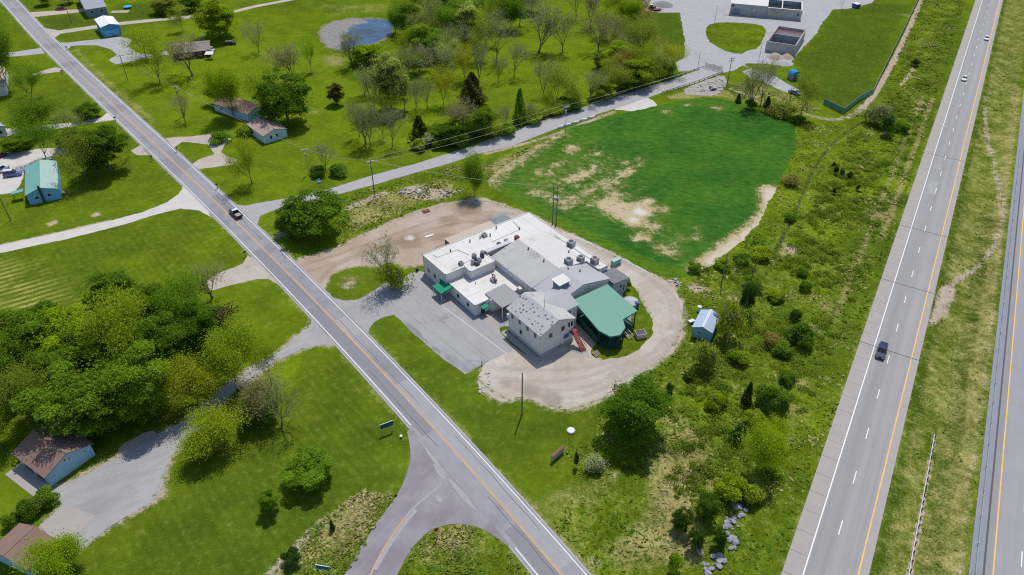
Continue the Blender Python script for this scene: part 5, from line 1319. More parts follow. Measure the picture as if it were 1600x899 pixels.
def make_bare(seed, h=10.0, spread=.6, kind='bare', bud=.9, up=.45, trunk=.17):
    rng = np.random.default_rng(seed)
    segs, tips = grow(rng, h, spread, trunk, 5, (5, 4, 3, 3, 3), .2, up)
    thick = [s for s in segs if s[4] <= 2]; thin = [s for s in segs if s[4] >= 3]
    if len(thin) > 3600: thin = [thin[i] for i in rng.choice(len(thin), 3600, replace=False)]
    tp = np.array([t[0] for t in tips if t[2] >= 3])
    k = rng.choice(len(tp), int(min(len(tp), 2600) * bud))
    P = tp[k] + rng.normal(size=(len(k), 3)) * .25
    V1, F1, T1 = leaves(P, rng.normal(size=P.shape), rng.uniform(.13, .27, len(P)), rng, rng.random(len(P)))
    tw = tubes_mesh('crown', [(a, b, max(.015, r1 * .8), .010, 4) for a, b, r1, r2, l in thin], M['twig'])
    n0 = len(tw.vertices); v0 = np.zeros(n0 * 3); tw.vertices.foreach_get("co", v0)
    nf = len(tw.polygons); f0 = np.zeros(nf * 4, dtype=np.int32); tw.loops.foreach_get("vertex_index", f0)
    me = fast_mesh('crown', np.concatenate([v0.reshape(-1, 3), V1]), np.concatenate([f0.reshape(-1, 4), F1 + n0]), M['twig'], np.concatenate([np.zeros(nf), T1]))
    me.materials.append(M['leaf'])
    mi = np.zeros(nf + len(F1), dtype=np.int32); mi[nf:] = 1
    me.polygons.foreach_set("material_index", mi)
    bpy.data.meshes.remove(tw)
    add_proto(kind, tubes_mesh('trunk', thick, M['bark']), me)
def make_cedar(seed, h=6.0, rx=1.7, kind='cedar', n=4200):
    rng = np.random.default_rng(seed)
    z = rng.random(n) ** 1.25
    prof = np.where(z < .12, .55 + z * 3.5, 1 - (z - .12) / .95) ** .8
    ang = rng.random(n) * 2 * math.pi
    wob = 1 + .22 * np.sin(ang * 3 + z * 9 + seed) + .12 * np.sin(ang * 7 + z * 17)
    rr = rx * prof * wob * (.72 + .36 * rng.random(n))
    P = np.stack([rr * np.cos(ang), rr * np.sin(ang), .15 + z * h], -1)
    N = np.stack([np.cos(ang), np.sin(ang), np.full(n, 1.0)], -1) + rng.normal(size=(n, 3)) * .5
    T_ = np.clip(.35 + .25 * np.sin(ang * 4 + z * 12) + rng.normal(size=n) * .18, 0, 1)
    segs = [(np.zeros(3), np.array([0, 0, h * .45]), .16, .11, 0), (np.array([0, 0, h * .45]), np.array([0, 0, h * .95]), .11, .02, 0)]
    for i in range(14):
        a = rng.random() * 6.28; zz = rng.uniform(.1, .85) * h; r = rx * (1 - zz / h) * .8
        segs.append((np.array([0, 0, zz]), np.array([math.cos(a) * r, math.sin(a) * r, zz + r * .25]), .035, .012, 3))
    add_proto(kind, tubes_mesh('trunk', segs, M['bark']), crown_mesh('crown', P, N, rng.uniform(.16, .32, n), rng, T_))
def make_bush(seed, h=2.6, rx=2.0, kind='bush', n=3600, size=(.14, .28), stems=9, loose=.0):
    rng = np.random.default_rng(seed)
    P, N, T_ = [], [], []
    L = 12
    for i in range(L):
        a = rng.random() * 6.28; k = rng.uniform(0, .72)
        c = np.array([math.cos(a) * k * rx, math.sin(a) * k * rx, h * rng.uniform(.22, .62)])
        r = rng.uniform(.3, .5) * rx
        m = n // L
        d = rng.normal(size=(m, 3)); d /= np.linalg.norm(d, axis=1, keepdims=True); d[:, 2] = np.abs(d[:, 2]) - .15
        P.append(c + d * r * (.6 + (.5 + loose) * rng.random((m, 1))) * np.array([1, 1, .8 * h / 2.6])); N.append(d + rng.normal(size=(m, 3)) * .5 + np.array([0, 0, .7]))
        T_.append(np.clip(rng.uniform(.15, .75) + rng.normal(size=m) * .2, 0, 1))
    P, N, T_ = np.concatenate(P), np.concatenate(N), np.concatenate(T_)
    ok = P[:, 2] > .02
    segs = []
    for i in range(stems):
        a = rng.random() * 6.28; e = np.array([math.cos(a) * rx * .6, math.sin(a) * rx * .6, h * rng.uniform(.5, .85)])
        segs += [(np.array([math.cos(a) * .12, math.sin(a) * .12, 0]), e * .5, .05, .035, 1), (e * .5, e, .035, .012, 2)]
        for j in range(4):
            q = e * rng.uniform(.5, 1); segs.append((q, q + rng.normal(size=3) * .35 * np.array([1, 1, .6]) + np.array([0, 0, .3]), .018, .01, 3))
    add_proto(kind, tubes_mesh('trunk', segs, M['twig']), crown_mesh('crown', P[ok], N[ok], rng.uniform(size[0], size[1], ok.sum()), rng, T_[ok]))

for s in range(5): make_dense(100 + s)
for s in range(2): make_dense(150 + s, rx=3.2, low=.1, narrow=.45, kind='willow', size=(.13, .25))
for s in range(4): make_semi(200 + s, spread=.66 + .06 * s)
for s in range(2): make_semi(230 + s, spread=.62, n_leaf=22, size=(.14, .28), kind='leafy', jitter=.75, trunk=.09, lv=2)
for s in range(4): make_bare(300 + s, spread=.58 + .06 * s)
for s in range(3): make_cedar(400 + s)
for s in range(4): make_bush(500 + s)
for s in range(2): make_bush(540 + s, n=1900, loose=.5, kind='thin_bush', stems=22)

COLS = {'dark': (.046, .100, .013), 'mid': (.070, .134, .015), 'bright': (.115, .185, .012), 'yellow': (.145, .175, .02), 'lime': (.125, .18, .018),
        'olive': (.105, .140, .028), 'pale': (.17, .215, .085), 'cedar': (.024, .048, .016), 'redbrown': (.052, .050, .026), 'grey': (.105, .135, .065), 'brown': (.125, .120, .050), 'deep': (.026, .062, .014), 'silver': (.17, .22, .17), 'gold': (.150, .182, .018)}
TREE_SPOTS = []
def plant(kind, u, vb, vt, w, col, label, group=None, name=None, cat=None, h=None):
    """foot at pixel (u, vb), top at row vt, crown about w pixels wide"""
    g0 = G(u, vb)
    mpp = depth_at(g0) / FPX
    th_ = math.atan2(CAM_H, g0.y); sn, cs = math.sin(th_), math.cos(th_)
    if kind in ('bare', 'semi'):                    # foot of the trunk is seen at vb
        R = w * 1.18 * mpp / 2
        B = (vb - vt) * mpp
        H = B / cs
        for _ in range(30): H += (B - (.6 * H * cs + math.hypot(R * .8 * sn, .4 * H * cs))) * .6
        b = g0
    else:                                           # crown reaches down to vb
        R = w * (1.1 if kind == 'dense' else 1.0) * mpp / 2
        E = (vb - vt) * mpp
        H = 2 * math.sqrt(max((E / 2) ** 2 - (R * sn * .92) ** 2, (.45 * R) ** 2)) / cs
        b = G(u, (vb + vt) / 2 + H / 2 * cs / mpp)
    H = max(.7, h or H)
    b.z = ground_z(b.x, b.y)
    protos = PROTO[kind]
    tm, cm, ph, pr = protos[RNG.randrange(len(protos))]
    nm = name or {'cedar': 'cedar_tree', 'bush': 'bush', 'thin_bush': 'bush'}.get(kind, 'tree')
    root = empty(nm, b, RNG.uniform(0, 6.28))
    root.scale = (R / pr, R / pr, H / ph)
    tag(root, label, cat or ('bush' if 'bush' in kind else 'tree'), group)
    t = link('trunk' if 'bush' not in kind else 'stems', tm, root)
    c = link('crown', cm, root)
    k = RNG.uniform(.88, 1.12)
    cc = [COLS[col][0] * 2.75, COLS[col][1] * 2.45, COLS[col][2] * 1.4]
    c.color = (cc[0] * k * RNG.uniform(.94, 1.06), cc[1] * k, cc[2] * k, 1)
    TREE_SPOTS.append((b.x, b.y, R))
    return root
TREES = [
 # beside the main road and round the white building
 ('dense', 491, 373, 292, 86, 'dark', 'big round dark green tree at the side road corner'),
 ('bush', 443, 366, 338, 26, 'dark', 'small dark bush left of the big round corner tree'),
 ('bush', 455, 377, 362, 14, 'mid', 'tiny shrub at the foot of the big round corner tree'),
 ('bare', 612, 452, 368, 66, 'olive', 'half bare tree on the grass island beside the parking lot'),
 ('thin_bush', 618, 455, 405, 54, 'lime', 'leafy undergrowth below the half bare tree by the parking lot'),
 ('leafy', 742, 306, 230, 40, 'mid', 'upright green tree between the side road and the dirt lot'),
 ('bare', 509, 268, 222, 34, 'grey', 'small grey bare tree above the dark hedge by the side road'),
 ('bush', 500, 276, 258, 30, 'dark', 'dark hedge bush under the small grey bare tree'),
 ('bush', 528, 273, 256, 34, 'dark', 'dark hedge bush nearest the side road, right of the small bare tree'),
 ('semi', 394, 287, 200, 56, 'lime', 'thin lime green tree beside the looping gravel driveway'),
 ('bare', 290, 193, 146, 42, 'brown', 'leaning bare brown tree in the lawn beside the main road'),
 # lawns at the far left
 ('dense', 345, 60, -4, 60, 'bright', 'round bright green tree beyond the low brown house'),
 ('semi', 286, 49, 3, 30, 'olive', 'slim sparse tree beside the thin far lane'),
 ('semi', 250, 131, 48, 54, 'lime', 'tall sparse yellow green tree right of the grey driveway'),
 ('semi', 229, 92, 38, 48, 'lime', 'sparse yellow green tree at the end of the grey driveway'),
 ('bare', 301, 119, 55, 66, 'brown', 'round bare brown tree in front of the low brown house'),
 ('dense', 262, 22, -6, 40, 'olive', 'olive green bushy tree at the top edge beyond the far lawn'),
 ('dense', 300, 18, -10, 34, 'dark', 'dark tree at the top edge right of the olive bushy tree'),
 ('dense', 72, 8, -22, 22, 'mid', 'small green tree at the top edge by the maroon car'),
 ('dense', 108, 6, -24, 20, 'dark', 'dark tree at the top edge above the pink driveway'),
 ('bare', 405, 82, 30, 40, 'grey', 'grey bare tree right of the bright round tree'),
 ('leafy', 366, 186, 94, 58, 'bright', 'bright yellow green tree over the long blue cottage'),
 ('leafy', 345, 165, 118, 44, 'lime', 'lime tree at the left end of the long blue cottage'),
 ('semi', 411, 165, 88, 66, 'lime', 'multi stemmed pale tree behind the blue cottages'),
 ('dense', 452, 196, 104, 74, 'dark', 'tall dark green tree right of the nearer blue cottage'),
 ('bare', 462, 130, 64, 54, 'brown', 'brown bare tree behind the tall dark green tree'),
 ('semi', 486, 112, 52, 24, 'bright', 'slim bright tree at the left end of the pond lawn'),
 ('semi', 430, 130, 70, 50, 'pale', 'pale sparse tree between the bright round tree and the pond lawn'),
 ('bush', 346, 222, 205, 34, 'mid', 'green shrub on the shady lawn left of the near cottage'),
 ('bush', 384, 214, 196, 30, 'lime', 'yellow green shrub at the corner of the nearer blue cottage'),
 # left edge
 ('leafy', 14, 140, 40, 60, 'mid', 'tall green tree with dark forked trunk at the left edge'),
 ('semi', 50, 154, 96, 50, 'mid', 'sparse green tree in the lawn behind the tan roofed house'),
 ('leafy', 66, 210, 148, 84, 'mid', 'wide leafy tree above the pale blue roofed house'),
 ('dense', 139, 188, 160, 36, 'dark', 'small dark green tree near the white gravel driveway'),
 ('semi', 105, 205, 165, 52, 'grey', 'sparse greyish tree leaning over the white gravel driveway'),
 ('leafy', 168, 232, 186, 56, 'bright', 'bright tree hanging over the roadside by the white driveway'),
 ('semi', 138, 284, 190, 66, 'olive', 'tall olive tree on the lawn right of the teal roofed house'),
 ('dense', 173, 272, 190, 72, 'dark', 'dense dark tree between the teal roofed house and the road'),
 ('semi', 73, 250, 182, 56, 'mid', 'thin tree directly behind the teal roofed house'),
 ('dense', 112, 232, 196, 40, 'mid', 'low green tree behind the olive tree by the teal roofed house'),
 ('semi', -4, 95, 20, 60, 'mid', 'green tree at the left edge near the far grey driveway'),
 ('dense', 30, 238, 205, 44, 'mid', 'rounded green tree behind the parked vans'),
 # the grove on the left
 ('dense', 138, 686, 558, 122, 'mid', 'large front grove tree touching the brown roofed garage'),
 ('dense', 236, 656, 536, 92, 'mid', 'front grove tree beside the grey gravel driveway'),
 ('leafy', 216, 580, 446, 100, 'lime', 'tall yellow green tree in the middle of the grove'),
 ('dense', 180, 500, 424, 74, 'dark', 'dark tree at the upper tip of the grove'),
 ('dense', 245, 520, 436, 64, 'mid', 'green tree at the back of the grove, right of its dark tip'),
 ('leafy', 292, 535, 430, 84, 'mid', 'rounded green tree at the right back of the grove'),
 ('dense', 318, 560, 470, 62, 'dark', 'dark tree on the right side of the grove behind the yellow one'),
 ('bare', 332, 466, 402, 62, 'olive', 'olive half bare tree at the back of the grove near the short driveway'),
 ('thin_bush', 346, 512, 473, 52, 'redbrown', 'reddish brown bush at the right edge of the grove'),
 ('leafy', 368, 605, 498, 92, 'lime', 'yellow green tree overhanging the long grey driveway'),
 ('leafy', 310, 640, 548, 86, 'yellow', 'broad yellow green tree leaning over the driveway bend'),
 ('dense', 110, 570, 474, 92, 'bright', 'bright green tree at the left back of the grove'),
 ('dense', 38, 585, 482, 86, 'mid', 'green tree in the back row of the grove near the left edge'),
 ('leafy', 60, 668, 560, 84, 'olive', 'olive tree in the front row of the grove near the garage roof'),
 ('dense', 8, 640, 540, 70, 'dark', 'dark tree at the left edge of the grove'),
 ('leafy', 4, 705, 610, 64, 'bright', 'bright leaved tree at the left edge above the garage'),
 ('dense', 160, 590, 495, 90, 'dark', 'dark green tree in the shaded heart of the grove'),
 ('dense', 272, 590, 490, 70, 'dark', 'dark tree right of the tall yellow green grove tree'),
 ('dense', 75, 540, 470, 66, 'dark', 'dark tree at the left back of the grove behind the bright one'),
 ('dense', 0, 545, 470, 60, 'mid', 'rounded tree at the left edge below the striped meadow'),
 ('leafy', 190, 640, 560, 70, 'dark', 'shaded tree between the two large front grove trees'),
 ('dense', 100, 640, 548, 70, 'mid', 'green tree behind the large front grove tree'),
 # lower left lawn
 ('leafy', 343, 718, 630, 98, 'lime', 'wide open lime green tree on the lawn by the driveway bend'),
 ('bare', 412, 645, 572, 76, 'brown', 'bare brown tree above the open lime green tree'),
 ('bare', 441, 665, 600, 66, 'olive', 'thin bare tree at the lawn edge right of the driveway'),
 ('dense', 405, 672, 625, 56, 'deep', 'dark shrubby tree below the bare brown tree'),
 ('bush', 385, 640, 605, 50, 'olive', 'olive bush on the grassy island by the long driveway'),
 ('semi', 425, 600, 528, 46, 'lime', 'sparse lime tree at the top of the lower lawn by the driveway'),
 ('dense', 483, 766, 698, 72, 'mid', 'round spiky green tree alone on the lower lawn'),
 ('dense', 424, 802, 762, 30, 'mid', 'young upright tree left of the round spiky lawn tree'),
 ('cedar', 520, 828, 812, 9, 'cedar', 'tiny dark conifer on the straw bank by the branch road'),
 ('bush', 457, 884, 858, 32, 'deep', 'dark shrub at the foot of the straw bank'),
 ('leafy', 96, 915, 832, 84, 'bright', 'bright thin tree over the lower left brown roof'),
 # pond side and the park beyond the side road
 ('bare', 550, 103, 44, 42, 'olive', 'bare tree leaning over the near shore of the pond'),
 ('dense', 576, 102, 66, 48, 'bright', 'round bright green bushy tree at the pond'),
 ('dense', 526, 164, 127, 24, 'redbrown', 'small round dark reddish tree alone on the lawn below the pond'),
 ('willow', 612, 174, 76, 56, 'pale', 'tall pale green willow like tree below the pond'),
 ('bare', 585, 176, 94, 56, 'grey', 'dark grey bare tree left of the tall pale tree'),
 ('bare', 562, 214, 152, 44, 'olive', 'leftmost of the three bare trees standing close together'),
 ('bare', 571, 225, 155, 48, 'olive', 'middle one of the three bare trees standing close together'),
 ('bare', 579, 229, 158, 44, 'olive', 'rightmost of the three bare trees standing close together'),
 ('bare', 599, 216, 165, 30, 'grey', 'slim bare tree behind the single bare park tree'),
 ('bare', 613, 230, 163, 50, 'grey', 'single bare park tree with forked trunk near the side road'),
 ('bare', 650, 178, 120, 34, 'grey', 'slender bare tree between the pale tree and the golden tree'),
 ('bare', 632, 172, 125, 40, 'brown', 'dark bare tree at the right foot of the tall pale tree'),
 ('semi', 693, 164, 99, 44, 'gold', 'small golden yellow tree in the park'),
 ('cedar', 738, 166, 114, 42, 'redbrown', 'broad dark reddish cedar right of the golden tree'),
 ('cedar', 657, 223, 181, 32, 'cedar', 'dark pointed cedar near the side road'),
 ('bush', 669, 230, 207, 28, 'silver', 'silvery blue green bush at the roadside'),
 ('bush', 656, 236, 216, 26, 'lime', 'yellow green bush left of the silvery bush'),
 ('dense', 704, 226, 184, 40, 'dark', 'dark roadside tree above the power line'),
 ('bare', 729, 216, 148, 50, 'brown', 'brownish bare tree below the broad dark cedar'),
 ('dense', 757, 214, 162, 36, 'mid', 'green roadside tree right of the brownish bare tree'),
 ('leafy', 735, 222, 184, 40, 'dark', 'dark leafy tree below the brownish bare tree at the roadside'),
 ('bare', 788, 206, 163, 32, 'grey', 'small grey bare tree at the roadside left of the slim cedar'),
 ('cedar', 812, 194, 140, 22, 'mid', 'slim upright cedar beside the side road'),
 ('bare', 826, 192, 156, 26, 'brown', 'small brown bare tree right of the slim upright cedar'),
 ('bare', 849, 154, 88, 50, 'grey', 'tall bare tree left of the pair near the side road'),
 ('semi', 869, 164, 90, 58, 'olive', 'wide sparse tree right of the pair near the side road'),
 ('semi', 857, 170, 138, 26, 'bright', 'bright green sapling at the foot of the wide sparse tree'),
 ('bare', 921, 160, 104, 54, 'olive', 'fan shaped bare tree beside the side road'),
 ('bare', 842, 83, 6, 62, 'grey', 'big bare tree, left of the two standing in the open park'),
 ('bare', 879, 83, 12, 52, 'olive', 'big bare tree, right of the two standing in the open park'),
 ('bare', 803, 121, 64, 46, 'grey', 'bare tree in the park left of the two big bare ones'),
 ('bare', 779, 129, 84, 28, 'grey', 'narrow bare tree next to the tall forked park tree'),
 ('bare', 776, 98, 12, 54, 'grey', 'tall forked bare tree in the upper park'),
 ('bare', 748, 130, 66, 30, 'grey', 'egg shaped grey tree in the park right of the yellow one'),
 ('semi', 727, 130, 60, 44, 'yellow', 'yellow green tree behind the egg shaped grey tree'),
 ('bare', 690, 120, 66, 76, 'grey', 'broad grey bare tree mass above the golden tree'),
 ('bare', 640, 130, 66, 44, 'olive', 'olive bare tree right of the tall pale tree'),
 ('dense', 668, 94, 38, 52, 'mid', 'green tree in the wood above the broad grey tree'),
 ('dense', 640, 58, 4, 40, 'dark', 'dark tree at the upper left of the park wood'),
 ('semi', 680, 54, -4, 44, 'grey', 'greyish sparse tree at the top of the park wood'),
 ('leafy', 706, 64, 4, 46, 'mid', 'leafy green tree in the upper park wood'),
 ('willow', 732, 66, -2, 44, 'pale', 'pale green tree in the upper park wood'),
 ('semi', 752, 40, -22, 44, 'mid', 'sparse green tree at the top edge of the park wood'),
 ('leafy', 795, 48, -14, 50, 'mid', 'leafy tree at the top edge right of the park wood'),
 ('bare', 655, 112, 72, 40, 'brown', 'small brown bare tree below the dark park wood tree'),
 ('semi', 622, 128, 78, 40, 'olive', 'olive sparse tree behind the tall pale tree'),
 ('bare', 900, 29, -32, 40, 'grey', 'dark bare tree at the top edge right of the park'),
 ('bare', 923, 46, -20, 36, 'brown', 'slim bare tree at the top edge near the yard wood'),
 ('leafy', 830, 20, -30, 44, 'bright', 'bright tree at the top edge above the big bare pair'),
 ('semi', 960, 30, -24, 50, 'lime', 'lime green tree at the top edge beside the yard fence'),
 ('leafy', 985, 38, -6, 40, 'bright', 'bright leafy tree at the yard fence'),
 ('leafy', 655, 88, 30, 46, 'lime', 'lime tree above the broad grey bare tree mass'),
 ('semi', 700, 100, 52, 48, 'pale', 'pale sparse tree just above the yellow green park tree'),
 ('leafy', 720, 48, -12, 48, 'mid', 'leafy tree at the top edge over the pale wood tree'),
 ('semi', 760, 72, 14, 46, 'lime', 'lime sparse tree left of the tall forked park tree'),
 ('leafy', 618, 52, 6, 34, 'mid', 'green tree on the right shore of the pond'),
 ('semi', 636, 92, 48, 38, 'lime', 'thin lime tree below the dark corner of the park wood'),
 ('dense', 690, 40, -14, 44, 'dark', 'dark tree at the top edge in the park wood'),
 ('semi', 600, 186, 140, 44, 'olive', 'thin olive tree in front of the tall pale tree'),
 ('bare', 668, 168, 118, 36, 'olive', 'thin olive bare tree left of the golden tree'),
 ('leafy', 770, 216, 182, 40, 'lime', 'lime hedge tree along the power line'),
 ('bush', 790, 212, 192, 34, 'mid', 'green hedge bush left of the slim upright cedar'),
 ('bush', 835, 194, 174, 36, 'lime', 'lime hedge bush right of the slim upright cedar'),
 ('bush', 720, 232, 205, 36, 'dark', 'dark hedge bush below the power line'),
 ('bush', 685, 232, 214, 26, 'dark', 'dark hedge bush right of the silvery bush'),
 ('semi', 628, 34, -16, 44, 'lime', 'lime tree at the top edge right of the pond'),
 ('semi', 662, 60, 8, 46, 'pale', 'pale wispy tree between the dark and the greyish wood trees'),
 ('bare', 715, 90, 34, 46, 'grey', 'grey wispy tree in the heart of the park wood'),
 ('semi', 742, 98, 44, 40, 'olive', 'olive wispy tree above the egg shaped grey tree'),
 ('semi', 778, 44, -18, 46, 'lime', 'lime wispy tree at the top edge above the forked park tree'),
 ('bare', 812, 40, -20, 48, 'grey', 'grey wispy tree at the top edge left of the big bare pair'),
 ('leafy', 648, 116, 80, 36, 'mid', 'low green tree right behind the tall pale tree'),
 ('semi', 625, 150, 100, 40, 'mid', 'green wispy tree against the right side of the tall pale tree'),
 ('semi', 570, 150, 104, 46, 'mid', 'green wispy tree left of the dark grey bare tree'),
 ('semi', 712, 196, 158, 40, 'olive', 'olive wispy tree left of the brownish bare tree'),
 ('semi', 940, 60, 6, 46, 'lime', 'lime wispy tree at the upper left of the yard wood'),
 ('semi', 980, 76, 20, 50, 'olive', 'olive wispy tree above the bright yard wood tree'),
 ('semi', 1010, 116, 66, 40, 'lime', 'lime wispy tree in front of the yard fence'),
 ('semi', 952, 128, 84, 40, 'lime', 'lime wispy tree left of the bright yard wood tree'),
 # wood left of the gated yard
 ('bare', 935, 80, 16, 54, 'brown', 'dark brown bare tree at the left end of the yard wood'),
 ('bare', 957, 92, 28, 52, 'brown', 'brown bare tree inside the yard wood'),
 ('semi', 1003, 98, 24, 54, 'olive', 'olive tree at the top of the yard wood by the fence'),
 ('dense', 967, 112, 62, 44, 'bright', 'bright green tree in the middle of the yard wood'),
 ('leafy', 988, 112, 66, 36, 'mid', 'green tree right of the bright yard wood tree'),
 ('dense', 996, 136, 88, 48, 'lime', 'yellow green tree at the front of the yard wood'),
 ('leafy', 962, 148, 100, 46, 'olive', 'olive leafy tree at the roadside end of the yard wood'),
 ('semi', 1018, 128, 84, 40, 'olive', 'sparse olive tree near the bridge rail'),
 ('semi', 1051, 116, 62, 46, 'yellow', 'yellow flowering tree beside the yard entrance'),
 ('semi', 1030, 122, 74, 40, 'pale', 'pale sparse tree next to the yellow flowering tree'),
 ('dense', 940, 156, 122, 38, 'lime', 'low lime tree right of the fan shaped bare tree'),
 ('dense', 980, 142, 112, 40, 'dark', 'dark low tree along the bridge rail'),
 ('leafy', 1045, 122, 92, 30, 'mid', 'small green tree at the end of the bridge rail'),
 ('bare', 972, 96, 50, 40, 'brown', 'bare brown tree right of the bright yard wood tree'),
 ('dense', 945, 108, 76, 34, 'mid', 'green undergrowth tree at the left of the yard wood'),
 # right of the bridge
 ('bare', 1172, 168, 98, 50, 'grey', 'dark forked bare tree, left one by the yard track'),
 ('bare', 1188, 166, 92, 54, 'grey', 'dark bare tree with two trunks by the yard track'),
 ('semi', 1250, 184, 110, 40, 'olive', 'thin tree behind the field by the parked blue car'),
 ('cedar', 1198, 168, 150, 12, 'cedar', 'small dark cedar at the top edge of the crop field'),
 ('cedar', 1153, 161, 146, 10, 'cedar', 'tiny dark cedar left of the dark forked bare tree'),
 ('bush', 1171, 172, 156, 18, 'dark', 'dark bush under the forked bare trees'),
 ('thin_bush', 1222, 184, 160, 44, 'olive', 'olive thicket above the far corner of the crop field'),
 ('thin_bush', 1206, 178, 165, 28, 'brown', 'brownish thicket left of the olive thicket'),
 ('bush', 1247, 193, 180, 24, 'dark', 'dark bush at the far corner of the crop field'),
 ('bush', 1383, 211, 176, 26, 'dark', 'dark green upright bush in the upper scrub'),
 ('thin_bush', 1370, 196, 160, 48, 'grey', 'grey thicket left of the dark upright scrub bush'),
 ('bush', 1405, 205, 186, 28, 'mid', 'green bush right of the dark upright scrub bush'),
 ('bush', 1428, 104, 92, 14, 'deep', 'single black green bush near the fenced lawn'),
 ('thin_bush', 1235, 290, 270, 34, 'brown', 'brownish brush at the right rim of the crop field'),
]
for tr_ in TREES: plant(*tr_)
def fill_wood(poly, n, label, group, kinds, cols, hmin, hmax, gap):
    pp = [tuple(p) for p in xy(poly)]; a = np.array(pp); got = 0
    for _ in range(n * 60):
        if got >= n: break
        x, y = RNG.uniform(a[:, 0].min(), a[:, 0].max()), RNG.uniform(a[:, 1].min(), a[:, 1].max())
        if not inside(pp, np.array([x]), np.array([y]))[0] or any((x - q[0]) ** 2 + (y - q[1]) ** 2 < gap * gap for q in TREE_SPOTS): continue
        got += 1
        tm, cm, ph, pr = RNG.choice(PROTO[RNG.choice(kinds)])
        H_, R_ = RNG.uniform(hmin, hmax), RNG.uniform(3.6, 5.4)
        root = empty('tree', (x, y, 0), RNG.uniform(0, 6.28)); root.scale = (R_ / pr, R_ / pr, H_ / ph); tag(root, label, 'tree', group)
        link('trunk', tm, root); c = link('crown', cm, root); k = RNG.uniform(.85, 1.15); cc = COLS[RNG.choice(cols)]
        c.color = (cc[0] * 2.75 * k, cc[1] * 2.45 * k, cc[2] * 1.4 * k, 1); TREE_SPOTS.append((x, y, R_))
fill_wood([(622, 2), (650, -14), (830, -14), (822, 20), (765, 66), (755, 104), (672, 112), (640, 120), (636, 60)], 58, 'wispy spring tree in the wood between the pond and the park', 'wispy trees of the park wood', ['semi', 'bare', 'leafy', 'leafy'], ['lime', 'olive', 'mid', 'pale', 'grey'], 9, 15, 4.3)
fill_wood([(935, 40), (960, 0), (998, 0), (1020, 62), (1050, 100), (1040, 116), (965, 140), (935, 150), (950, 100)], 28, 'wispy spring tree in the wood left of the gated yard', 'wispy trees of the yard wood', ['semi', 'leafy', 'semi', 'bare'], ['lime', 'olive', 'mid', 'brown'], 8, 13, 3.9)
fill_wood([(655, 236), (800, 200), (930, 160), (925, 154), (800, 186), (690, 216), (650, 224)], 12, 'leafy hedge tree along the upper side of the side road', 'hedge trees along the side road', ['leafy', 'dense', 'semi'], ['mid', 'dark', 'lime', 'olive'], 4, 7.5, 4.5)
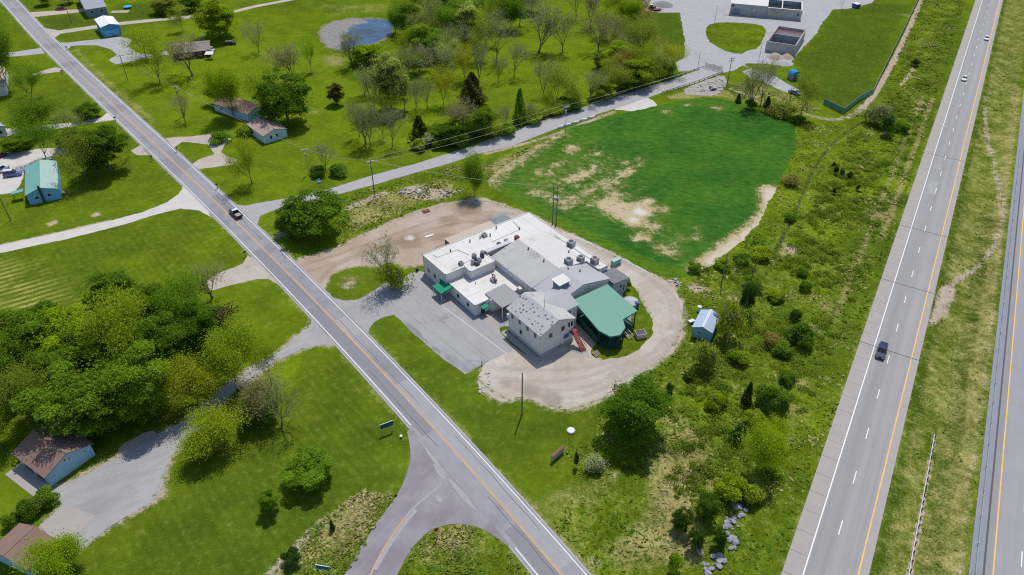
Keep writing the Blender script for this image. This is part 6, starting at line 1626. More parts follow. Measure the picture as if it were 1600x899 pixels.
SCRUB_BUSHES = [
 ('dense', 992, 692, 588, 94, 'dark', 'big dark green bushy tree at the end of the gravel loop'),
 ('thin_bush', 1137, 533, 466, 48, 'yellow', 'tall yellow green bush right of the small blue shed'),
 ('thin_bush', 1100, 582, 530, 52, 'olive', 'olive brush in front of the small blue shed'),
 ('bush', 1160, 492, 440, 26, 'deep', 'dark ivy covered stump beyond the small blue shed'),
 ('cedar', 1165, 632, 596, 18, 'cedar', 'slim dark conifer in the middle scrub'),
 ('bush', 1197, 640, 596, 46, 'mid', 'green shrub left of the dry strip in the middle scrub'),
 ('bush', 1212, 655, 615, 34, 'dark', 'dark shrub at the dry strip in the middle scrub'),
 ('bush', 1180, 668, 640, 36, 'lime', 'lime shrub below the slim dark conifer'),
 ('leafy', 1182, 742, 655, 74, 'bright', 'bright leafy thicket in the lower scrub'),
 ('leafy', 1200, 700, 650, 50, 'lime', 'lime leafy thicket right above the bright thicket'),
 ('bush', 1140, 784, 742, 52, 'bright', 'bright bush above the grey boulders'),
 ('bush', 1152, 692, 662, 30, 'deep', 'dark bush left of the bright leafy thicket'),
 ('bush', 1168, 790, 752, 44, 'lime', 'lime bush right above the grey boulders'),
 ('dense', 1063, 832, 792, 28, 'deep', 'dark rounded conifer, leftmost of the four near the boulders'),
 ('dense', 1103, 812, 768, 32, 'dark', 'green rounded conifer, topmost of the four near the boulders'),
 ('dense', 1085, 858, 820, 24, 'deep', 'dark conifer between the leftmost one and the boulders'),
 ('dense', 1122, 855, 822, 22, 'deep', 'dark conifer directly left of the grey boulders'),
 ('bush', 1250, 542, 502, 46, 'dark', 'dark shrub beside the dry strip near the highway'),
 ('bush', 1222, 560, 535, 34, 'mid', 'green shrub left of the dark highway shrub'),
 ('bush', 1120, 640, 615, 38, 'bright', 'bright low shrub in the middle scrub'),
 ('bush', 1150, 566, 546, 36, 'bright', 'low bright shrub below the small blue shed'),
 ('bush', 1045, 612, 596, 14, 'deep', 'small dark shrub in the row beside the gravel loop'),
 ('bush', 1075, 596, 580, 20, 'dark', 'dark shrub at the upper end of the row beside the gravel loop'),
 ('bush', 1130, 420, 400, 28, 'bright', 'bright shrub at the lower rim of the crop field'),
 ('bush', 1175, 455, 432, 34, 'mid', 'green shrub around the leaning pole by the crop field'),
 ('bush', 1215, 470, 452, 30, 'bright', 'bright shrub right of the leaning pole'),
 ('bush', 1085, 425, 412, 24, 'mid', 'low shrub at the near corner of the crop field'),
 ('bush', 1255, 455, 438, 22, 'dark', 'dark little bush in the open scrub near the highway'),
 ('bush', 1240, 500, 482, 20, 'deep', 'dark stumpy bush above the dark highway shrub'),
 ('thin_bush', 1205, 545, 520, 34, 'brown', 'brown brush left of the dark highway shrub'),
 ('bush', 1305, 272, 258, 8, 'cedar', 'first of the small dark seedlings in the upper scrub'),
 ('bush', 1315, 276, 264, 8, 'cedar', 'second of the small dark seedlings in the upper scrub'),
 ('bush', 1326, 280, 268, 9, 'cedar', 'third of the small dark seedlings in the upper scrub'),
 ('bush', 1340, 298, 288, 7, 'cedar', 'lone dark seedling right of the seedling row'),
 ('bush', 1302, 303, 292, 7, 'cedar', 'lone dark seedling below the seedling row'),
 ('bush', 1302, 262, 252, 7, 'cedar', 'dark seedling at the top of the seedling row'),
 ('bush', 982, 330 + 400, 716, 24, 'mid', 'weedy shrub below the big dark bushy tree'),
 ('thin_bush', 930, 738, 708, 40, 'silver', 'pale silvery brush left of the big dark bushy tree'),
 ('bush', 948, 720, 700, 24, 'mid', 'green shrub between the silvery brush and the big bushy tree'),
 ('bush', 900, 730, 706, 8, 'cedar', 'thin dark stump by the low sign board'),
 ('bush', 1052, 895, 862, 26, 'bright', 'bright tuft at the lower edge left of the boulders'),
 ('bush', 979, 452, 436, 12, 'yellow', 'yellow bush at the back corner of the building'),
 ('bush', 1235, 345, 330, 20, 'mid', 'green brush along the muddy ditch'),
 ('bush', 1190, 405, 385, 36, 'bright', 'bright brush between the crop field and the ditch'),
 ('bush', 1160, 412, 396, 30, 'mid', 'green brush below the straw rim of the crop field'),
 ('bush', 1225, 600, 575, 30, 'mid', 'rounded shrub in the middle scrub close to the highway'),
 ('bush', 1252, 432, 420, 18, 'dark', 'dark bush in the scrub left of the highway verge'),
 ('bush', 45, 812, 780, 40, 'dark', 'dark garden shrub between the two brown roofs'),
 ('bush', 75, 792, 770, 38, 'mid', 'green garden shrub by the gravel driveway'),
 ('bush', 60, 805, 776, 36, 'olive', 'mottled garden shrub in the middle of the bed'),
 ('bush', 25, 826, 800, 28, 'mid', 'garden shrub at the left end of the bed'),
]
for tr_ in SCRUB_BUSHES: plant(*tr_)

# ---------------------------------------------------------------- weeds and tall grass in the rough ground (uncountable)
def weeds():
    rng = np.random.default_rng(77)
    polys = [(SCRUB, 42000), ([(520, 312), (720, 255), (745, 300), (660, 326), (535, 385)], 3500), ([(425, 899), (475, 835), (560, 768), (622, 772), (570, 846), (540, 899)], 2600), ([(620, 899), (670, 829), (722, 819), (770, 836), (830, 899)], 1600), ([(745, 262), (880, 208), (960, 182), (860, 235), (770, 290)], 1500), ([(1130, 130), (1250, 150), (1280, 172), (1240, 185), (1150, 155)], 1800), ([(1370, 880), (1505, 890), (1590, 340), (1590, 30), (1575, 30), (1450, 520)], 8000), ([(975, 435), (1025, 490), (1020, 530), (980, 562), (925, 560), (975, 535), (995, 500), (970, 470)], 700)]
    Vs, Fs, Ts, n0 = [], [], [], 0
    for poly, n in polys:
        P = xy(poly); pp = [tuple(p) for p in P]; a = np.array(pp)
        x = rng.uniform(a[:, 0].min(), a[:, 0].max(), n * 4); y = rng.uniform(a[:, 1].min(), a[:, 1].max(), n * 4)
        keep = inside(pp, x, y)
        for sh_ in SHEETS:
            b = np.array(sh_)
            m = keep & (x > b[:, 0].min()) & (x < b[:, 0].max()) & (y > b[:, 1].min()) & (y < b[:, 1].max())
            if m.any(): keep[m] &= ~inside(sh_, x[m], y[m])
        x, y = x[keep][:n], y[keep][:n]
        cl = np.array([mnoise.noise(Vector((px_ * .18, py_ * .18, 4))) for px_, py_ in zip(x, y)])
        k = cl + rng.normal(size=len(x)) * .25 > -.12
        x, y, cl = x[k], y[k], cl[k]
        z = np.array([ground_z(a_, b_) for a_, b_ in zip(x, y)])
        for j in range(2):
            hgt = rng.uniform(.06, .20, len(x)) * (1 + .9 * np.clip(cl, 0, 1)); lean = rng.normal(size=(len(x), 2)) * 1.5; w = rng.uniform(.10, .26, len(x)); az = rng.random(len(x)) * 6.28
            bx, by = np.cos(az) * w, np.sin(az) * w
            V = np.stack([np.stack([x - bx, y - by, z], -1), np.stack([x + bx, y + by, z], -1), np.stack([x + bx * 1.2 + lean[:, 0] * hgt, y + by * 1.2 + lean[:, 1] * hgt, z + hgt], -1), np.stack([x - bx * 1.2 + lean[:, 0] * hgt, y - by * 1.2 + lean[:, 1] * hgt, z + hgt * .9], -1)], 1).reshape(-1, 3)
            Vs.append(V); Fs.append(np.arange(len(V)).reshape(-1, 4) + n0); n0 += len(V)
            dryn = np.array([mnoise.noise(Vector((px_ * .09, py_ * .09, 9))) for px_, py_ in zip(x, y)])
            Ts.append(np.clip(.46 + dryn * 1.0 + rng.normal(size=len(x)) * .2, 0, 1))
    t = NT('weeds'); ti = t.attr('tint')
    c = t.mix(t.ramp(ti, .1, .5), (.062, .130, .012), (.13, .175, .018)); c = t.mix(t.ramp(ti, .6, .95), c, (.36, .30, .14))
    up = t.n("ShaderNodeCombineXYZ"); up.inputs[2].default_value = 1.0
    d = t.n("ShaderNodeBsdfDiffuse"); t.l(c, d.inputs[0]); t.l(up.outputs[0], d.inputs['Normal']); t.l(d.outputs[0], t.out.inputs[0])
    me = fast_mesh('weeds', np.concatenate(Vs), np.concatenate(Fs), t.mat, np.concatenate(Ts))
    tag(link('weeds', me), 'tall weeds and dry grass tufts in the rough ground', 'weeds', kind='stuff')
weeds()
def undergrowth():
    rng = np.random.default_rng(5)
    spots = []
    zone = [tuple(p) for p in xy([(1085, 420), (1190, 395), (1215, 370), (1260, 330), (1330, 210), (1400, 150), (1425, 60), (1470, 60), (1440, 190), (1330, 480), (1265, 640), (1200, 790), (1100, 830), (1040, 760), (1050, 640), (1080, 560), (1110, 470)])]
    a = np.array(zone)
    while len(spots) < 800:
        x, y = rng.uniform(a[:, 0].min(), a[:, 0].max()), rng.uniform(a[:, 1].min(), a[:, 1].max())
        if inside(zone, np.array([x]), np.array([y]))[0] and mnoise.noise(Vector((x * .07, y * .07, 2))) + rng.normal() * .2 > .0: spots.append((x, y))
    P, N, Sz, T_ = [], [], [], []
    for x, y in spots:
        r = rng.uniform(.3, 1.0) ** 1.6 * 1.9; hh = r * rng.uniform(.5, 1.1); m = int(25 + 80 * r)
        d = rng.normal(size=(m, 3)); d /= np.linalg.norm(d, axis=1, keepdims=True); d[:, 2] = np.abs(d[:, 2])
        P.append(np.array([x, y, ground_z(x, y)]) + d * np.array([r, r, hh]) * rng.uniform(.6, 1.1, (m, 1))); N.append(d + np.array([0, 0, .8]) + rng.normal(size=(m, 3)) * .4)
        Sz.append(rng.uniform(.16, .34, m)); T_.append(np.clip(rng.uniform(.1, .9) + rng.normal(size=m) * .15, 0, 1))
    me = crown_mesh('undergrowth', np.concatenate(P), np.concatenate(N), np.concatenate(Sz), rng, np.concatenate(T_))
    o = tag(link('undergrowth', me), 'low green brambles scattered through the rough ground', 'undergrowth', kind='stuff')
    o.color = (.21, .30, .03, 1)
undergrowth()
# ---------------------------------------------------------------- utility poles and wires
M['pole'] = surf('weathered pole timber', (0.20, 0.155, 0.12), 0.15, 1.0, 6.0, 0.9, space='obj')
M['wire'] = plain('power wire', (0.35, 0.35, 0.34), 0.5)
POLE_TOP = {}
def pole(key, u, v, vt, label, arms=1, can=False, name='utility_pole', lean=0.0, ang=0.4, steel=False, twin=False, lamp=False):
    b = G(u, v); b.z = ground_z(b.x, b.y)
    h = height_for(b, vt)
    root = empty(name, b, ang); tag(root, label, 'pole')
    root.rotation_euler = (0, lean, ang)
    mt = M['steel'] if steel else M['pole']
    offs = (-.55, .55) if twin else (0,)
    for o_ in offs: MB().tube((o_, 0, -.3), (o_, 0, h), .17 if not steel else .11, .12 if not steel else .07, 8).build('shaft', mt, root)
    for i in range(arms):
        c = MB().box((0, -.16, h - .35 - i * .9), (2.4, .12, .14)).build('crossarm', M['trim'] if i == 0 and can else mt, root)
        ins_ = MB()
        for x in (-1.05, -.4, .4, 1.05): ins_.tube((x, -.16, h - .28 - i * .9), (x, -.16, h - .06 - i * .9), .05, n=5)
        ins_.build('insulators', M['trim'], c)
    if can:
        t_ = MB().tube((0, .42, h - 3.0), (0, .42, h - 1.9), .3, n=10).tube((0, .42, h - 1.9), (0, .42, h - 1.75), .12, n=6).build('transformer', M['steel'], root)
    if twin:
        MB().box((0, -.2, h - 3.4), (1.6, .2, .25)).build('brace', M['steel'], root)
        for x in (-.6, 0, .6): MB().tube((x, .4, h - 4.6), (x, .4, h - 3.5), .27, n=10).build('transformer', M['steel'], root)
    if lamp:
        a_ = MB().tube((0, 0, h - .1), (0, -1.2, h), .05, n=5).build('lamp_arm', M['steel'], root)
        MB().box((0, -1.4, h), (.22, .6, .12)).build('lamp_head', M['trim'], a_)
    POLE_TOP[key] = Vector((b.x, b.y, b.z + h - .15))
    return root
pole('lot', 815.5, 648, 583, 'lone timber pole at the lower rim of the gravel loop', 0)
pole('rd1', 200, 126, 86, 'roadside utility pole by the grey driveway', 1, can=False)
pole('left', 17, 345, 310, 'plain pole on the lawn below the teal roofed house', 0, ang=1)
pole('sr1', 586, 308, 250, 'utility pole between the side road and the weedy bank', 1, can=True)
pole('sr0', 483, 272, 232, 'pale utility pole left of the dark hedge', 1, can=True, steel=True)
pole('sr2', 883, 215, 165, 'utility pole beside the white blocks on the side road', 1, can=True, steel=True)
pole('fld', 866, 351, 291, 'twin pole with three transformers behind the white building', 1, twin=True, ang=-.4)
pole('rim', 1127, 444, 396, 'timber pole at the near rim of the crop field', 0)
pole('lean', 1170, 449, 409, 'thin leaning pole in the green brush', 0, lean=.06)
pole('yd1', 1136, 133, 90, 'tall utility pole beside the bridge and gate', 2)
pole('yd2', 1117, 34, 9, 'slim lamp post on the grass island of the yard', 0, name='lamp_post', steel=True, lamp=True)
pole('yd3', 1090, 108, 82, 'lamp post at the yard gate', 0, name='lamp_post', steel=True, lamp=True)
pole('yd4', 1184, 102, 66, 'lamp post near the concrete tank', 0, name='lamp_post', steel=True, lamp=True)
pole('yd5', 1315, 13, -20, 'lamp post at the edge of the fenced lawn', 0, name='lamp_post', steel=True, lamp=True)
pole('rd2', 287, 182, 134, 'utility pole behind the leaning bare brown tree', 1, can=True)
pole('rd0', 112, 37, 2, 'utility pole on the far lawn by the slate grey house', 1)
def wire(a, b, label, off=0.0, sag=.9, ext=None):
    p, q = POLE_TOP[a] if isinstance(a, str) else Vector(a), POLE_TOP[b] if isinstance(b, str) else Vector(b)
    d = (q - p).normalized(); n_ = Vector((-d.y, d.x, 0)) * off
    m = MB(); N_ = 14
    pts = [p.lerp(q, i / N_) + n_ - Vector((0, 0, sag * 4 * (i / N_) * (1 - i / N_))) for i in range(N_ + 1)]
    for i in range(N_): m.tube(pts[i], pts[i + 1], .032, n=3, cap=False)
    tag(m.build('power_line', M['wire']), label, 'power line')
wire('sr1', 'sr2', 'upper power line along the side road', 1.0, .5)
wire('sr1', 'sr2', 'lower power line along the side road', -1.0, 1.6)
wire('sr2', 'yd1', 'power line from the white blocks to the gate pole', .5)
wire('sr0', 'sr1', 'power line crossing the side road near the hedge', 0)
wire('rd2', 'sr0', 'power line over the lawn below the blue cottages', 0)
wire('rd1', 'rd2', 'power line beside the main road on the left', 0)
wire('rd0', 'rd1', 'power line over the far grey driveway', 0)
wire('sr1', 'fld', 'power line over the dirt lot to the twin pole', 0, 1.2)

# ---------------------------------------------------------------- vehicles
M['tyre'] = plain('tyre rubber', (.02, .02, .022), .85)
M['rim'] = plain('wheel rim', (.45, .45, .46), .35, .6)
M['lamp_white'] = plain('headlight', (.75, .75, .72), .2)
M['lamp_red'] = plain('tail light', (.40, .02, .02), .3)
def paint(name, c): return plain(name, c, .28, .15, .5)
def loft(name, secs, mat, parent):
    """secs: list of (x, half width bottom, half width top, z0, z1) along the length"""
    m = MB(); V, F_ = [], []
    for x, wb, wt, z0, z1 in secs:
        V += [(x, -wb, z0), (x, -wb, z0 + (z1 - z0) * .55), (x, -wt, z1), (x, wt, z1), (x, wb, z0 + (z1 - z0) * .55), (x, wb, z0)]
    n = len(secs)
    for i in range(n - 1):
        for j in range(6): F_.append((6 * i + j, 6 * i + (j + 1) % 6, 6 * (i + 1) + (j + 1) % 6, 6 * (i + 1) + j))
    F_ += [tuple(range(5, -1, -1)), tuple(6 * (n - 1) + j for j in range(6))]
    return m.add(V, F_).build(name, mat, parent, bevel=.05)
def car(name, label, u, v, d, body, kind='sedan', roofm=None, L=4.6, W=1.82, load=None, z=0.1):
    b = G(u, v); b.z = z
    d = Vector(d).normalized()
    root = empty(name, b, math.atan2(d.y, d.x)); tag(root, label, 'truck' if kind == 'pickup' else ('van' if kind == 'van' else 'car'))
    h = L / 2; w = W / 2
    if kind == 'sedan':
        loft('body', [(-h, w * .82, w * .7, .35, .85), (-h + .25, w, w * .9, .28, .98), (-.9, w, w * .93, .25, 1.0), (.9, w, w * .93, .25, .98), (h - .5, w, w * .85, .28, .84), (h, w * .8, w * .68, .35, .68)], body, root)
        loft('windows', [(-h + .75, w * .84, w * .8, .92, 1.0), (-.95, w * .88, w * .68, .92, 1.40), (.45, w * .88, w * .68, .92, 1.42), (1.25, w * .86, w * .8, .9, .98)], M['glass'], root)
        loft('roof', [(-1.0, w * .70, w * .66, 1.36, 1.43), (-.2, w * .71, w * .66, 1.38, 1.47), (.5, w * .70, w * .66, 1.37, 1.44)], roofm or body, root)
    elif kind == 'suv' or kind == 'van':
        t = 1.72 if kind == 'suv' else 2.05
        loft('body', [(-h, w * .88, w * .8, .4, 1.0), (-h + .2, w, w * .93, .32, 1.1), (.9, w, w * .95, .3, 1.1), (h - .4, w, w * .9, .32, .98), (h, w * .85, w * .75, .4, .82)], body, root)
        loft('windows', [(-h + .12, w * .9, w * .82, 1.05, 1.12), (-h + .35, w * .9, w * .76, 1.05, t - .06), (.3, w * .9, w * .76, 1.05, t - .04), (1.15, w * .9, w * .82, 1.02, 1.1)], M['glass'], root)
        loft('roof', [(-h + .3, w * .78, w * .72, t - .08, t), (-.6, w * .79, w * .72, t - .07, t + .04), (.35, w * .78, w * .72, t - .08, t)], roofm or body, root)
    else:
        loft('body', [(-.35, w, w * .95, .4, 1.1), (1.0, w, w * .95, .4, 1.1), (h - .4, w, w * .9, .42, 1.02), (h, w * .88, w * .78, .5, .9)], body, root)
        loft('windows', [(-.45, w * .9, w * .8, 1.05, 1.2), (-.3, w * .9, w * .76, 1.05, 1.76), (.7, w * .9, w * .76, 1.05, 1.78), (1.35, w * .9, w * .82, 1.02, 1.1)], M['glass'], root)
        loft('roof', [(-.33, w * .78, w * .72, 1.72, 1.80), (.2, w * .79, w * .72, 1.74, 1.84), (.75, w * .78, w * .72, 1.73, 1.80)], roofm or body, root)
        bed = MB().box((-h / 2 - .2, 0, .62), (h - .42, W * .94, .1))
        for y in (-w + .06, w - .06): bed.box((-h / 2 - .2, y, .88), (h - .42, .1, .5))
        bed.box((-h + .06, 0, .86), (.1, W * .94, .46)).box((-.46, 0, .9), (.1, W * .94, .5))
        bed.build('bed', body, root)
        if load: MB().box((-h / 2 - .35, 0, .86), (h - 1.0, W * .74, .38)).build('load', load, root, bevel=.04)
    for x in (-h * .62, h * .62):
        for s in (-1, 1):
            wh = MB().tube((x, s * (w - .22), .34), (x, s * (w + .02), .34), .34, n=16).build('tyre', M['tyre'], root)
            MB().tube((x, s * (w + .01), .34), (x, s * (w + .035), .34), .2, n=12).build('rim', M['rim'], wh)
    for s in (-1, 1):
        MB().box((h - .03, s * w * .58, .68), (.1, .36, .14)).build('headlight', M['lamp_white'], root)
        MB().box((-h + .02, s * w * .64, .78), (.1, .3, .16)).build('tail_light', M['lamp_red'], root)
        MB().box((.95, s * (w + .08), 1.05), (.14, .16, .12)).build('mirror', body, root)
    return root
rd_dir = (ROAD_C[60] - ROAD_C[64]); rd_dir = Vector((rd_dir.x, rd_dir.y, 0))
pk = car('pickup_truck', 'dark pickup truck on the main road with a white reflection painted on its cab roof', 369, 337, rd_dir, paint('black paint', (.02, .022, .035)), 'pickup', paint('white roof reflection', (.72, .74, .78)), 5.5, 1.95, surf('tan cargo', (.36, .29, .24), .1, space='obj'))  # black pickup; the white roof colour stands in for a reflection
car('car', 'dark blue car in the near lane of the highway', 1376, 553, -HWY_D, paint('dark blue paint', (.012, .028, .075)), 'suv', None, 4.8, 1.9, z=.1)
car('car', 'white car on the highway, nearer of the two white ones', 1506, 125, -HWY_D, paint('white car paint', (.75, .75, .75)), 'sedan', z=.1)
car('car', 'white car farthest up the highway', 1541, 62, -HWY_D, paint('bright white car paint', (.78, .78, .78)), 'sedan', z=.1)
car('car', 'maroon car on the pinkish far driveway', 95, 16, (1, .12, 0), paint('maroon paint', (.16, .012, .03)), 'sedan', z=.04)
car('van', 'white and blue van at the left edge by the teal roofed house', 4, 268, (.2, 1, 0), paint('pale van paint', (.60, .62, .70)), 'van', z=.04, L=5.2)
car('van', 'blue van parked against the teal roofed house', 21, 275, (1, .25, 0), paint('blue van paint', (.10, .16, .38)), 'van', paint('white van roof', (.65, .68, .75)), z=.04, L=5.0)
car('car', 'pale blue car behind the teal roofed house', 80, 257, (.6, -.8, 0), paint('pale blue paint', (.28, .42, .52)), 'suv', z=.04)
car('car', 'dark car on the lawn beside the bright round tree', 361, 70, (1, .2, 0), paint('black car paint', (.03, .03, .035)), 'suv', paint('light roof', (.45, .45, .45)), z=.01)
car('car', 'pale car under the awning of the low brown house', 331, 79, (.5, -.8, 0), paint('silver paint', (.52, .56, .62)), 'sedan', z=.01)
car('car', 'small blue car at the end of the yard track', 1241, 147, (.7, -.7, 0), paint('steel blue paint', (.10, .18, .28)), 'sedan', paint('pale roof', (.5, .55, .6)), z=.04)
car('car', 'maroon car at the left edge above the white van', 1, 246, (.3, 1, 0), paint('dark maroon paint', (.12, .02, .05)), 'sedan', z=.04)

# ---------------------------------------------------------------- signs and roadside furniture
def sign(name, label, u, v, ang, w, h, z, face, posts=2, board=None):
    b = G(u, v); root = empty(name, b, ang); tag(root, label, 'sign')
    xs_ = (-w * .38, w * .38) if posts == 2 else (0,)
    for x in xs_: MB().box((x, .05, (z + h) / 2), (.1, .08, z + h)).build('post', M['steel'], root)
    p = MB().box((0, 0, z + h / 2), (w, .06, h)).build('panel', face, root)
    MB().box((0, -.0, z + h + .03), (w + .04, .1, .06)).build('top_edge', M['trim'], p)
    return root
sign('road_sign', 'green road sign on the lawn beside the main road', 606, 676, math.radians(28), 2.6, 1.2, 1.5, surf('green sign face', (.03, .09, .10), .08, space='obj'))
sign('road_sign', 'blue road sign at the lower edge beside the branch road', 507, 897, math.radians(-10), 2.2, 1.0, 1.3, surf('blue sign face', (.03, .13, .28), .08, space='obj'))
b = G(683, 842); root = empty('stop_sign', b, .5); tag(root, 'red stop sign at the mouth of the branch road', 'sign')
MB().box((0, .06, 1.3), (.08, .08, 2.6)).build('post', M['steel'], root)
oc = [(.42 * math.cos(math.pi / 8 + i * math.pi / 4), .42 * math.sin(math.pi / 8 + i * math.pi / 4)) for i in range(8)]
MB().add([(x, -.02, 2.5 + z_) for x, z_ in oc] + [(x, .02, 2.5 + z_) for x, z_ in oc], [tuple(range(8)), tuple(range(15, 7, -1))] + [(i, i + 8, (i + 1) % 8 + 8, (i + 1) % 8) for i in range(8)]).build('panel', surf('stop sign red', (.22, .02, .04), .05, space='obj'), root)
b0, b1 = G(862, 722), G(880, 706)
root = empty('sign_board', (b0 + b1) / 2, math.atan2((b1 - b0).y, (b1 - b0).x)); tag(root, 'low grey sign board with a rusty top on the grass', 'sign')
Ln = (b1 - b0).length
MB().box((0, 0, .85), (Ln, .35, 1.3)).build('panel', M['conc_wall'], root)
MB().box((0, 0, 1.56), (Ln + .2, .6, .14)).build('cap', surf('brown cap', (.20, .10, .065), .2, space='obj'), root)
for x in (-Ln * .4, Ln * .4): MB().box((x, 0, .35), (.25, .25, .7)).build('post', M['wood'], root)
MBOX = [(105, 79, 'mailbox at the mouth of the grey driveway'), (98, 116, 'mailbox at the worn gravel track across the road'), (181, 190, 'mailbox at the white gravel driveway'), (238, 251, 'mailbox left of the main road near the small pale entrance'), (340, 295, 'mailbox at the thin lime green tree right of the road'), (384, 401, 'mailbox at the short gravel driveway by the grove'), (277, 238, 'mailbox at the looping gravel driveway')]
proto = None
for u, v, lb in MBOX:
    b = G(u, v)
    if proto is None:
        proto = empty('mailbox', b, -.7)
        MB().box((0, 0, .55), (.12, .12, 1.1)).build('post', M['wood'], proto)
        q = MB().box((0, 0, 1.18), (.26, .56, .2)).tube((0, -.28, 1.28), (0, .28, 1.28), .13, n=8).build('box', M['dark'], proto)
        r_ = proto
    else: r_ = copy_tree(proto); r_.location = b
    tag(r_, lb, 'mailbox', 'roadside mailboxes'); r_.rotation_euler = (0, 0, -.7 + RNG.uniform(-.2, .2)); r_.scale = (1.4, 1.4, 1.25)
b = G(892, 674); root = empty('well_cap', b); tag(root, 'round white concrete cap in the grass', 'cap')
MB().tube((0, 0, 0), (0, 0, .28), .85, n=18).build('ring', M['concrete'], root); MB().tube((0, 0, .28), (0, 0, .36), .7, n=18).build('lid', M['trim'], root)

# guard rails
def rail(name, label, pts, h=.72, step=1.9, mat=None, post=None, cat='guard rail', side=.12):
    P = resample([Vector(p).xy for p in pts], step, False)
    root = empty(name, (P[0].x, P[0].y, 0)); tag(root, label, cat)
    o0 = Vector((P[0].x, P[0].y, 0))
    bm_ = MB()
    for i in range(len(P) - 1):
        a, b_ = Vector((*P[i], 0)) - o0, Vector((*P[i + 1], 0)) - o0
        t_ = (b_ - a).normalized(); n_ = Vector((-t_.y, t_.x, 0))
        za, zb = ground_z(*P[i]), ground_z(*P[i + 1])
        prof = [(.0, -.16), (.08, -.09), (.0, 0), (.08, .09), (.0, .16), (-.05, .16), (-.05, -.16)]
        V = [a + n_ * x + Vector((0, 0, za + h + z)) for x, z in prof] + [b_ + n_ * x + Vector((0, 0, zb + h + z)) for x, z in prof]
        bm_.add(V, [(j, (j + 1) % 7, (j + 1) % 7 + 7, j + 7) for j in range(7)])
    bm_.build('beam', mat or M['steel'], root)
    pm = None
    for i, p in enumerate(P):
        t_ = (P[min(i + 1, len(P) - 1)] - P[max(i - 1, 0)]).normalized(); n_ = Vector((-t_.y, t_.x))
        if pm is None: o = MB().box((0, 0, .35), (.16, .16, 1.0)).build('post', post or M['dark'], root); pm = o.data
        else: o = link('post', pm, root)
        q = p - n_ * side; o.location = (q.x - o0.x, q.y - o0.y, ground_z(p.x, p.y)); o.rotation_euler = (0, 0, math.atan2(t_.y, t_.x))
rail('guard_rail', 'long guard rail with dark posts in the highway median', [hp(20.6, 122), hp(20.65, 70)], .75, 1.9, plain('pale galvanised rail', (.62, .63, .65), .4, .2), side=-.3)
rail('guard_rail', 'guard rail on the bridge side toward the wood', [G(920, 167), G(995, 139), G(1050, 123), G(1098, 107)], .75, 2.6)
rail('guard_rail', 'guard rail on the bridge side toward the crop field', [G(1034, 147), G(1085, 131), G(1128, 115)], .75, 2.6)
root = empty('cable_barrier', hp(29.5, 60, .09)); tag(root, 'thin cable barrier along the opposite carriageway', 'barrier')
o0 = hp(29.5, 60, .09)
pm = None
for i in range(34):
    p = hp(29.5, 62 + i * 6.2, .09) - o0
    if pm is None: o = MB().box((0, 0, .4), (.13, .13, .8)).build('post', M['steel'], root); pm = o.data
    else: o = link('post', pm, root)
    o.location = p
c_ = MB()
for z in (.45, .6, .75): c_.tube(hp(29.5, 60, z) - o0, hp(29.5, 270, z) - o0 + Vector((0, 0, .0)), .028, n=4)
c_.build('cable', M['steel'], root)

# fence round the lawn of the plant
def mesh_fence_mat(name, c, alpha):
    t = NT(name); p = t.principled(c, .6, 0, .3)
    tr = t.n("ShaderNodeBsdfTransparent"); m = t.n("ShaderNodeMixShader"); m.inputs[0].default_value = alpha
    t.l(tr.outputs[0], m.inputs[1]); t.l(p.outputs[0], m.inputs[2]); t.l(m.outputs[0], t.out.inputs[0])
    return t.mat
def fence(label, pts, h, mat, step=3.0, group=None):
    P = resample([G(*p).xy for p in pts], step, False)
    root = empty('chain_link_fence', (P[0].x, P[0].y, 0)); tag(root, label, 'fence', group)
    o0 = P[0]
    for i in range(len(P) - 1):
        a, b_ = P[i] - o0, P[i + 1] - o0
        c = (a + b_) / 2
        MB().box((c.x, c.y, h / 2), ((b_ - a).length - .08, .03, h - .1), math.atan2((b_ - a).y, (b_ - a).x)).build('panel', mat, root)
    pm = None
    for p in P:
        if pm is None: o = MB().tube((0, 0, 0), (0, 0, h + .15), .05, n=6).build('post', M['steel'], root); pm = o.data
        else: o = link('post', pm, root)
        o.location = (p.x - o0.x, p.y - o0.y, 0)
    r = MB()
    for i in range(len(P) - 1):
        a, b_ = P[i] - o0, P[i + 1] - o0
        r.tube((a.x, a.y, h + .05), (b_.x, b_.y, h + .05), .035, n=4)
    r.build('top_rail', M['steel'], root)
fence('blue green screened fence along the fenced lawn of the plant', [(1437, -4), (1412, 48), (1385, 102), (1363, 147), (1342, 158), (1317, 178), (1286, 163)], 2.1, mesh_fence_mat('green fence screen', (.10, .27, .23), .8))
fence('thin grey chain link fence left of the plant yard', [(1000, -20), (1004, 18), (1014, 40), (1025, 62)], 2.1, mesh_fence_mat('grey fence mesh', (.35, .36, .36), .35))
# gate at the bridge
ga, gb = G(1101, 107), G(1128, 113)
root = empty('gate', ga, math.atan2((gb - ga).y, (gb - ga).x)); tag(root, 'tall chain link gate at the end of the bridge', 'gate')
W_ = (gb - ga).length
for x in (0, W_ / 2 - .1, W_ / 2 + .1, W_): MB().tube((x, 0, 0), (x, 0, 2.6), .07, n=6).build('post', M['steel'], root)
for x0_ in (0.1, W_ / 2 + .15): MB().box((x0_ + W_ / 4 - .15, 0, 1.2), (W_ / 2 - .35, .04, 2.0)).build('leaf', mesh_fence_mat('gate mesh', (.35, .36, .36), .35), root)

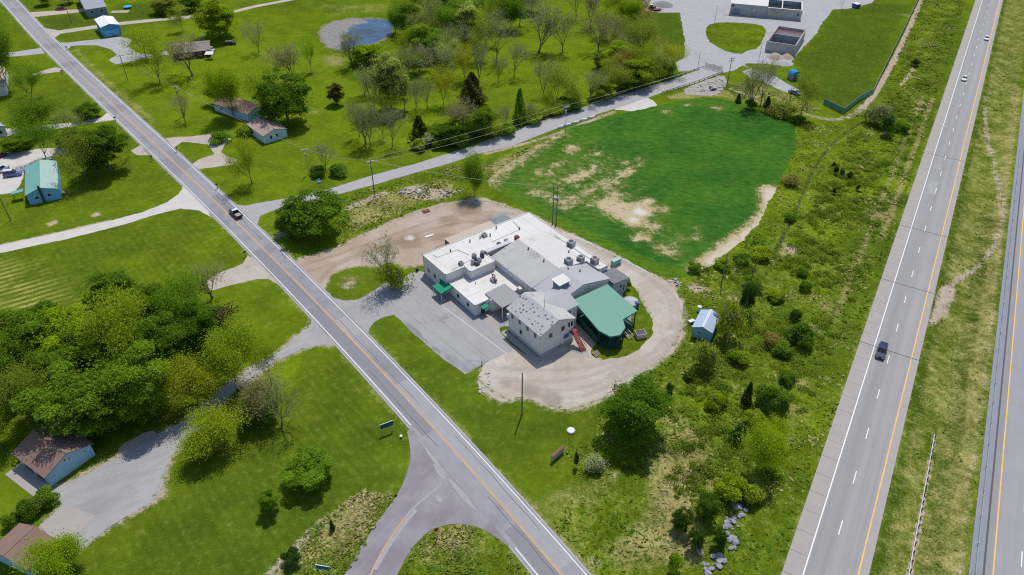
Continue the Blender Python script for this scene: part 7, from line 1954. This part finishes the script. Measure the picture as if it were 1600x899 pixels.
# ---------------------------------------------------------------- stones, blocks, clutter
def rock_mesh(seed, mat):
    rng = random.Random(seed)
    bm = bmesh.new(); bmesh.ops.create_icosphere(bm, subdivisions=1, radius=.5)
    for v in bm.verts: v.co *= rng.uniform(.7, 1.15); v.co.z *= .72
    me = bpy.data.meshes.new('rock'); bm.to_mesh(me); bm.free(); me.materials.append(mat)
    return me
M['rock'] = surf('grey limestone', (.30, .30, .34), .25, .8, 5, .9, space='obj')
M['rock_pale'] = surf('pale limestone', (.52, .49, .45), .18, .8, 5, .9, space='obj')
RK = [rock_mesh(s, M['rock']) for s in range(5)]; RKP = [rock_mesh(s + 9, M['rock_pale']) for s in range(5)]
def rocks(name, label, cat, group, spots, lib, smin, smax):
    for u, v in spots:
        b = G(u, v); o = link(name, RNG.choice(lib)); s = RNG.uniform(smin, smax)
        o.scale = (s, s * RNG.uniform(.7, 1.2), s * RNG.uniform(.7, 1.0)); o.rotation_euler = (RNG.uniform(-.3, .3), RNG.uniform(-.3, .3), RNG.uniform(0, 6))
        o.location = (b.x, b.y, ground_z(b.x, b.y) + .18 * s)
        tag(o, label, cat, group)
sp = [(1155 + RNG.gauss(0, 6), 802 + RNG.gauss(0, 7)) for _ in range(11)] + [(1143 + RNG.gauss(0, 6), 836 + RNG.gauss(0, 11)) for _ in range(24)] + [(1122 + RNG.gauss(0, 5), 873 + RNG.gauss(0, 7)) for _ in range(12)] + [(1104 + RNG.gauss(0, 4), 888 + RNG.gauss(0, 5)) for _ in range(6)] + [(1092, 858), (1094, 865), (1136, 816), (1139, 812), (1150, 795)]
rocks('boulder', 'grey boulder in the rock pile at the lower end of the scrub', 'rock', 'boulders of the grey rock pile', sp, RK, .6, 1.45)
sp = [(1090 + RNG.uniform(0, 42), 131 + RNG.uniform(-6, 12)) for _ in range(60)]
sp = [(u, v) for u, v in sp if v > 130 - (u - 1090) * .38 + 4]
rocks('boulder', 'pale stone on the bank below the bridge rail', 'rock', 'pale stones of the bridge bank', sp, RKP, .6, 1.3)
sp = [(625 + RNG.uniform(0, 24), 304 - RNG.uniform(0, 9)) for _ in range(14)] + [(687 + RNG.uniform(0, 12), 300 + RNG.uniform(-3, 5)) for _ in range(8)] + [(702 + RNG.uniform(0, 18), 298 + RNG.uniform(-4, 3)) for _ in range(9)]
rocks('boulder', 'rough stone in the rubble line on the weedy bank', 'rock', 'stones of the rubble line', sp, RKP + RK, .6, 1.2)
rocks('boulder', 'large white stone in the middle of the rubble line', 'rock', None, [(655, 301)], RKP, 2.2, 2.3)
sp = [(1043 + RNG.uniform(0, 22), 441 + RNG.uniform(-5, 6)) for _ in range(14)] + [(748 + RNG.uniform(0, 20), 598 + RNG.uniform(-20, 18)) for _ in range(16)]
rocks('rubble_stone', 'pale rubble stone at the rim of the gravel drive', 'rock', 'rubble stones along the gravel drive', sp, RKP, .4, .9)
for i, (u, v) in enumerate(((876, 200), (888, 196.5), (901, 192.5), (913, 188.5), (926, 184.5))):
    b = G(u, v); root = empty('concrete_block', b, .42)
    tag(root, ['white concrete block nearest the utility pole', 'second white concrete block from the utility pole', 'middle one of the five white concrete blocks', 'fourth white concrete block from the utility pole', 'white concrete block farthest up the side road'][i], 'block', 'white blocks along the side road')
    MB().box((0, 0, .35), (2.3, .6, .7), top=.92).build('block', M['trim'], root, bevel=.04)
    MB().tube((1.3, 0, 0), (1.3, 0, .8), .22, n=8).build('bollard', M['dark'], root)
# tank, bin and clutter round the building
def at_b(a, b, z=0): return O0 + AX * a + BX * b + Vector((0, 0, z))
root = empty('round_tank', at_b(40.4, 31.6)); tag(root, 'round grey tank top behind the green pavilion', 'tank')
MB().tube((0, 0, 0), (0, 0, 1.5), 1.75, n=24).build('shell', M['steel'], root); MB().tube((0, 0, 1.5), (0, 0, 1.75), 1.8, .4, 24).build('lid', surf('grey lid', (.42, .42, .44), .08), root)
MB().box((1.3, -.8, 1.0), (.9, .9, 1.6)).build('pump_box', M['blue_paint'], root)
root = empty('bin', at_b(49.6, 25.6), ANG + 1.2); tag(root, 'tan open topped bin beside the green pavilion', 'bin')
for c, d in (((0, -.85, .7), (2.3, .1, 1.3)), ((0, .85, .7), (2.3, .1, 1.3)), ((-1.1, 0, .7), (.1, 1.6, 1.3)), ((1.1, 0, .7), (.1, 1.6, 1.3))): MB().box(c, d).build('side', surf('tan bin', (.55, .43, .36), .08), root)
MB().box((.1, 0, 1.2), (1.9, 1.4, .06)).build('lid', M['dark'], root)
root = empty('ramp', at_b(48.0, 23.4), ANG - .1); tag(root, 'narrow pale timber ramp leading off the pavilion deck', 'ramp')
for i in range(5): MB().box((i * .42 - 1.0, 0, .55 - i * .09), (.38, 1.1, .08)).build('plank', M['wood'], root)
for y in (-.55, .55): MB().tube((-1.2, y, 1.4), (1.0, y, 1.0), .05, n=5).build('handrail', M['trim'], root)
for a, b_, lb in ((38.4, 37.2, 'green utility cabinet at the back of the building'),):
    p = G(962, 414); root = empty('utility_cabinet', p, ANG); tag(root, lb, 'cabinet')
    MB().box((0, 0, .9), (1.1, 2.6, 1.5)).build('casing', M['teal_roof'], root, bevel=.04); MB().box((0, 0, 1.7), (1.2, 2.7, .1)).build('lid', M['pale_teal_roof'], root); MB().box((0, 0, .08), (1.4, 2.9, .16)).build('plinth', M['concrete'], root)
p = G(1092, 486); root = empty('water_tank', p); tag(root, 'small white tank behind the small blue shed', 'tank')
MB().tube((0, 0, 0), (0, 0, 1.3), .55, n=14).build('shell', M['trim'], root); MB().tube((0, 0, 1.3), (0, 0, 1.5), .55, .2, n=14).build('lid', M['trim'], root)
p = G(1080, 505); root = empty('table', p, .5); tag(root, 'white table frame left of the small blue shed', 'table')
MB().box((0, 0, .75), (1.5, .8, .07)).build('top', M['trim'], root)
for x in (-.65, .65):
    for y in (-.33, .33): MB().box((x, y, .36), (.08, .08, .72)).build('leg', M['trim'], root)
p = G(666, 331); root = empty('pallet_stack', p, .5); tag(root, 'small rusty pallet on the dirt lot', 'pallet')
for i in range(5): MB().box((-.8 + i * .4, 0, .35), (.3, 1.3, .06)).build('slat', M['rust'], root)
for y in (-.5, 0, .5): MB().box((0, y, .16), (2.0, .12, .32)).build('bearer', M['wood'], root)
p = G(671, 369); root = empty('board', p, .6); tag(root, 'white board lying on the dirt lot', 'board')
MB().box((0, 0, .08), (2.6, .7, .1)).build('sheet', M['trim'], root); MB().box((1.0, .0, .16), (.5, .5, .06)).build('panel', M['trim'], root)
p = G(652, 424); root = empty('trash_can', p); tag(root, 'dark bin at the corner of the tall white wing', 'bin')
MB().tube((0, 0, 0), (0, 0, .9), .32, .38, n=12).build('drum', M['green_dark'], root); MB().tube((0, 0, .9), (0, 0, 1.0), .4, .3, n=12).build('lid', M['dark'], root)
# yard of the plant: machines and heaps
def heap(label, u, v, r, h, mat):
    b = G(u, v); rng = np.random.default_rng(int(u))
    n = 18; V = [(0, 0, h)]; F_ = []
    for k, (rr, zz) in enumerate(((.35, .75), (.7, .35), (1.0, 0))):
        for i in range(n):
            t_ = i * 2 * math.pi / n; q = r * rr * rng.uniform(.85, 1.12); V.append((q * math.cos(t_), q * math.sin(t_) * 1.1, h * zz * rng.uniform(.85, 1.1)))
    F_ = [(0, 1 + i, 1 + (i + 1) % n) for i in range(n)]
    for k in range(2): F_ += [(1 + k * n + i, 1 + (k + 1) * n + i, 1 + (k + 1) * n + (i + 1) % n, 1 + k * n + (i + 1) % n) for i in range(n)]
    o = MB().add(V, F_).build('heap', mat, None, True); o.location = (b.x, b.y, .02); tag(o, label, 'heap')
heap('brown soil heap in front of the concrete tank', 1211, 90, 3.6, 2.0, M['dirt'])
heap('smaller brown soil heap at the tank corner', 1230, 90, 2.8, 1.7, M['dirt'])
heap('grey gravel heap below the brown soil heaps', 1226, 99, 3.6, 1.1, M['gravel_grey'])
heap('dark gravel heap near the parked machines', 1036, 8, 5.5, 1.8, M['patch'])
root = empty('tractor', G(1019, 16), .4); tag(root, 'dark tractor among the machines parked at the yard corner', 'tractor')
MB().box((.8, 0, 1.2), (2.0, .9, .9)).build('bonnet', M['blue_paint'], root, bevel=.06); MB().box((-.7, 0, 1.9), (1.4, 1.4, 1.6), top=.85).build('cab', M['glass'], root); MB().box((-.7, 0, 2.75), (1.5, 1.5, .12)).build('roof', M['trim'], root)
for x, r in ((-.9, .85), (1.3, .5)):
    for s in (-1, 1): MB().tube((x, s * .7, r), (x, s * 1.1, r), r, n=16).build('wheel', M['tyre'], root)
root = empty('flatbed_trailer', G(1027, 17), .2); tag(root, 'rusty flatbed trailer beside the tractor', 'trailer')
MB().box((0, 0, .8), (4.2, 2.0, .18)).build('deck', M['rust'], root)
for x in (-.6, .6):
    for s in (-1, 1): MB().tube((x, s * .9, .4), (x, s * 1.15, .4), .4, n=12).build('wheel', M['tyre'], root)
MB().tube((2.1, 0, .75), (3.4, 0, .5), .08, n=5).build('drawbar', M['rust'], root)
root = empty('water_trailer', G(1010, 10), 1.1); tag(root, 'white tank trailer behind the tractor', 'trailer')
MB().tube((-1.6, 0, 1.6), (1.6, 0, 1.6), .9, n=16).build('tank', M['trim'], root); MB().box((0, 0, .7), (3.8, 1.3, .16)).build('frame', M['dark'], root)
for s in (-1, 1): MB().tube((0, s * .7, .42), (0, s * .95, .42), .42, n=12).build('wheel', M['tyre'], root)
root = empty('dumpster', G(1337, 12), .3); tag(root, 'dark blue dumpster at the top of the plant yard', 'dumpster')
MB().box((0, 0, 1.0), (2.4, 3.0, 1.8), top=1.08).build('body', M['blue_paint'], root); MB().box((0, 0, 1.96), (2.7, 3.3, .12)).build('lid', M['trim'], root)
# far garden things
root = empty('trampoline', G(200, 13)); tag(root, 'bright blue round trampoline on the far lawn', 'trampoline')
MB().tube((0, 0, .8), (0, 0, .9), 2.0, n=20).build('mat', surf('turquoise pad', (.02, .42, .62), .06), root)
for i in range(6): MB().tube((1.9 * math.cos(i), 1.9 * math.sin(i), 0), (1.9 * math.cos(i), 1.9 * math.sin(i), .82), .05, n=5).build('leg', M['steel'], root)
root = empty('patio', G(176, 20), .1); tag(root, 'pinkish paved patio beside the slate grey house', 'patio')
for i in range(4):
    for j in range(2): MB().box((i * 2.1, j * 2.1, .05), (2.0, 2.0, .1)).build('slab', M['tan_roof'], root)
root = empty('awning', G(329, 92), .1); tag(root, 'white carport awning at the end of the low brown house', 'awning')
MB().slab([(-1.6, -1.5, 2.3), (1.6, -1.5, 2.3), (1.6, 1.5, 2.6), (-1.6, 1.5, 2.6)], .12).build('roof', M['trim'], root)
for x in (-1.5, 1.5): MB().tube((x, -1.4, 0), (x, -1.4, 2.25), .06, n=5).build('post', M['trim'], root)
root = empty('garden_chair', G(499, 286), .8); tag(root, 'blue garden seat by the dark hedge', 'chair')
MB().box((0, 0, .45), (1.0, .6, .08)).build('seat', M['bright_blue_wall'], root); MB().box((0, .3, .8), (1.0, .07, .7)).build('backrest', M['bright_blue_wall'], root)
for x in (-.45, .45):
    for y in (-.25, .25): MB().box((x, y, .22), (.07, .07, .44)).build('leg', M['bright_blue_wall'], root)
root = empty('culvert', G(1115, 142), .35); tag(root, 'dark culvert mouth in the pale stone bank', 'culvert')
MB().tube((0, 0, .1), (0, 2.2, .3), .75, n=16).build('pipe', M['dark'], root); MB().box((0, .3, .35), (3.0, .3, 1.3)).build('headwall', M['conc_wall'], root)
for i, (u, v, lb) in enumerate(((642, 678 + 5, 'small white marker disc near the green road sign'),)):
    b = G(627, 684); root = empty('marker', b); tag(root, lb, 'marker'); MB().tube((0, 0, 0), (0, 0, .5), .06, n=6).build('stake', M['trim'], root); MB().tube((0, 0, .5), (0, 0, .56), .28, n=12).build('disc', M['trim'], root)
b = G(753, 571); root = empty('post', b); tag(root, 'short dark post at the corner of the parking lot', 'post'); MB().box((0, 0, .5), (.18, .18, 1.0)).build('shaft', M['wood'], root); MB().box((0, 0, 1.03), (.24, .24, .06)).build('cap', M['dark'], root)
